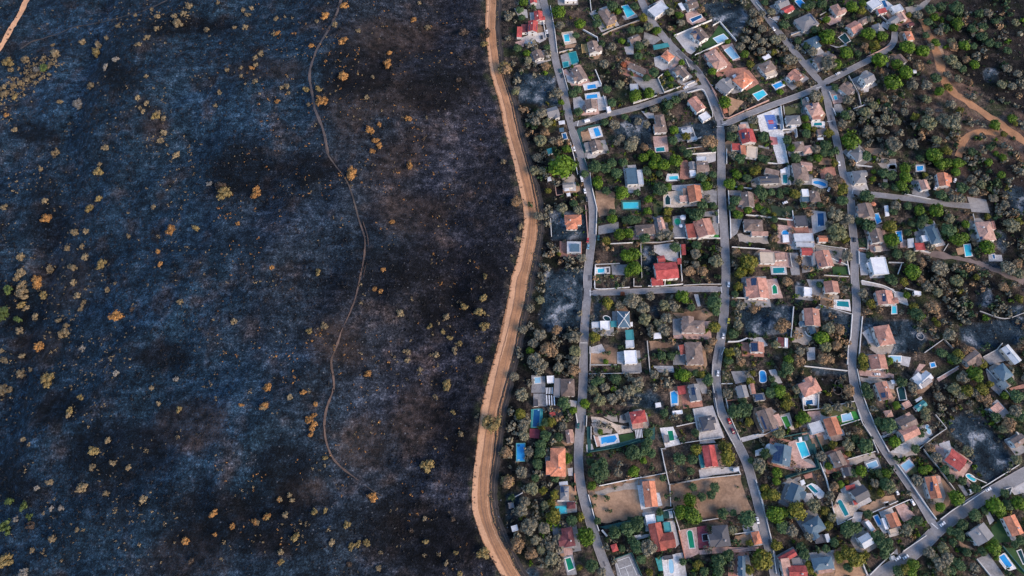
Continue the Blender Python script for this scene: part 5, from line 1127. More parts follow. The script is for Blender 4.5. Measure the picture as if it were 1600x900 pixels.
f('grey', 425,470, 500,465, 510,615, 430,625); f('tan', 430,420, 640,400, 720,360, 810,430, 720,480, 500,470); f('pale', 625,240, 665,240, 690,350, 660,355); f('pink', 1120,90, 1190,70, 1260,270, 1320,310, 1140,285); f('burnt', 1060,330, 1320,330, 1320,620, 1100,620, 1060,480); f('black', 60,440, 200,440, 250,640, 420,630, 740,630, 740,660, 70,680); f('brown', 90,690, 190,680, 210,900, 100,900); f('burnt', 215,340, 300,330, 310,440, 220,430)
f('black', 760,60, 880,40, 880,140, 770,140); f('pale', 1120,650, 1260,640, 1320,720, 1250,740, 1180,690); f('grey', 430,800, 540,790, 540,900, 430,900); f('tan', 210,680, 480,690, 480,720, 220,760)
h('grey brown hipped house on grey yard with orange drive', (500,480,718,485,738,602,'h','B',4.4)); canopy('white carport in the black burnt garden', 'W', 243,602,312,598,322,652,250,658)
h('big square brown roof with white edge', (545,690,703,686,712,895,'h','B',4.4), (485,720,535,712,545,800,'s','K',2.8))
h('pink and grey house with black solar square beside green pool', (1120,92,1310,88,1325,275,'gy','T',4.8)); sol((1160,90,1208,86,1212,152,1164,158))
h('white house with blue solar slope behind curved white wall', (1155,685,1278,690,1288,785,'gy','T',4.8)); sol((1160,694,1218,696,1222,776,1166,774))
wl('white', 940,690, 1040,685, 1120,655, ht=1.8, w=.9, curve=True); wl('white', 195,165, 330,165, 520,148, ht=1.4); wl('tan', 525,160, 700,150, 880,150, ht=1.4); wl('tan', 185,680, 210,960, ht=1.4); wl('white', 980,275, 1140,280, 1280,290, ht=1.5); wl('tan', 250,930, 420,960, ht=1.2); wl('white', 360,10, 350,160, ht=1.4); wl('white', 880,810, 910,740, ht=1.2); wl('tan', 60,95, 60,170, 135,170, ht=1.4)
car('white', 950,148); car('white', 900,630); car('yellow', 950,490)
tr('40,300,65,o 150,370,60,o 165,470,60,o 215,255,45,o 350,340,55,o 430,350,55,o 370,460,55,o 290,510,45,o 350,570,60,o 515,265,75,g 600,365,45,d 820,320,80,d 740,410,20,d 820,550,65,y 800,680,45,b 760,750,45,b 420,680,40,b 320,810,50,d 410,820,45,d 1040,170,50,y 1060,340,50,o 1180,380,45,b 1030,440,40,o 990,610,55,d 1040,530,50,o 960,780,55,y 1020,780,45,o 1070,30,60,y 950,850,40,g 1060,850,40,o 830,400,50,d 470,800,35,d 250,820,35,d 220,560,40,o 100,290,45,o 820,250,40,d 1010,240,40,d 1000,330,40,d')
t(1180,420)
f('pink', 100,100, 200,90, 262,275, 110,285); f('white', 735,288, 885,288, 898,400, 735,370); f('burnt', 40,330, 340,330, 350,480, 330,620, 60,600, 0,480); f('burnt', 600,340, 900,420, 890,640, 760,520, 630,470); f('burnt', 1010,450, 1320,480, 1320,800, 1180,760, 1000,720); f('burnt', 370,120, 450,120, 460,330, 380,330); f('pale', 480,740, 560,735, 562,850, 490,860); f('sand', 370,540, 470,560, 560,660, 450,720, 350,680); f('ochre', 620,270, 730,290, 730,370, 620,340)
f('pale', 990,115, 1100,135, 1300,190, 1320,240, 1200,180, 1000,150); f('sand', 570,245, 790,240, 790,290, 600,280); f('grey', 480,100, 650,100, 600,250, 540,250); f('terra', 975,120+840-840, 975,120, 980,125); f('black', 560,620, 880,560, 860,900, 700,900)
f('pale', 1000,600, 1060,560, 1110,690, 1070,700)
pool('green', 158,170, 178,150, 200,170, 208,232, 165,236, shape='rect', steps=False); h('white flat canvas roof house', (455,172,528,180,532,262,'f','W',3), cat='house'); h('grey and pink house above the long teal pool', (635,120,770,118,798,225,'gy','T',5)); pool('teal', 762,302, 872,308, 880,362, 764,350)
h('pink gabled house with blue grey wings on burnt land', (455,370,600,378,612,540,'gy','T',5), (408,492,520,480,545,532,'h','S',3.6), (500,535,560,525,570,605,'g','S',3.6)); h('black burnt chimney stack and brick stub', (582,350,608,345,612,375,'f','D',4), cat='ruin')
h('maroon shed with a white stripe', (216,642,318,655,306,738,'f','M',3), (286,650,302,652,292,736,'f','W',3.1), cat='shed'); h('pink hipped house standing on white ash', (1128,540,1275,518,1295,705,'hy','T',4.8), (1115,590,1150,585,1160,650,'s','T',3.4)); h('grey and pink house with solar panel by east street', (1135,208,1290,205,1300,335,'gy','T',4.8)); sol((1190,235,1220,232,1224,305,1194,308))
h('grey and pink house with pink forecourt', (1070,810,1228,805,1235,940,'gy','T',4.8))
wl('white', 355,360, 330,650, ht=1.6); wl('white', 905,430, 890,640, 865,740, 860,900, ht=1.3); wl('white', 1000,450, 985,620, 970,820, ht=1.3); wl('white', 990,115, 1200,165, 1310,230, ht=1.5, curve=True); wl('tan', 640,65, 870,80, ht=1.3); wl('white', 460,590, 490,630, 560,650, ht=1.4, curve=True); wl('grey', 590,340, 760,390, 900,430, ht=1.4)
tr('300,120,50,b 250,530,80,b 620,650,70,g 690,560,60,o 790,570,55,b 760,720,50,b 660,730,55,o 640,840,60,b 310,860,60,g 190,710,45,o 420,770,50,o 830,190,40,o 610,150,40,d 870,690,30,b 1080,330,50,y 1010,230,50,o 1050,400,40,b 1170,370,40,b 1010,840,60,y 820,810,35,b 700,850,45,b 330,790,35,d 690,330,40,b 560,270,35,b 1260,90,50,d 30,360,30,b 540,640,35,d 740,640,40,b 400,620,40,b 1030,290,35,o 800,680,35,b 680,250,30,b 720,440,35,b')
t(1380,420)
f('pale', 95,205, 210,230, 235,340, 110,305); f('brown', 145,310, 240,350, 240,440, 150,430); f('burnt', 0,490, 250,490, 420,640, 330,790, 50,800); f('burnt', 700,560, 1100,470, 1320,440, 1320,700, 1100,740, 900,760, 720,680); f('brown', 320,830, 560,665, 720,830, 560,920, 330,920); f('pale', 160,815, 260,830, 240,920, 160,900); f('grey', 930,830, 1100,740, 1200,850, 1000,900); f('black', 350,0, 480,0, 520,140, 470,160, 370,100); f('burnt', 1150,350, 1320,330, 1320,420, 1180,420); f('pale', 280,200, 355,215, 350,250, 290,250)
f('white', 45,810, 175,815, 165,885, 45,880); f('brown', 750,-20, 1000,20, 1100,90, 950,100, 800,40); f('black', 560,350, 700,300, 700,480, 600,520); f('burnt', 850,200, 1000,180, 1060,330, 900,380)
pool('turq', 82,352, 120,350, 124,418, 80,420); pool('pale', 60,818, 165,822, 162,872, 62,870)
h('tan roofed house below the walled scrub plot', (735,850,855,762,935,830,'g','B',4)); h('long pale blue metal roofed hall', (1108,745,1175,703,1295,860,'g','L',4.6), w='c', cat='hall'); sol((1160,795,1185,780,1192,795,1168,808))
h('small white flat roofed store by the pine grove', (288,208,350,214,352,250,'f','W',2.8), cat='store')
wl('tan', 378,792, 560,662, ht=1.6); wl('tan', 560,662, 645,750, ht=1.6); wl('white', 105,300, 230,345, ht=1.4); wl('white', 200,185, 350,225, ht=1.3); wl('tan', 930,830, 1060,760, 1110,700, ht=1.2); wl('grey', 900,400, 1130,470, 1320,415, ht=1, curve=True)
cR = Q(345,635); mb_ = MB(); mb_.ring([(2.9*math.cos(i*math.pi/12), 2.9*math.sin(i*math.pi/12)) for i in range(24)], [(2.5*math.cos(i*math.pi/12), 2.5*math.sin(i*math.pi/12)) for i in range(24)], 0, .8)
tag(mb_.obj('stone_ring', WM['grey'], None, (cR.x, cR.y, 0)), 'round pale stone basin ring on the burnt lot', 'stone ring')
tr('280,40,70,g 190,125,45,y 80,110,60,d 345,100,50,b 410,165,55,o 510,215,50,o 690,115,60,o 880,80,35,y 760,205,30,o 655,310,35,o 455,360,70,b 590,270,40,o 770,280,40,o 720,465,40,o 515,520,35,y 580,490,35,o 620,620,60,o 770,760,50,b 700,800,60,y 640,830,50,d 550,790,55,d 320,430,70,d 290,360,50,y 1280,280,45,y 1130,170,50,b 1230,140,35,o 1010,350,35,d 1055,440,30,o 220,250,35,g 550,30,50,o 1270,40,55,o 240,400,30,d 650,210,35,o 560,130,40,o 480,100,35,o 950,130,30,o 850,150,30,b 1180,230,35,o 330,570,35,o 460,590,30,o 900,870,45,y 60,860,40,g')
t(780,560)
f('grey', 302,158, 432,168, 432,322, 302,322); f('dgreen', 335,242, 380,242, 380,300, 335,300); f('grey', 320,330, 440,330, 440,450, 320,450); f('pale', 600,380, 730,400, 720,465, 630,460); f('tealp', 300,478, 410,472, 405,650, 295,650); f('red', 285,660, 385,662, 372,752, 283,745)
f('cream', 860,545, 960,555, 1100,620, 1222,640, 1255,690, 1120,712, 1075,655, 960,600, 870,600); f('white', 925,730, 1112,703, 1130,788, 948,832); f('lawn', 1120,720, 1262,698, 1272,765, 1132,792); f('teal', 820,640, 860,640, 860,860, 1320,740, 1320,780, 830,890); f('pink', 890,730, 930,735, 950,820, 915,830); f('sand', 970,545, 1110,530, 1110,600, 1060,600); f('pale', 815,810, 870,800, 890,870, 820,880)
f('burnt', 1180,380, 1320,300, 1320,420, 1200,440); f('brown', 850,470, 1180,420, 1160,480, 860,520); f('sand', 870,610, 940,600, 1070,660, 1060,700, 900,730); f('dgreen', 560,455, 730,470, 720,530, 570,510); f('dark', 440,450, 600,460, 600,560, 480,560); f('sand', 1130,540, 1220,500, 1225,600, 1120,600)
pool('pale', 330,182, 385,178, 388,230, 334,234, steps=False); h('flat tan block house with grey terraces', (575,192,705,190,708,355,'h','B',4), (512,185,572,190,575,360,'f','G',3.4), (445,165,512,163,517,228,'f','W',3)); canopy('white slatted pergola beside the flat tan block', 'W', 432,345,525,345,530,440,436,440, slats=4, cat='pergola', name='pergola'); canopy('upper white frame pergola on the grey terrace', 'W', 432,275,505,272,508,332,436,334, slats=5, cat='pergola', name='pergola')
h('dark grey garden store below the pale pool deck', (320,385,362,383,365,448,'f','D',2.6), cat='store')
pool('deep', 325,482, 384,478, 372,640, 312,642, rmat=MRIMT); h('narrow pink roofed house with white side at the kerb', (625,672,695,665,698,788,'gy','P',4)); pool('blue', 165,802, 238,800, 236,960, 165,960, rmat=MRIMT); f('ochre', 155,930, 212,930, 210,975, 158,975)
pool('blue', 952,742, 1085,720, 1105,752, 1078,785, 958,805); h('red hipped house with white pergola', (1215,505,1360,483,1390,592,'h','R',4.6), (1240,590,1340,580,1350,650,'s','T',3.4)); canopy('white slatted pergola below the red hipped house', 'W', 1270,672,1340,660,1348,740,1280,752, slats=5, cat='pergola', name='pergola')
canopy('red garden awning among dark trees', 'R', 470,510,520,498,530,530,482,545)
wl('white', 820,540, 815,640, ht=1.6); wl('teal', 850,880, 1100,840, 1320,770); wl('white', 885,725, 915,830, ht=1.6); wl('tan', 860,640, 860,760, ht=1.3); wl('brown', 840,150, 1320,140, ht=1.4); wl('white', 715,500, 735,620, ht=1.2)
car('teal', 740,632); car('black', 1192,650, 10); car('dark', 1172,553, 100)
tr('805,425,50,g 700,110,60,b 555,85,50,o 370,60,80,o 700,20,50,o 210,340,65,o 200,520,60,y 230,620,60,o 230,720,55,o 360,140,30,o 990,270,45,o 1070,270,35,o 1220,180,40,o 1090,190,60,d 940,210,50,d 1060,380,55,o 940,390,60,o 1190,340,50,o 1155,420,35,o 1290,270,50,o 1290,400,35,o 70,870,50,b 490,600,50,y 600,420,70,d 690,490,40,g 600,640,45,o 390,810,60,d 430,600,50,d 440,720,60,d 560,740,50,d 280,850,40,o 120,480,40,o 140,170,45,o 540,490,25,b 950,690,30,g 560,560,40,b 880,300,45,o 890,230,45,d 1130,330,45,o 940,620,35,o 1020,640,35,o 480,480,35,o 660,560,40,o')
t(980,560)
f('tan', 390,285, 470,260, 590,405, 500,445, 420,450); f('white', 402,310, 478,305, 482,440, 410,452); f('white', 305,652, 430,640, 502,805, 358,838); f('pale', 612,475, 800,440, 912,742, 680,790); f('grey', 972,122, 1150,115, 1192,200, 1015,240); f('brown', 470,640, 640,610, 690,790, 500,790); f('grey', 640,190, 720,180, 760,330, 700,330); f('burnt', 60,330, 220,290, 330,400, 330,500, 230,480, 80,420); f('brown', 240,510, 420,520, 300,640, 250,620)
f('pale', 680,760+0, 800,740, 830,790, 680,800); f('pale', 1060,745, 1280,690, 1280,730, 1080,785); f('tan', 930,385, 1030,370, 1030,400, 930,405); f('teal', 185,660, 260,640, 260,760, 0,820, 0,790, 180,750); f('lawn', -20,710, 60,700, 60,780, -10,790); f('brown', 320,850, 700,780, 700,900, 330,900); f('olive', 890,100, 960,100, 960,240, 890,240); f('olive', 900,290, 990,280, 990,380, 920,385)
f('pale', 240,70, 430,70, 440,130, 300,130)
pool('blue', 408,322, 440,308, 472,340, 472,420, 415,426, steps=False); canopy('red shade roof between pool and grey house', 'R', 470,262,545,252,555,332,478,342); h('grey brown house with skylight and white edges', (560,250,660,238,712,392,'gy','G',4.6)); sol((600,275,630,270,640,340,608,346)); canopy('white tarpaulin square on black ash', 'W', 262,418,312,412,320,455,268,462)
pool('green', 376,682, 425,676, 442,768, 396,774); h('low grey roof on the white pool court', (340,718,388,714,395,788,'f','G',2.6), cat='pool house'); h('long white shed roof above the brown plot', (424,492,515,482,518,515,428,522) if False else (424,494,515,484,518,518,'f','W',2.6), cat='shed')
h('square slate house with blue solar roof on pale court', (668,552,793,530,826,668,'h','D',4.4)); sol((680,575,745,562,765,665,715,678))
h('dark flat house with round white vents', (1020,262,1115,248,1142,360,'gy','G',5), (1112,245,1150,240,1240,325,'s','T',3.8)); sol((1198,342,1270,330,1280,385,1205,398)); h('white canted terrace roof under the vented house', (1190,335,1285,322,1290,390,'f','G',2.8), cat='terrace')
pool('blue', 1238,125, 1262,115, 1292,125, 1298,160, 1308,222, 1240,228, 1245,180, shape='round')
wl('white', 460,640, 650,600, ht=1.4); wl('white', 615,475, 680,780, ht=1.3); wl('white', 915,345, 960,545, 1060,770, ht=1.2); wl('brown', 500,800, 700,770, 900,745, ht=1.5); wl('white', 880,240, 985,240, ht=1.2); wl('tan', 800,60, 790,200, 850,540, 1010,840, ht=1.2); wl('tan', 200,-10, 210,130, ht=1.3); wl('tan', 310,850, 360,850, ht=1.3); wl('terra', 930,400, 1040,390, 1030,300, ht=1.4)
car('white', 850,142); car('dark', 812,350); car('red', 955,590); car('maroon', 990,682)
tr('520,155,60,g 640,135,40,d 700,150,45,y 760,200,60,d 20,180,40,o 100,230,60,o 20,300,60,o 90,400,35,o 250,150,45,o 360,250,30,o 1010,490,80,d 1110,470,80,d 1140,600,45,y 930,840,75,y 920,150,35,o 950,20,50,d 1060,30,45,b 650,860,60,y 170,840,60,d 60,850,50,d 580,560,40,d 640,700,45,d 520,760,35,d 350,510,45,d 200,700,50,d 430,560,40,o 1150,220,45,y 940,330,50,o 1080,400,50,d 470,160,40,g 570,150,40,g 200,780,45,d 1120,140,25,o 1180,140,30,y 390,240,35,o')
t(1180,560)
f('green', 760,545, 940,488, 978,572, 795,632); f('cream', 232,530, 322,508, 368,670, 280,660); f('white', 440,332, 590,340, 575,440, 440,440); f('black', 590,130, 870,180, 920,400, 600,470, 590,330); f('black', 432,440, 580,440, 580,480, 440,490); f('pink', 972,112, 1150,105, 1300,150, 1300,188, 980,160); f('tan', 510,720, 660,700, 700,800, 560,840); f('pale', 125,110, 190,100, 255,230, 185,240); f('olive', 600,480, 930,420, 950,490, 750,545, 620,540)
f('sand', 980,180, 1320,215, 1320,250, 1000,220); f('grey', 10,500, 140,460, 200,500, 80,560); f('grey', 1000,560, 1060,520, 1180,760, 1240,840, 1180,860); f('pale', 1170,730, 1310,660, 1330,690, 1200,750); f('teal', 350,740, 500,710, 560,900, 510,900); f('pink', 270,800, 390,760, 430,900, 300,900); f('white', 0,865, 120,820, 110,890, 0,920); f('brown', 820,660, 940,610, 960,690, 840,720); f('burnt', 460,60, 860,110, 860,180, 600,130)
f('pink', 490,500, 610,490, 610,580, 500,600); f('black', 430,430, 580,430, 580,490, 430,490)
pool('blue', 28,140, 45,120, 90,120, 105,160, 105,225, 35,232, 40,190, shape='round') if False else None
h('large grey brown house with black solar strips', (5,502,150,458,235,645,'gy','B',4.6), (140,545,215,520,262,625,'s','P',3.8)); sol((48,545,66,543,112,662,94,666), (130,642,200,625,220,660,150,690))
pool('grass', 243,552, 295,540, 335,634, 290,650, steps=False); h('burnt edged grey and pink hipped house', (425,235,588,170,600,312,'h','T',4.8)); pool('deep', 468,395, 535,388, 540,430, 474,436, rmat=MRIM)
canopy('white box table roof beside the dark blue pool', 'W', 448,345,470,342,472,375,450,378)
pool('pale', 808,532, 890,512, 912,570, 820,592); h('brown and orange gabled house by bright turf', (630,572,755,545,825,705,'gy','O',4.6), (700,720,795,690,815,760,'s','B',3)); h('flat pale grey roof left of the orange house', (500,612,610,580,642,685,'f','L',3.4))
pool('turq', 385,795, 460,780, 508,905, 440,935); canopy('small white canopy by the long blue pool', 'W', 405,742, 435,735, 442,775, 412,782); canopy('blue pool terrace roof beside the white canopy', 'S', 452,735,488,725,500,765,466,775)
parasol('round white parasol left of the blue roofed house', 'W', 138,838, 3.0, 12)
h('slate and pink house with solar panel and white walls', (1115,235,1225,213,1302,372,'gy','T',4.8)); sol((1176,325,1238,312,1248,360,1186,372)); h('pink octagonal gazebo roof in the garden', (1208,492,1280,480,1292,545,'h','P',2.8,'open'), cat='gazebo', name='gazebo')
car('white', 1145,150, 0)
cF = Q(770,295); 
for (u_, v_, a_, b_, lb_) in ((780,240,2.8,2.3,'upper burnt fountain ring in the black garden'),(770,300,3.4,2.9,'lower burnt fountain ring in the black garden')):
    cF = Q(u_, v_); mb_ = MB(); mb_.ring([(a_*math.cos(i*math.pi/10), a_*math.sin(i*math.pi/10)) for i in range(20)], [(b_*math.cos(i*math.pi/10), b_*math.sin(i*math.pi/10)) for i in range(20)], 0, .7); tag(mb_.obj('fountain_ring', WM['brown'], None, (cF.x, cF.y, 0)), lb_, 'fountain')
wl('white', 430,340, 450,490, 600,475, 925,405, ht=1.5); wl('white', 590,340, 585,470, ht=1.5); wl('white', 955,480, 1000,610, 1080,730, 1150,890, ht=1.3); wl('white', 455,75, 860,120, ht=1.4); wl('white', 795,632, 980,575, ht=1.3); wl('teal', 560,720, 620,850, 680,980); wl('teal', 260,740, 500,690); wl('white', 950,100, 1000,330, 1050,470, 1140,680, 1250,880, ht=1.1); wl('white', 230,640, 90,715, 0,720, ht=1.3); wl('white', 1190,740, 1320,670, ht=1)
tr('300,90,75,d 230,310,65,g 300,430,65,y 450,560,75,g 880,300,60,b 320,190,40,b 390,290,45,o 150,320,60,d 1030,270,50,d 1060,330,60,d 1020,70,50,y 1250,620,80,d 1190,640,50,d 870,810,60,o 1030,810,80,d 960,680,45,b 950,620,30,d 730,800,45,y 870,880,30,y 1290,790,45,g 220,700,60,o 290,800,25,d 680,470,50,o 780,460,45,o 870,440,40,o 150,190,40,d 1100,470,40,o 1230,100,35,d 410,20,60,b 260,150,50,d 290,360,50,y 180,250,40,d 940,760,50,d 850,730,40,o 400,620,40,y 1160,590,50,d')
t(1380,560)
f('pale', 60,880, 200,780, 340,700, 460,760, 300,840, 200,900); f('grey', 300,640, 400,620, 470,720, 360,770, 300,720); f('lawn', 50,760, 130,700, 200,780, 130,830, 60,820); f('brown', 420,580, 480,540, 580,650, 470,740); f('pink', 260,190, 340,50, 400,60, 300,170); f('pink', 500,190, 690,70, 710,100, 520,220); f('burnt', 600,620, 740,520, 800,480, 1000,620, 1100,760, 1000,900, 800,860, 660,740)
f('black', 380,280, 600,230, 740,440, 700,560, 600,640, 480,520, 420,380); f('pale', 1140,760, 1190,755, 1245,830, 1200,850); f('grey', 960,110, 1010,120, 1130,280, 1090,350, 1010,280); f('sand', 390,800, 520,790, 500,900, 400,880); f('pale', 520,800, 620,770, 640,850, 560,900); f('pale', 40,230, 110,220, 100,290, 40,280); f('terra', 1180,280, 1320,240, 1320,280, 1200,300); f('brown', 700,210, 900,200, 900,260, 720,250)
f('grey', -20,700, 40,680, 60,740)
pool('dark', 130,285, 165,262, 195,280, 215,385, 155,390, steps=False); h('rose pink flat roof by the octagonal gazebo', (168,425,232,393,272,442,'f','P',3.2), cat='pavilion'); h('teal roofed garden barn', (285,452,372,390,418,437,'g','E',3.2), cat='barn'); canopy('pale blue white glazed box roof above the teal barn', 'L', 298,388, 355,355, 368,378, 312,412)
h('pale barrel roofed hall with dark blue solar panel', (288,215,402,110,470,185,'g','L',4.6), w='w'); sol((352,242,432,182,464,215,380,280))
pool('blue', 438,48, 478,40, 490,75, 448,85, steps=False); h('teal blue and cream hipped house at the right', (1032,98,1125,38,1220,160,'hy','S',4.8), (1088,220,1130,190,1172,265,'s','S',3.6)); h('pinkish white flat house at the edge of the black lot', (1000,467,1075,408,1130,470,'f','P',3.6), w='w')
h('brown and pink many gabled house with cream drive', (110,602,255,530,345,612,'g','B',4.6), (195,650,342,580,300,735,'g','T',4.4)); pool('pale', 388,632, 425,622, 450,705, 415,712, shape='round'); 
h('grey house with white rounded deck near the right edge', (1195,762,1300,698,1345,782,'g','B',4.4))
wl('white', 120,700, 150,810, 210,800, ht=1); wl('tan', 480,530, 585,660, ht=1.6); wl('tan', 585,660, 460,745, 330,850, ht=1.6); wl('white', 1135,765, 1180,755, 1245,835, ht=1.2, curve=True); wl('tan', 500,190, 700,75, ht=1.2); wl('white', 960,100, 1130,285, 1240,420, ht=1.2); wl('white', 1240,690, 1320,790, ht=1.2); wl('tan', 370,850, 420,920, ht=1.2)
canopy('white awning by the striped drive corner', 'W', 70,205,100,200,112,235,82,242)
tr('860,150,90,g 930,50,45,y 750,180,60,o 670,290,60,o 790,310,65,y 930,290,65,y 980,380,50,b 520,360,45,o 580,380,25,o 635,385,25,o 550,460,35,o 1140,350,45,g 1250,350,70,d 1180,620,70,b 1050,550,60,d 120,440,45,g 170,225,60,d 270,270,50,o 350,710,45,d 400,550,45,o 50,620,70,d 110,780,60,g 1190,200,40,d 1240,490,60,o 1290,540,60,d 800,860,45,o 390,490,45,o 680,10,60,d 300,850,50,d 440,840,50,b 740,340,50,o 860,320,45,o 700,330,45,o 900,370,45,b 1000,240,40,y 1130,660,50,o 960,420,40,b 640,20,40,g 280,320,35,o 40,30,40,d 130,60,35,o 380,680,30,d 1200,560,50,d')
t(780,700)
f('pale', 428,75, 480,70, 480,200, 440,200); f('tan', 830,400, 940,360, 1330,285, 1330,640, 960,710, 890,590); f('brown', 800,90, 1000,60, 1330,-10, 1330,270, 930,345, 820,320, block=True); f('pale', 640,190, 690,185, 690,260, 650,260); f('grey', 530,500, 720,495, 730,600, 640,610); f('teal', 940,740, 1160,690, 1330,660, 1330,760, 1000,760); f('burnt', 100,420, 220,420, 160,600, 60,700, 90,560); f('black', 0,380, 120,400, 90,900, 20,800)
f('sand', 900,400, 1100,360, 1300,300, 1300,380, 900,440); f('brown', 900,470, 1290,400, 1290,420, 900,495)
h('salmon tiled hipped house with round bay', (490,0,632,3,612,268,'hy','O',5)); h('small grey house with twin blue solar panels', (570,355,652,358,655,492,'hy','G',3.6)); sol((578,362,606,360,608,415,580,417), (614,360,640,358,642,413,616,415))
pool('turq', 518,552, 625,545, 630,608, 528,618, rmat=MRIMT); h('little maroon hipped roof right of the turquoise pool', (632,507,712,505,718,568,'h','M',3.2)); h('dark maroon roofed house beside the huge pine', (575,757,680,738,720,915,'hy','M',4.4))
h('pale blue white shed on the burnt verge', (108,735,165,718,182,770,'f','L',3), cat='shed'); h('burnt out grey shed floor', (85,515,135,505,140,560,'f','G',1.2), cat='ruin'); canopy('grey covered entrance above the solar house', 'L', 560,290+30, 640,310, 645,345, 565,352)
wl('white', 545,498, 655,500, ht=1.8, w=.9); wl('white', 935,358, 1140,315, 1330,275, ht=1.6); wl('white', 130,470, 222,420, ht=1.2); wl('white', 835,440, 890,650, 935,780, ht=1.2); wl('white', 960,770, 1010,830, ht=1.8, w=1.2); wl('terra', 705,240, 712,410, ht=1.2)
wl('white', 1200,840, 1325,825, ht=1.6, w=1.6)
tr('640,100,55,g 70,45,55,b 280,40,45,o 80,320,60,b 360,150,60,d 390,40,60,d 310,380,60,o 210,230,60,o 410,400,45,y 520,440,50,y 490,520,45,y 430,540,45,o 510,630,80,y 240,500,50,o 330,540,40,o 280,730,80,o 210,580,60,o 420,760,50,o 170,910,75,b 680,680,60,d 765,650,45,y 820,830,95,g 870,355,50,g 940,200,110,d 1260,215,60,g 1000,470,35,d 895,460,30,d 1030,590,25,d 885,540,30,d 1090,370,20,d 1250,50,80,d 340,280,45,d 520,280,50,d 850,130,45,d 920,680,40,d 930,290,45,d 720,480,30,d 690,340,30,d 1110,230,45,o 860,240,40,d 970,130,50,d 1150,140,35,o')
t(780,750)
f('black', 100,480, 260,480, 260,760, 110,740, 30,560); f('burnt', 210,860, 360,820, 390,920, 220,920); f('grey', 592,720, 690,700, 728,885, 640,895); f('pink', 600,640, 690,640, 690,700, 610,710); f('grey', 1075,740, 1235,685, 1330,905, 1330,960, 1120,960); f('ochre', 570,690, 620,680, 630,720, 585,730)
pool('green', 620,740, 668,727, 702,828, 648,850); h('red pyramid roofed hut', (1040,612,1095,595,1122,660,'h','R',3), cat='hut')
for a_, b_ in (((1095,765),(1215,720)),((1095,765),(1150,920)),((1215,720),(1290,890)),((1125,835),(1240,795)),((1180,815),(1215,900))):
    p0, p1 = Q(*a_), Q(*b_); d_ = (p1-p0).normalized(); n_ = Vector((-d_.y, d_.x, 0))*.16
    tag(link('court_line', mesh('court_line', [(p.x, p.y, .33) for p in ((p0+n_),(p1+n_),(p1-n_),(p0-n_))], [(3,2,1,0)]), MPAINT), kind='structure')
wl('teal', 1070,745, 1240,682); wl('teal', 1240,682, 1335,900)
tr('480,620,50,o 380,580,40,o 340,560,50,o 420,450,55,o 480,560,40,o 550,550,50,o 490,740,65,o 390,650,45,o 560,640,40,o 870,800,70,d 1080,500,70,d 1200,460,80,d 1290,390,60,d 960,860,45,o 750,820,35,y 1290,620,60,d 1150,640,40,d 300,690,60,b 520,840,35,o 1000,620,40,o 440,560,40,o 380,740,40,o 430,790,40,o 1010,560,35,d')
t(980,700)
f('tan', 390,345, 700,290, 1060,255, 1165,600, 850,660, 690,675, 430,590); f('brown', 335,15, 560,-20, 690,200, 680,290, 395,335, block=True); f('tan', 0,305, 140,265, 350,240, 395,345, 420,545, 330,570, 0,640); f('pale', 670,205, 800,185, 1050,172, 1055,225, 800,255, 685,292); f('white', 92,350, 140,345, 270,420, 302,418, 330,540, 130,578); f('pale', 330,690, 440,680, 490,900, 450,940, 400,790); f('pink', 490,770, 650,740, 672,990, 545,1050)
f('red', 655,740, 745,725, 785,940, 670,940); f('pink', 670,960, 830,930, 1230,930, 1230,960, 680,1000); f('ochre', 1000,820, 1180,800, 1180,900, 990,920); f('pale', 0,840, 200,805, 215,830, 60,870); f('dgreen', 0,650, 160,640, 170,790, 0,820); f('teal', 340,580, 440,575, 440,660, 340,660); f('brown', 690,690, 1050,670, 1060,790, 690,740); f('brown', 0,30, 300,-10, 340,230, 0,290, block=True)
h('bright orange gabled house on white platform', (130,315,250,308,300,548,'gy','O',4.6)); h('red gabled house with teal side strip', (705,-20,825,-30,848,172,'gy','R',4.8), (680,65,702,62,712,188,'f','E',2.4))
h('brick red L shaped house with pale green terrace', (215,710,335,690,352,960,'gy','K',4.6), (270,810,432,785,458,930,'gx','K',4.4), (340,698,405,692,412,785,'f','E',3)); pool('green', 562,800, 610,795, 632,935, 585,938, shape='arch', steps=False); pool('black', 702,812, 752,806, 762,865, 710,872, rim=.3, rmat=MSTEEL, steps=False)
h('dark slate rectangular roof between trees', (800,730,948,718,966,920,'h','D',4.4)); h('orange tiled gatehouse at the kerb', (1165,790,1240,775,1262,895,'h','O',3.4))
canopy('blue car canopy at the drive mouth', 'L', 990,190,1045,180,1050,215,1000,225); canopy('white pergola frame by the pale court', 'W', 385,590,420,588,432,655,398,660, slats=3, cat='pergola', name='pergola')
wl('white', 318,14, 345,150, 390,345, ht=1.5); wl('tan', 390,345, 560,318, 680,296, ht=1.5); wl('tan', 0,305, 355,238, ht=1.5); wl('tan', 695,685, 850,662, ht=1.6); wl('white', 1030,180, 1060,250, ht=1.2); wl('grey', 300,600, 425,572, ht=1.5); wl('terra', 480,770, 540,1040, ht=1.5); wl('white', 1210,330, 1310,680, ht=1.2); wl('brown', 400,345, 690,290, 1060,250, ht=1.5); wl('tan', 990,810, 1180,785, ht=1.3); wl('pink', 960,960, 1230,930, ht=1.2); wl('tan', 430,590, 490,780, ht=1.4); wl('brown', 395,345, 405,550, ht=1.3)
car('white', 1222,680); car('blue', 1010,205, 5)
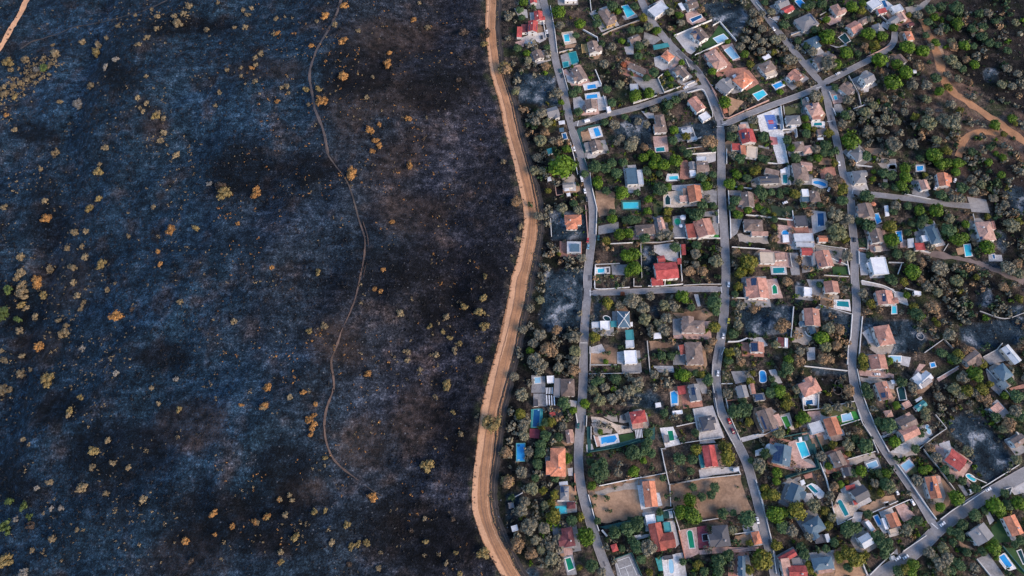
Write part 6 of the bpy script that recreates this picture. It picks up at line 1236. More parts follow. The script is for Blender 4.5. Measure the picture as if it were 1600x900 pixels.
tr('60,220,60,g 150,120,40,g 480,100,70,d 610,110,60,d 590,215,45,d 930,90,80,y 890,160,30,o 640,30,40,y 330,280,40,d 620,370,45,d 820,370,55,d 790,440,50,d 700,465,50,d 380,440,35,d 470,485,35,d 590,490,70,g 500,600,75,g 600,620,90,g 640,660,60,g 890,610,60,d 1130,660,90,d 100,50,60,d 230,50,50,d 235,190,35,d 1290,380,45,y 1160,120,40,d 1240,150,60,o 300,600,40,d 100,700,70,d 480,260,20,d 1040,370,14,d 160,40,40,d 30,60,50,d 440,190,25,o 1000,610,40,d')
t(980,750)
f('white', 322,722, 462,692, 492,900, 345,910); f('tealp', 262,730, 318,722, 338,850, 298,855); f('pale', 450,690, 520,680, 560,900, 500,900); f('black', 620,860, 760,830, 780,950, 640,950); f('grey', 1090,700, 1140,710, 1180,900, 1100,920); f('white', 480,820, 545,815, 560,930, 500,930)
h('long slate blue roof near the bottom edge', (1062,712,1130,720,1088,905,'gy','S',4)); h('white flat roof above the brick red house', (172,330,260,318,268,415,'f','W',3.4)); canopy('dark teal shade roof beside the white flat roof', 'E', 270,335,335,325,342,385,278,392)
h('white terrace house with pale pool shape at bottom', (340,712,425,700,430,740,'f','D',2.8), cat='pool house'); pool('pale', 385,750, 410,740, 430,760, 440,860, 415,880, 392,860, shape='round')
tr('200,630,80,o 90,630,70,d 660,795,50,y 850,760,80,d 950,700,60,d 1260,760,100,y 520,770,40,d 800,590,35,g 1050,590,35,d 1150,590,40,y 210,860,40,y 90,430,70,d 750,650,40,o 780,450,40,d 990,470,45,o 980,580,40,d 720,860,50,d 980,800,40,o 300,290,35,d 130,740,50,d 40,560,50,d 860,850,60,d 1150,840,50,y 230,560,50,d')
t(1180,700)
f('pink', 240,0, 390,-30, 460,120, 580,180, 440,190, 300,200, 230,170); f('grey', 370,110, 520,100, 580,180, 440,195); f('white', 478,350, 530,328, 580,350, 650,420, 640,460, 600,480, 575,470); f('pale', 400,430, 530,420, 560,500, 470,510); f('sand', 250,330, 420,270, 440,300, 340,340); f('grey', 1018,130, 1150,88, 1185,190, 1055,225); f('sand', 870,100, 1120,40, 1135,85, 1020,130, 900,160); f('cream', 790,420, 880,430, 970,560, 910,640, 772,718, 725,560); f('ochre', 965,570, 1300,430, 1330,540, 1055,620)
f('white', 1100,640, 1140,622, 1240,790, 1205,810); f('terra', 450,255, 530,230, 540,275, 470,290); f('pale', 640,60, 660,60, 660,230, 630,200); f('brown', 450,200, 620,200, 700,400, 640,400); f('brown', 230,740, 440,700, 440,880, 230,880); f('pale', 930,600, 1010,600, 990,690, 900,700); f('teal', 520,-40, 560,-40, 610,190, 280,290, 280,260, 570,180)
f('cream', 1290,560, 1390,520, 1490,620, 1380,700) if False else None
h('blue roofed long house with pink side', (202,-45,365,-5,305,172,'gy','S',5)); sol((172,-20,270,-12,222,130,168,110)); pool('turq', 400,-50, 465,-62, 505,72, 432,95) if False else None
h('slate house with tan side and round white deck', (348,325,472,388,392,532,'gy','S',4.6)); canopy('white square sail over the tan side', 'W', 418,308,455,295,472,335,435,355); canopy('small white table canopy by the round deck', 'W', 455,415,475,408,482,440,462,448); pool('teal', 488,358, 520,344, 590,410, 562,430)
h('brown roofed house with dark lower wing', (690,57,797,20,866,152,'gy','B',4.8), (825,185,900,175,915,258,'g','D',3.6)); pool('pale', 1043,152, 1130,120, 1150,165, 1070,200)
h('dark roofed house with red porches and cream patio', (878,412,1000,345,1092,448,'g','D',4.6), (842,358,930,338,942,382,'s','R',3), (915,495,950,480,962,525,'s','R',3)); pool('teal', 775,520, 812,500, 876,622, 840,640, shape='arch', steps=False); canopy('white square tent on the orange gravel', 'W', 1203,508,1248,498,1262,545,1215,558)
h('slate blue pyramid roofed house with tan side', (455,705,600,622,655,758,'h','S',4.4)); h('black yard with white angled wall', (560,820,640,805,648,885,'f','D',2), (655,808,690,800,700,880,'s','L',2.8), cat='yard shelter')
pool('blue', 1110,645, 1145,632, 1186,715, 1155,728); h('pale blue grey roof below the orange gravel', (962,845,1058,790,1115,895,'g','L',4.4)); h('small white house with dark courtyard', (1040,690,1070,670,1110,770,'f','W',3.2)); pool('black', 1055,710, 1078,705, 1095,745, 1070,750, steps=False)
canopy('pink parasol cloth on the cream patio', 'P', 735,540, 755,532, 764,552, 742,560); canopy('dark shade over the cream patio edge', 'D', 875,505,905,500,915,530,885,536)
wl('teal', 545,20, 600,200, ht=1.8); wl('teal', 280,290, 430,240, 600,195); wl('white', 600,140, 660,290, 690,400, ht=1.5); wl('white', 0,300, 60,480, 110,700, 150,870, ht=1.2); wl('white', 1060,620, 1330,500, ht=1.4); wl('white', 720,560, 770,720, 920,650, ht=1.3); wl('white', 250,830-200, 250,640, ht=1); wl('white', 930,840, 970,900, ht=1.3); wl('white', 860,110, 1120,35, ht=1.2); wl('white', 800,190, 830,280, ht=2, w=1.0); wl('tan', 690,370, 720,560, ht=1.3)
tr('200,230,55,g 200,310,40,g 170,440,70,y 90,380,40,g 190,620,85,g 400,590,95,y 250,740,70,d 340,780,60,o 550,540,65,o 650,590,45,y 740,360,50,b 700,450,50,o 800,340,40,g 860,320,25,y 990,210,60,g 920,240,50,d 1160,240,50,d 1230,240,40,g 1240,340,70,d 1120,330,45,o 1180,420,40,y 690,170,40,g 770,240,40,d 620,80,50,o 400,210,40,o 870,60,30,y 1050,620,50,d 860,770,75,d 950,740,60,d 1150,850,80,d 680,730,45,y 100,50,60,d 40,180,60,o 500,830,40,o 720,650,45,o 340,140,35,b 100,450,45,y 270,600,50,g 330,620,50,d 1090,230,40,d 1280,200,40,d')
t(1180,750)
f('ochre', 740,640, 860,620, 1000,800, 1050,900, 740,900); f('brown', 1000,640, 1180,650, 1260,720, 1100,880); f('tan', 560,850, 760,830, 780,930, 560,930); f('grey', 1280,690, 1330,640, 1340,700); f('pale', 530,700, 600,660, 720,690, 740,720)
h('crimson roofed house near the bottom corner', (215,725,362,645,392,708,'g','R',4), cat='house'); h('large rose red roofed house at the bottom edge', (305,802,475,802,492,925,'gx','R',4.6), (245,738,325,728,335,905,'s','P',4), w='w'); h('grey pink flat wing between the red roofs', (330,735,420,725,450,790,'f','G',3), cat='annex')
h('vivid blue hipped roof with pink veranda', (530,735,720,712,737,830,'h','S',4.4), (590,845,722,825,728,862,'s','P',3))
wl('white', 1000,780, 1045,890, ht=1.3, w=.8); wl('white', 150,560, 195,880, ht=1.2); wl('white', 1290,680, 1180,780, 1070,890, ht=1.2)
tr('200,610,60,y 90,760,95,y 430,620,50,d 460,690,60,d 510,530,50,o 870,680,80,y 950,740,90,y 1030,700,45,y 870,820,50,d 1220,600,90,d 1150,540,60,d 1210,690,60,d 880,440,70,d 500,790,40,y 570,650,40,d 740,590,50,d 330,480,50,o 700,430,40,y 790,720,60,y 660,640,45,d 520,850,40,y 40,700,60,g')
t(1380,700)
f('pink', 145,162, 248,82, 298,170, 210,242); f('pink', 110,550, 205,515, 302,640, 190,700); f('lawn', 1010,745, 1110,650, 1212,880, 1030,890); f('pale', 955,610, 990,590, 1040,680, 1000,720); f('tan', 300,380, 520,240, 660,400, 620,540, 480,640, 400,480); f('sand', 40,60, 250,0, 330,60, 120,110); f('pink', 755,300, 790,290, 835,345, 800,370); f('brown', -20,420, 180,420, 200,490, 0,560); f('grey', 695,345, 740,340, 800,440, 770,450); f('white', 1105,660, 1140,650, 1270,880, 1215,900)
f('pale', 1180,380, 1330,310, 1330,420, 1230,440); f('brown', 460,860, 580,830, 620,960, 500,930); f('burnt', 800,-100, 1100,-80, 1230,120, 1000,340, 860,200, 780,20); f('burnt', 1200,240, 1330,180, 1330,300, 1260,340); f('brown', 270,260, 350,240, 360,330, 290,330); f('tan', 720,860, 860,960, 740,960); f('olive', 180,250, 300,150, 330,230, 240,270)
f('pink', 480,-40, 560,0, 590,90, 500,60); f('brown', 300,90, 430,80, 420,150, 330,170)
pool('pale', 163,166, 240,112, 280,160, 210,215); h('orange and maroon house with black solar stripe', (393,272,500,262,548,468,'gy','O',4.8), (500,262,520,262,540,330,'s','P',3.4)); sol((440,322,464,318,467,402,442,406))
h('crimson maroon house above the teal corner pool', (583,97,655,-12,775,128,'gy','R',4.8)); pool('turq', 765,262, 800,238, 872,292, 852,322, shape='round'); h('orange red house with white rooms and pink court', (12,628,112,600,178,722,'gy','O',4.8), (55,765,130,745,140,795,'f','C',3), (-15,660,10,655,45,760,'f','W',3))
h('grey house with teal slope and pale panels', (793,795,940,697,1040,822,'gy','G',4.8)); sol((805,795,855,765,925,868,872,905)) if False else None
h('orange red house with white deck and lawn', (1125,652,1235,620,1318,800,'gy','O',4.8))
canopy('white tent by the orange red roofed house', 'W', 5,512,50,502,62,545,15,560); canopy('little white jetty roof in the teal garden', 'W', 805,390,820,384,834,412,820,420)
wl('white', 125,160, 250,330, 380,520, 490,670, ht=1.6); wl('white', 530,670, 620,600, 725,530, ht=1.4); wl('tan', 380,30, 520,200, 665,400, ht=1.5); wl('white', 0,590, 240,485, ht=1.4); wl('white', 1140,385, 1200,370, 1180,440, ht=1.2); wl('tan', 810,265, 960,330, ht=1.2); wl('white', 740,540, 950,400, ht=1); wl('grey', 800,440, 960,350, 1280,150, ht=1.1); wl('tan', 390,-40, 480,60, ht=1.4)
car('white', 985,388); car('white', 125,410, 110); car('white', 275,510); car('white', 555,712)
tr('30,240,50,g 20,330,60,d 370,210,50,g 420,190,40,g 690,465,75,g 535,555,55,g 580,200,50,d 640,280,45,d 740,310,50,d 500,90,50,o 790,30,50,o 1050,540,90,g 1170,540,60,d 1270,520,75,g 1140,430,50,d 860,630,70,d 740,720,60,d 640,780,50,d 320,300,50,o 220,770,60,o 330,680,50,d 60,360,60,o 870,380,50,d 950,590,45,d 160,790,40,d 1100,600,60,g 1250,110,50,o 850,370,40,d 260,720,50,d 120,110,40,d 700,800,60,d 260,430,30,o 440,500,30,o')
t(1380,750)
f('grey', 870,740, 985,690, 1140,900, 1000,910); f('white', 1060,730, 1140,680, 1250,830, 1160,860); f('black', 310,720, 370,680, 500,900, 430,920); f('lawn', 1110,630, 1230,640, 1330,800, 1330,900, 1240,830); f('brown', 470,560, 590,530, 640,640, 560,700, 470,660); f('brown', 420,650, 700,640, 760,860, 560,900); f('brown', 700,620, 820,610, 900,740, 800,730)
pool('blue', 1083,722, 1130,695, 1206,800, 1166,835); pool('dark', 1255,668, 1290,655, 1332,775, 1310,785, steps=False)
h('white kiosk box at the kerb below the junction', (70,715,105,705,110,745,'f','L',2.8), cat='kiosk')
wl('white', 870,740, 1000,900, ht=1.2); wl('white', 0,640, 100,745, ht=1); wl('teal', 1110,620, 1330,880, ht=1.4); wl('tan', 180,670, 400,520, ht=1)
car('white', 210,722); car('white', 135,735)
tr('1040,630,75,g 930,670,50,d 560,640,55,o 600,730,60,o 530,790,60,o 660,760,50,d 430,680,55,o 720,800,60,d 200,840,60,y 280,790,60,g 130,850,60,d 640,850,50,d 860,820,45,o 1170,870,40,d 40,620,60,d 1060,730,30,g 480,730,45,o 590,840,50,o 780,680,50,d 820,560,40,d 650,580,45,d 720,520,55,d 1290,560,50,d 1240,600,45,d 260,860,60,g')
# ------------------------------------------------------------------ scorched shrubs on the burnt slope (t tan, o orange, y yellow green, k dark brown, p pale)
t(0,0,3)
sh('45,300,26,y 50,330,14 125,285,20 265,255,22 250,210,10 210,322,20,g 180,330,16,p 390,200,16 450,250,22,y 465,215,18 555,120,14 500,180,12 650,210,14 690,178,14 735,135,12 820,75,16 862,65,14 835,112,22 885,30,18 740,80,14 710,45,10 635,70,10 1150,130,14 1165,70,14 1100,130,10 970,140,14 1180,40,12 430,405,18 280,478,12 370,495,24,p 495,318,14,p 545,280,14,p 645,457,12 685,487,13 655,505,10 670,525,12 735,550,20,y 768,555,14 742,528,12 770,625,16 755,662,16 720,640,8 495,695,17 465,810,22,y 467,770,10 825,730,17 1065,330,12 1130,318,10 1130,355,10 1180,320,14,o 1200,305,12 1195,272,12 1225,250,12 1197,382,14 1190,350,8 1010,493,12 1030,435,12 1045,880,32,k 982,862,14,p 1200,890,16,o 685,358,10 720,415,8 20,410,14 25,440,14 60,400,12 95,390,12 130,375,12 160,360,14 165,390,10 190,370,10 230,350,10 70,455,14,y 10,445,14 30,540,12,o 70,610,14 260,720,18 190,790,14 330,580,8 310,615,8 240,300,12 205,270,10 1140,50,12 1290,90,10 1300,475,12,o 1020,10,12')
t(400,0,3)
sh('328,80,22,o 415,30,18,o 285,100,10 370,115,14 410,195,20,o 480,145,12 410,365,24,o 475,347,9 620,305,26,o 625,250,12,o 293,417,16,y 235,420,14,y 145,405,14 310,480,28,o 245,490,10 535,615,24,o 578,585,14,o 560,660,16,o 580,685,18,o 545,710,16,o 445,818,30,o 720,780,18,o 805,130,14 740,95,14,o 800,552,9,o 520,458,12 548,362,10 715,560,16,o 950,375,12,k 970,155,22,k 1025,295,9 1075,165,28,k 1070,210,16,y 1165,330,32,y 1160,760,14 85,160,12 100,158,14,o 260,215,12,o 20,255,12 765,15,10 590,520,8 785,650,10,k 340,15,8 120,410,10 150,435,10 95,85,10 135,80,10 170,85,10')
t(0,300,3)
sh('210,40,14 220,130,24,o 420,78,18,y 350,190,18 405,185,14 315,265,14 385,255,12 400,305,16 100,305,18 240,365,20 345,355,16 325,350,12 480,345,24,y 100,385,24 175,428,30,o 105,440,22 115,485,32 75,410,14 40,460,20,g 100,530,16,y 125,545,14 205,485,18,y 365,487,17 345,425,16 390,525,15 378,547,12 403,455,9 505,460,13 540,430,10 555,588,34,o 617,550,12,k 800,185,24,o 740,280,12,o 750,338,12,o 600,205,12 650,225,8 740,210,10 20,570,40,g 85,602,18,g 95,652,18 168,585,17 278,600,14 310,625,13 300,668,26 215,680,10 235,660,8 190,728,24,o 240,752,9 262,742,9 105,770,14 385,735,16,p 20,790,18 140,830,12 100,855,22 230,885,32,y 5,745,12 545,850,14,p 520,787,10 823,878,13,p 845,515,14 1055,15,32,y 1200,12,22,o 1115,150,13,o 1095,610,16 1275,355,8 25,70,18 915,170,16,y 465,35,16,y 605,100,10 720,70,12 1240,920,10,o 710,920,12')
t(400,300,3)
sh('638,140,12,o 595,365,14,o 290,380,16,y 320,628,18 250,655,16,y 555,455,12,o 585,465,12,o 490,435,10,o 507,480,8,o 492,522,10,o 675,570,18 1065,498,16,y 975,537,18,y 952,515,10,y 1048,568,22,y 1070,632,22,y 1085,580,10 890,588,16 857,615,10 812,632,14,y 878,655,12,y 825,665,9,y 907,683,14,y 908,630,9 935,710,10,y 955,710,12,y 932,748,18 703,750,18 710,788,13 845,765,16 820,765,10 853,815,8 768,833,12 525,855,18,o 1045,787,17,y 725,697,7 895,895,16,y 765,855,8 660,795,8 1240,160,14 1185,190,10 1225,222,14 1220,45,24,o 1195,298,9 1073,398,13,y 1000,322,9 1175,362,10 730,500,10 75,355,12,o')
t(0,600,3)
sh('35,30,34 380,65,16,y 330,125,16,y 320,145,12 505,263,14 445,313,24,y 437,388,17 530,370,14 600,392,13 385,488,24 235,460,16 173,488,12,p 498,512,15 675,540,18 543,600,10 115,575,22,g 140,620,18,g 75,635,14,p 145,665,20,k 45,555,20,g 25,678,38,g 240,585,12,p 285,585,14,p 205,607,9,p 245,728,18 30,835,36,y 115,888,24,p 360,683,11 390,685,10 110,260,12 137,285,10 740,90,12 840,120,14,y 683,312,10 870,735,18,o 1000,605,18,o 1255,15,18,o 1240,105,20,o 1130,98,13,o 1018,68,10 1250,622,16,o 1193,648,16,o 1090,668,14,o 1008,705,12,o 1310,540,12,o 1310,835,12,o 1310,790,10,o 895,830,14,k 1040,825,10,o 655,757,10 835,250,10 1170,40,10 150,780,12 200,785,10')
t(400,600,3)
sh('55,15,18,o 225,40,16,o 250,35,10,o 250,168,20,o 272,145,12,o 275,187,14,o 262,208,15,o 255,238,12,o 35,105,18 160,62,14 278,95,12,o 803,385,30,y 550,530,28,o 427,660,17,y 448,762,17,y 478,750,15,y 518,745,16,y 325,595,12,y 272,600,16,y 140,610,16 50,622,14,y 110,540,12 155,518,13 168,545,12 185,715,20,y 115,790,14 118,835,14,y 435,845,14,k 575,862,14 355,745,16 325,345,12,y 323,380,10,y 1100,185,48,y 1170,320,28,y 1178,455,28,y 1065,795,28,y 795,738,13,y 793,803,10 890,840,11 935,790,12,y 920,635,14,k 790,630,11 725,685,12,k 860,800,9 585,790,10 895,10,20,y 925,135,12,y 960,235,12 1038,148,12 340,685,10 5,650,12 205,650,9 235,655,9 955,890,12,y 840,60,12')
# ------------------------------------------------------------------ sports court, trees, shrubs, scrub
t(0,0,1)
f('black', 1470,-20, 1640,-20, 1640,185, 1565,170, 1500,115, 1475,60); f('black', 1500,240, 1640,262, 1640,420, 1565,405, 1545,310); f('black', 1440,405, 1560,430, 1600,470, 1600,520, 1480,505)
f('black', 790,60, 830,130, 845,200, 860,290, 905,300, 908,420, 905,560, 830,590, 815,700, 800,800, 830,880, 800,880, 772,800, 785,690, 800,600, 840,440, 850,330, 830,240, 800,130)
t(1180,140)
def courtquad(*uv, z): return [(p.x, p.y, z) for p in (Q(uv[i], uv[i+1], 0) for i in range(0, 8, 2))]
for nm, qd, c_, z_ in (('sports_court', (80,240,180,235,216,375,124,380), (.09,.17,.42), .325), ('court_zone', (118,290,165,287,174,322,128,326), (.36,.06,.09), .333)):
    me = mesh(nm, courtquad(*qd, z=z_), [(0,1,2,3)])
    if me.polygons[0].normal.z < 0: me.flip_normals()
    o_ = link(nm, me, surf(nm + '_paint', c_, .15, .5, .8)); tag(o_, kind='structure')
me = mesh('court_zone', courtquad(135,440,203,450,212,515,150,522, z=.333), [(0,1,2,3)])
if me.polygons[0].normal.z < 0: me.flip_normals()
tag(link('court_zone', me, surf('pink_red_paint', (.46,.16,.15), .15, .5)), kind='structure')
for a_, b_ in (((80,240),(180,235)),((180,235),(216,375)),((216,375),(124,380)),((124,380),(80,240)),((100,310),(198,305))):
    p0, p1 = Q(*a_), Q(*b_); d_ = (p1-p0).normalized(); n_ = Vector((-d_.y, d_.x, 0))*.14
    tag(link('court_line', mesh('court_line', [(p.x, p.y, .341) for p in (p0+n_, p1+n_, p1-n_, p0-n_)], [(3,2,1,0)]), MPAINT), kind='structure')
# hoops at both ends of the court
for u_, v_, lb_ in ((130,236,'basketball hoop at the top of the blue court'),(170,380,'basketball hoop at the foot of the blue court')):
    p0 = Q(u_, v_); r0 = empty('basketball_hoop', (p0.x, p0.y, .2), 0 if v_ < 300 else math.pi)
    m2 = MB(); m2.tube((0,.6,0),(0,.6,3.3),.09,.07); m2.tube((0,.6,3.2),(0,.05,3.3),.06,.05); m2.obj('post', MSTEEL, r0)
    m2 = MB(); m2.box(-.9,0,2.8,.9,.05,3.85); m2.obj('backboard', MW, r0)
    m2 = MB(); m2.ring([(.25*math.cos(i*math.pi/8), -.35+.25*math.sin(i*math.pi/8)) for i in range(16)], [(.21*math.cos(i*math.pi/8), -.35+.21*math.sin(i*math.pi/8)) for i in range(16)], 3.05, 3.08); m2.obj('rim', surf('orange_rim', (.6,.15,.03), .1), r0)
    tag(r0, lb_, 'basketball hoop', 'basketball hoops')
# stop lines where lanes meet the streets
for px_, py_, a_ in ((903,193,80),(1110,132,-40),(1131,194,25),(1279,137,20),(922,458,90),(1127,453,90),(1332,299,70),(1460,822,-45),(912,536,0),(1124,198,0),(1296,190,10)):
    p0 = P(px_, py_); d_ = Vector((math.cos(R_(a_)), math.sin(R_(a_)), 0)); n_ = Vector((-d_.y, d_.x, 0))*.25; d_ *= 2.6
    tag(link('road_marking', mesh('road_marking', [(p.x, p.y, .455) for p in (p0-d_-n_, p0+d_-n_, p0+d_+n_, p0-d_+n_)], [(0,1,2,3)]), MPAINT), kind='structure')

def put_tree(px, py, rp, kind):
    hc0 = max(1.4, rp*.42); p = P(px, py, hc0); sc = 1.0
    dep = (Vector(CAMP) - p).dot(Vector((0, -SN, CS))); r = rp * dep * TH / 800 * (1.2 if kind in 'ob' else 1.1)
    hc = max(1.5, r*.75); p = P(px, py, hc); g = float(Z(p.x, p.y))
    if g: p = G(px, py, hc)
    root = empty('pine_tree' if kind == 'g' else 'tree' if kind in 'yr' else 'garden_tree' if kind == 'd' else 'scorched_tree', (p.x, p.y, g), random.uniform(0, 6.28))
    c = link('crown', random.choice(CROWNS[kind]), (), root, (0, 0, hc)); k = random.uniform(.85, 1.1); c.scale = (r, r, r*k)
    tk = random.choice(TRUNKS[:3] if kind in 'gyd' else TRUNKS[3:]); s_ = link('trunk', tk, (), root); s_.scale = (r, r, hc*.95)
    ct_ = 'scorched tree' if kind in 'ob' else 'garden tree' if kind == 'd' else 'tree' if kind in 'yr' else 'pine tree'
    later(root, ('large ' if rp > 11 else 'small ' if rp < 6 else '') + TNAME[kind], p.x, p.y, ct_, {'scorched tree': 'scorched trees in gardens and woods', 'garden tree': 'dark green trees in the gardens', 'pine tree': 'green pines among the houses', 'tree': 'yellowing trees among the houses'}[ct_])
    return p
TREES.sort(key=lambda a: -a[2]); KEEP = []; REST = []
for kinds_ in ('gyr', 'd', 'ob'):
    k_ = [a for a in TREES if a[3] in kinds_]; KEEP += k_[:290]; REST += k_[290:]
for a_ in sorted(KEEP, key=lambda a: -a[2]): put_tree(*a_)

# masses: clumps of leaf faces joined into one mesh each
def clump_template(seed, n, leaf, lumpy=.3):
    g = np.random.default_rng(seed); V = []; cs = [(np.array((0,0,.15)), .72)] + [(np.array((*(g.normal(size=2)*.42), g.uniform(.05,.4))), g.uniform(.35,.55)) for _ in range(4)]
    for i in range(n):
        c, r = cs[i % len(cs)]; d = g.normal(size=3); d /= np.linalg.norm(d); d[2] = abs(d[2])*.9 - .1
        p = c + d*r*np.array((1,1,.8)); nr = d + g.normal(size=3)*.35; nr /= np.linalg.norm(nr); u = np.cross(nr, g.normal(size=3)); u /= np.linalg.norm(u); w = np.cross(nr, u); s_ = leaf*g.uniform(.6,1.4)
        V += [p+u*s_, p+w*s_*.85, p-u*s_, p-w*s_*.85]
    return np.array(V)
def mass(name, pts, m, nleaf, leaf, kind='stuff'):
    """pts: x, y, ground z, radius, height factor"""
    if not len(pts): return
    T = [clump_template(i*7+nleaf, nleaf, leaf) for i in range(6)]; out = []
    for i, (x, y, z, r, hf) in enumerate(pts):
        a = rng.random()*6.283; c, s = math.cos(a), math.sin(a); v = T[i % 6]
        out.append(np.stack([(v[:,0]*c - v[:,1]*s)*r + x, (v[:,0]*s + v[:,1]*c)*r + y, v[:,2]*r*hf + z + .15*r], 1))
    V = np.concatenate(out).astype(np.float32); n = len(V)//4
    me = bpy.data.meshes.new(name); me.vertices.add(len(V)); me.vertices.foreach_set('co', V.ravel()); me.loops.add(len(V)); me.loops.foreach_set('vertex_index', np.arange(len(V), dtype=np.int32))
    me.polygons.add(n); me.polygons.foreach_set('loop_start', np.arange(0, len(V), 4, dtype=np.int32)); me.polygons.foreach_set('loop_total', np.full(n, 4, np.int32)); me.update()
    return tag(link(name, me, m), kind=kind)
buckets = {k: [] for k in 'gdyobr'}
for px, py, rp, k in REST:
    p = P(px, py, 1.5); dep = (Vector(CAMP) - p).dot(Vector((0, -SN, CS))); r = rp*dep*TH/800*1.15
    buckets[k].append((p.x, p.y, r*.25, r, 1.15))
# free growth, denser where the photograph shows woods
def poly_px(*uv): return [tuple(P(uv[i], uv[i+1])[:2]) for i in range(0, len(uv), 2)]
DENS = np.zeros((MHT, MWD), np.uint8)
for lev, pl in ((1, poly_px(838,-20, 1420,-20, 1420,200, 1600,330, 1640,920, 935,920, 905,700, 880,420, 850,200)), (2, poly_px(1400,-20, 1640,-20, 1640,620, 1480,560, 1440,470, 1540,330, 1330,300, 1310,160, 1400,80)),
                (2, poly_px(815,170, 895,180, 905,300, 850,310)), (2, poly_px(815,570, 905,500, 905,900, 800,880, 790,700)), (2, poly_px(845,380, 905,400, 905,420, 850,420)), (2, poly_px(925,465, 1050,465, 1050,520, 930,520)), (2, poly_px(920,585, 1040,585, 1040,640, 920,640)), (2, poly_px(1120,60,1280,60,1260,110,1180,90)),
                (3, poly_px(1310,150, 1500,130, 1560,270, 1440,240, 1340,230)), (2, poly_px(785,-20, 860,-20, 880,140, 800,140))):
    mk = np.zeros((MHT, MWD), bool); stamp(pl, 0, mk); DENS[mk] = lev
# thin the woods on open burnt ground at the far right
ntry = 90000
xs = rng.uniform(MX0, MX0+MWD, ntry); ys = rng.uniform(MY0, MY0+MHT, ntry); ps = rng.random(ntry); na = fbm(xs, ys, 40, 3, 7); nb = fbm(xs, ys, 70, 2, 12)
for x, y, p_, a, b in zip(xs, ys, ps, na, nb):
    d = DENS[int(y-MY0), int(x-MX0)]
    if not d or occ(x, y): continue
    px, py = proj(x, y)
    if not (-30 < px < 1640 and -30 < py < 940): continue
    right = px > 1400 and py < 600
    pr = (.0, .44, .26, .22)[d] * (1.35 if a > .5 else .6)
    if right: pr *= .72
    if p_ > pr: continue
    r = random.uniform(.8, 2.6) if d == 1 else (random.uniform(2.2, 4.4) if random.random() < .6 else random.uniform(.8, 1.6))
    if d >= 2 and random.random() < .12: r *= 1.5
    scor = random.random() < (.80 if d >= 2 else .10 + .6*(b > .54))
    stamp([(x-r*.55,y-r*.55),(x+r*.55,y-r*.55),(x+r*.55,y+r*.55),(x-r*.55,y+r*.55)])
    k = ('b' if random.random() < (.24 if right else .12 if d >= 2 else .22) else 'o') if scor else random.choice('dddddgdgy')
    if right and k == 'o' and random.random() < .45: k = 'd'
    buckets[k].append((x, y, 0, r, random.uniform(.8, 1.3)))
STUFFN = dict(g='green_bushes', d='dark_undergrowth', y='yellow_bushes', o='scorched_undergrowth', b='brown_undergrowth', r='rust_bushes')
for k in buckets: mass(STUFFN[k], buckets[k], LEAF[k], 48 if k in 'ob' else 44, .25)
# burnt slope: single shrubs, then char stubs nobody could count
SL = dict(t=leafmat('scorched_tan_leaf', (.075,.058,.034), (.27,.205,.115)), o=leafmat('scorched_orange_leaf', (.12,.055,.018), (.40,.205,.065)), y=leafmat('singed_yellow_leaf', (.080,.060,.022), (.27,.195,.075)),
          g=leafmat('singed_green_leaf', (.025,.045,.012), (.10,.135,.035)), k=leafmat('burnt_brown_leaf', (.020,.015,.012), (.085,.058,.040)), p=leafmat('ashy_pale_leaf', (.08,.075,.065), (.26,.235,.20)))
SCROWN = {}
for i_, k_ in enumerate(SL):
    SCROWN[k_] = []
    for s_ in range(4):
        me = crown(900+10*i_+s_, 7+2*s_, 240, .13, .78, (.24,.46), .8, True, .2); me.materials.append(SL[k_]); SCROWN[k_].append(me)
SNAME = dict(t='tan scorched shrub', o='orange scorched shrub', y='yellowish singed shrub', g='green surviving shrub', k='dark brown burnt shrub', p='pale ashy shrub')
SHRUBS.sort(key=lambda a: -a[2]); SK = SHRUBS[:300]
def slope_place(px, py):
    xp = np.interp(py, [a[1] for a in PATH1], [a[0] for a in PATH1]); xd = np.interp(py, [a[1] for a in D1], [a[0] for a in D1])
    band = ('topmost part','upper part','middle part','lower part','lowest part')[min(4, max(0, int(py/180)))]
    if abs(px-xp) < 32: return band, 'beside the footpath'
    if abs(px-xd) < 32: return band, 'at the dirt road edge'
    if px < 60: return band, 'near the outer edge'
    col = ('far left','left','centre left','left of the footpath')[min(3, int(px/130))] if px < xp else ('right of the footpath','halfway to the road','nearer the dirt road')[min(2, int((px-xp)/max(1,(xd-xp))*3))]
    return band, col
SLAB = {}
for i_, (px, py, rp, k) in enumerate(SK):
    p = G(px, py, 1.0); dep = (Vector(CAMP) - p).dot(Vector((0, -SN, CS))); r = rp*dep*TH/800*1.1
    root = empty('scorched_shrub', (p.x, p.y, p.z), random.uniform(0, 6.28)); c = link('crown', random.choice(SCROWN[k]), (), root, (0, 0, r*.5)); e_ = random.uniform(.78, 1.2); c.scale = (r*1.08*e_, r*1.08/e_, r*random.uniform(.75, 1.05))
    s_ = link('trunk', random.choice(TRUNKS[3:]), (), root); s_.scale = (r, r, r*.55)
    band, col = slope_place(px, py); size = 'large' if rp > 8.5 else 'medium' if rp > 5 else 'small'
    SLAB.setdefault((f'{size} {SNAME[k]}', band, col), []).append((px, root))
ORD = 'leftmost,second,third,fourth,fifth,sixth,seventh,eighth,ninth,tenth,eleventh,twelfth,thirteenth,fourteenth,fifteenth,sixteenth,seventeenth,eighteenth'.split(',')
for (nm, band, col), mem in SLAB.items():
    mem.sort(key=lambda a: a[0])
    for i, (_, ro) in enumerate(mem):
        if len(mem) == 1: lb = f'{nm} on the {band.replace(" part","")} slope, {col}'
        else: lb = f'{ORD[min(i,17)]}{"" if i == 0 else " from left"} of {nm}s, {band.replace(" part","")} slope, {col}'
        tag(ro, lb, 'shrub', 'scorched shrubs on the burnt slope')
char = []; tanb = []; ash = []; orb = []
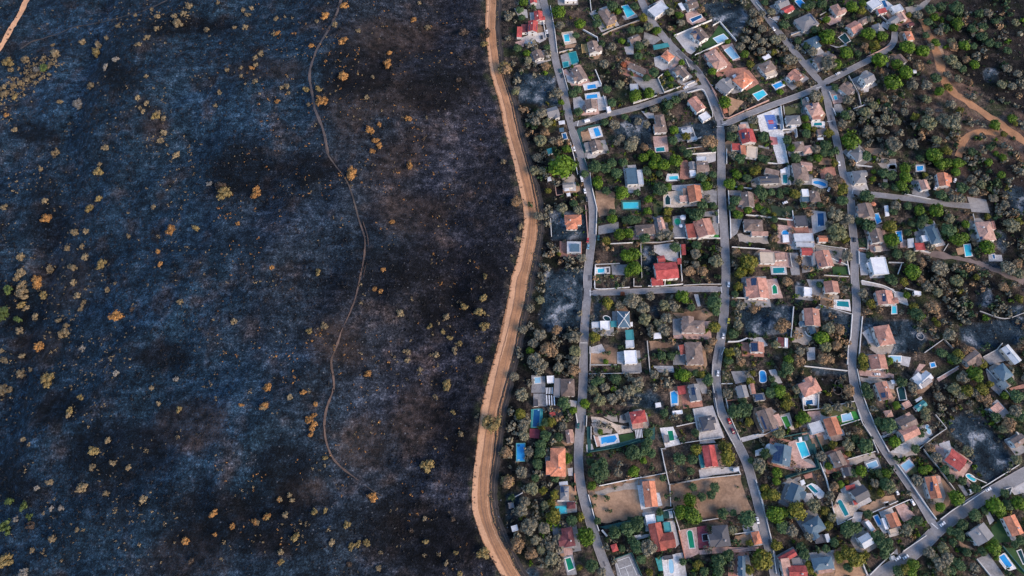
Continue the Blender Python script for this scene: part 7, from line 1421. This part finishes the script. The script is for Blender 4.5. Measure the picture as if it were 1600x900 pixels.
n_ = 30000; xs = rng.uniform(-560, 30, n_); ys = rng.uniform(-260, 470, n_); zz = Z(xs, ys); s_ = d1x(ys) - 14 - xs; na = fbm(xs, ys, 45, 4, 21); nb = fbm(xs, ys, 22, 3, 31); nc = fbm(xs, ys, 60, 3, 41)
for x, y, z, s, a, b, c in zip(xs, ys, zz, s_, na, nb, nc):
    if s < 2: continue
    px, py = proj(x, y, z)
    if not (-15 < px < 860 and -15 < py < 915): continue
    if a > .47 and random.random() < .62: char.append((x, y, z, random.uniform(.45, 1.35), random.uniform(.7, 1.1)))
    elif b > (.535 if px < 150 or 600 < px < 770 else .565) and random.random() < .5: (orb if (px > 330 and random.random() < .55) else tanb).append((x, y, z, random.uniform(.35, 1.0)*(1.5 if random.random() < .15 else 1), random.uniform(.7, 1)))
    elif random.random() < .05: ash.append((x, y, z, random.uniform(.25, .7), .5))
for i in range(0, len(c1), 1):             # weeds and char creeping over both edges of the dirt road
    for e_, n_, lst in ((L_EDGE[i], 2, char), (R_EDGE[i], 2, tanb)):
        for _ in range(n_):
            x, y = e_.x + random.gauss(0, .9), e_.y + random.uniform(-1.6, 1.6)
            if random.random() < .62: lst.append((x, y, float(Z(x, y)), random.uniform(.35, 1.05), .8))
# the dense line of small bushes along the gully at the upper left
for _ in range(260):
    s = random.random(); px, py = -5 + 95*s + random.gauss(0, 5), 152 - 62*s + random.gauss(0, 9); p = G(px, py); tanb.append((p.x, p.y, p.z, random.uniform(.7, 1.9), 1))
for _ in range(150):
    s = random.random(); px, py = 170 + 135*s + random.gauss(0, 6), 45 - 30*s + random.gauss(0, 8); p = G(px, py); (char if random.random() < .6 else tanb).append((p.x, p.y, p.z, random.uniform(.5, 1.4), 1))
for bp_ in BURNT:                     # char and ash left lying on the burnt plots
    xs_ = [a[0] for a in bp_]; ys_ = [a[1] for a in bp_]; mk = np.zeros((MHT, MWD), bool); stamp(bp_, -.5, mk)
    for _ in range(int((max(xs_)-min(xs_))*(max(ys_)-min(ys_))*.045)):
        x, y = random.uniform(min(xs_), max(xs_)), random.uniform(min(ys_), max(ys_)); i, j = int(x-MX0), int(y-MY0)
        if 0 <= i < MWD and 0 <= j < MHT and mk[j, i]: (char if random.random() < .6 else tanb if random.random() < .4 else ash).append((x, y, .02, random.uniform(.3, 1.1), .8))
MCHAR = leafmat('charred_twigs', (.004,.0045,.006), (.030,.029,.033)); mass('charred_scrub', char, MCHAR, 12, .34)
mass('singed_scrub', tanb, SL['t'], 16, .30); mass('rusty_scrub', orb, SL['o'], 16, .30)
mass('ash_tufts', ash, leafmat('white_ash_flakes', (.05,.055,.065), (.16,.17,.19)), 10, .30)
t(0,0,1); EXTRA = [a for a in SHRUBS[300:]]
mass('slope_bushes', [(*G(a[0], a[1]), a[2]*.52, 1.0) for a in EXTRA], SL['t'], 40, .2)
name_all()
make_ground()
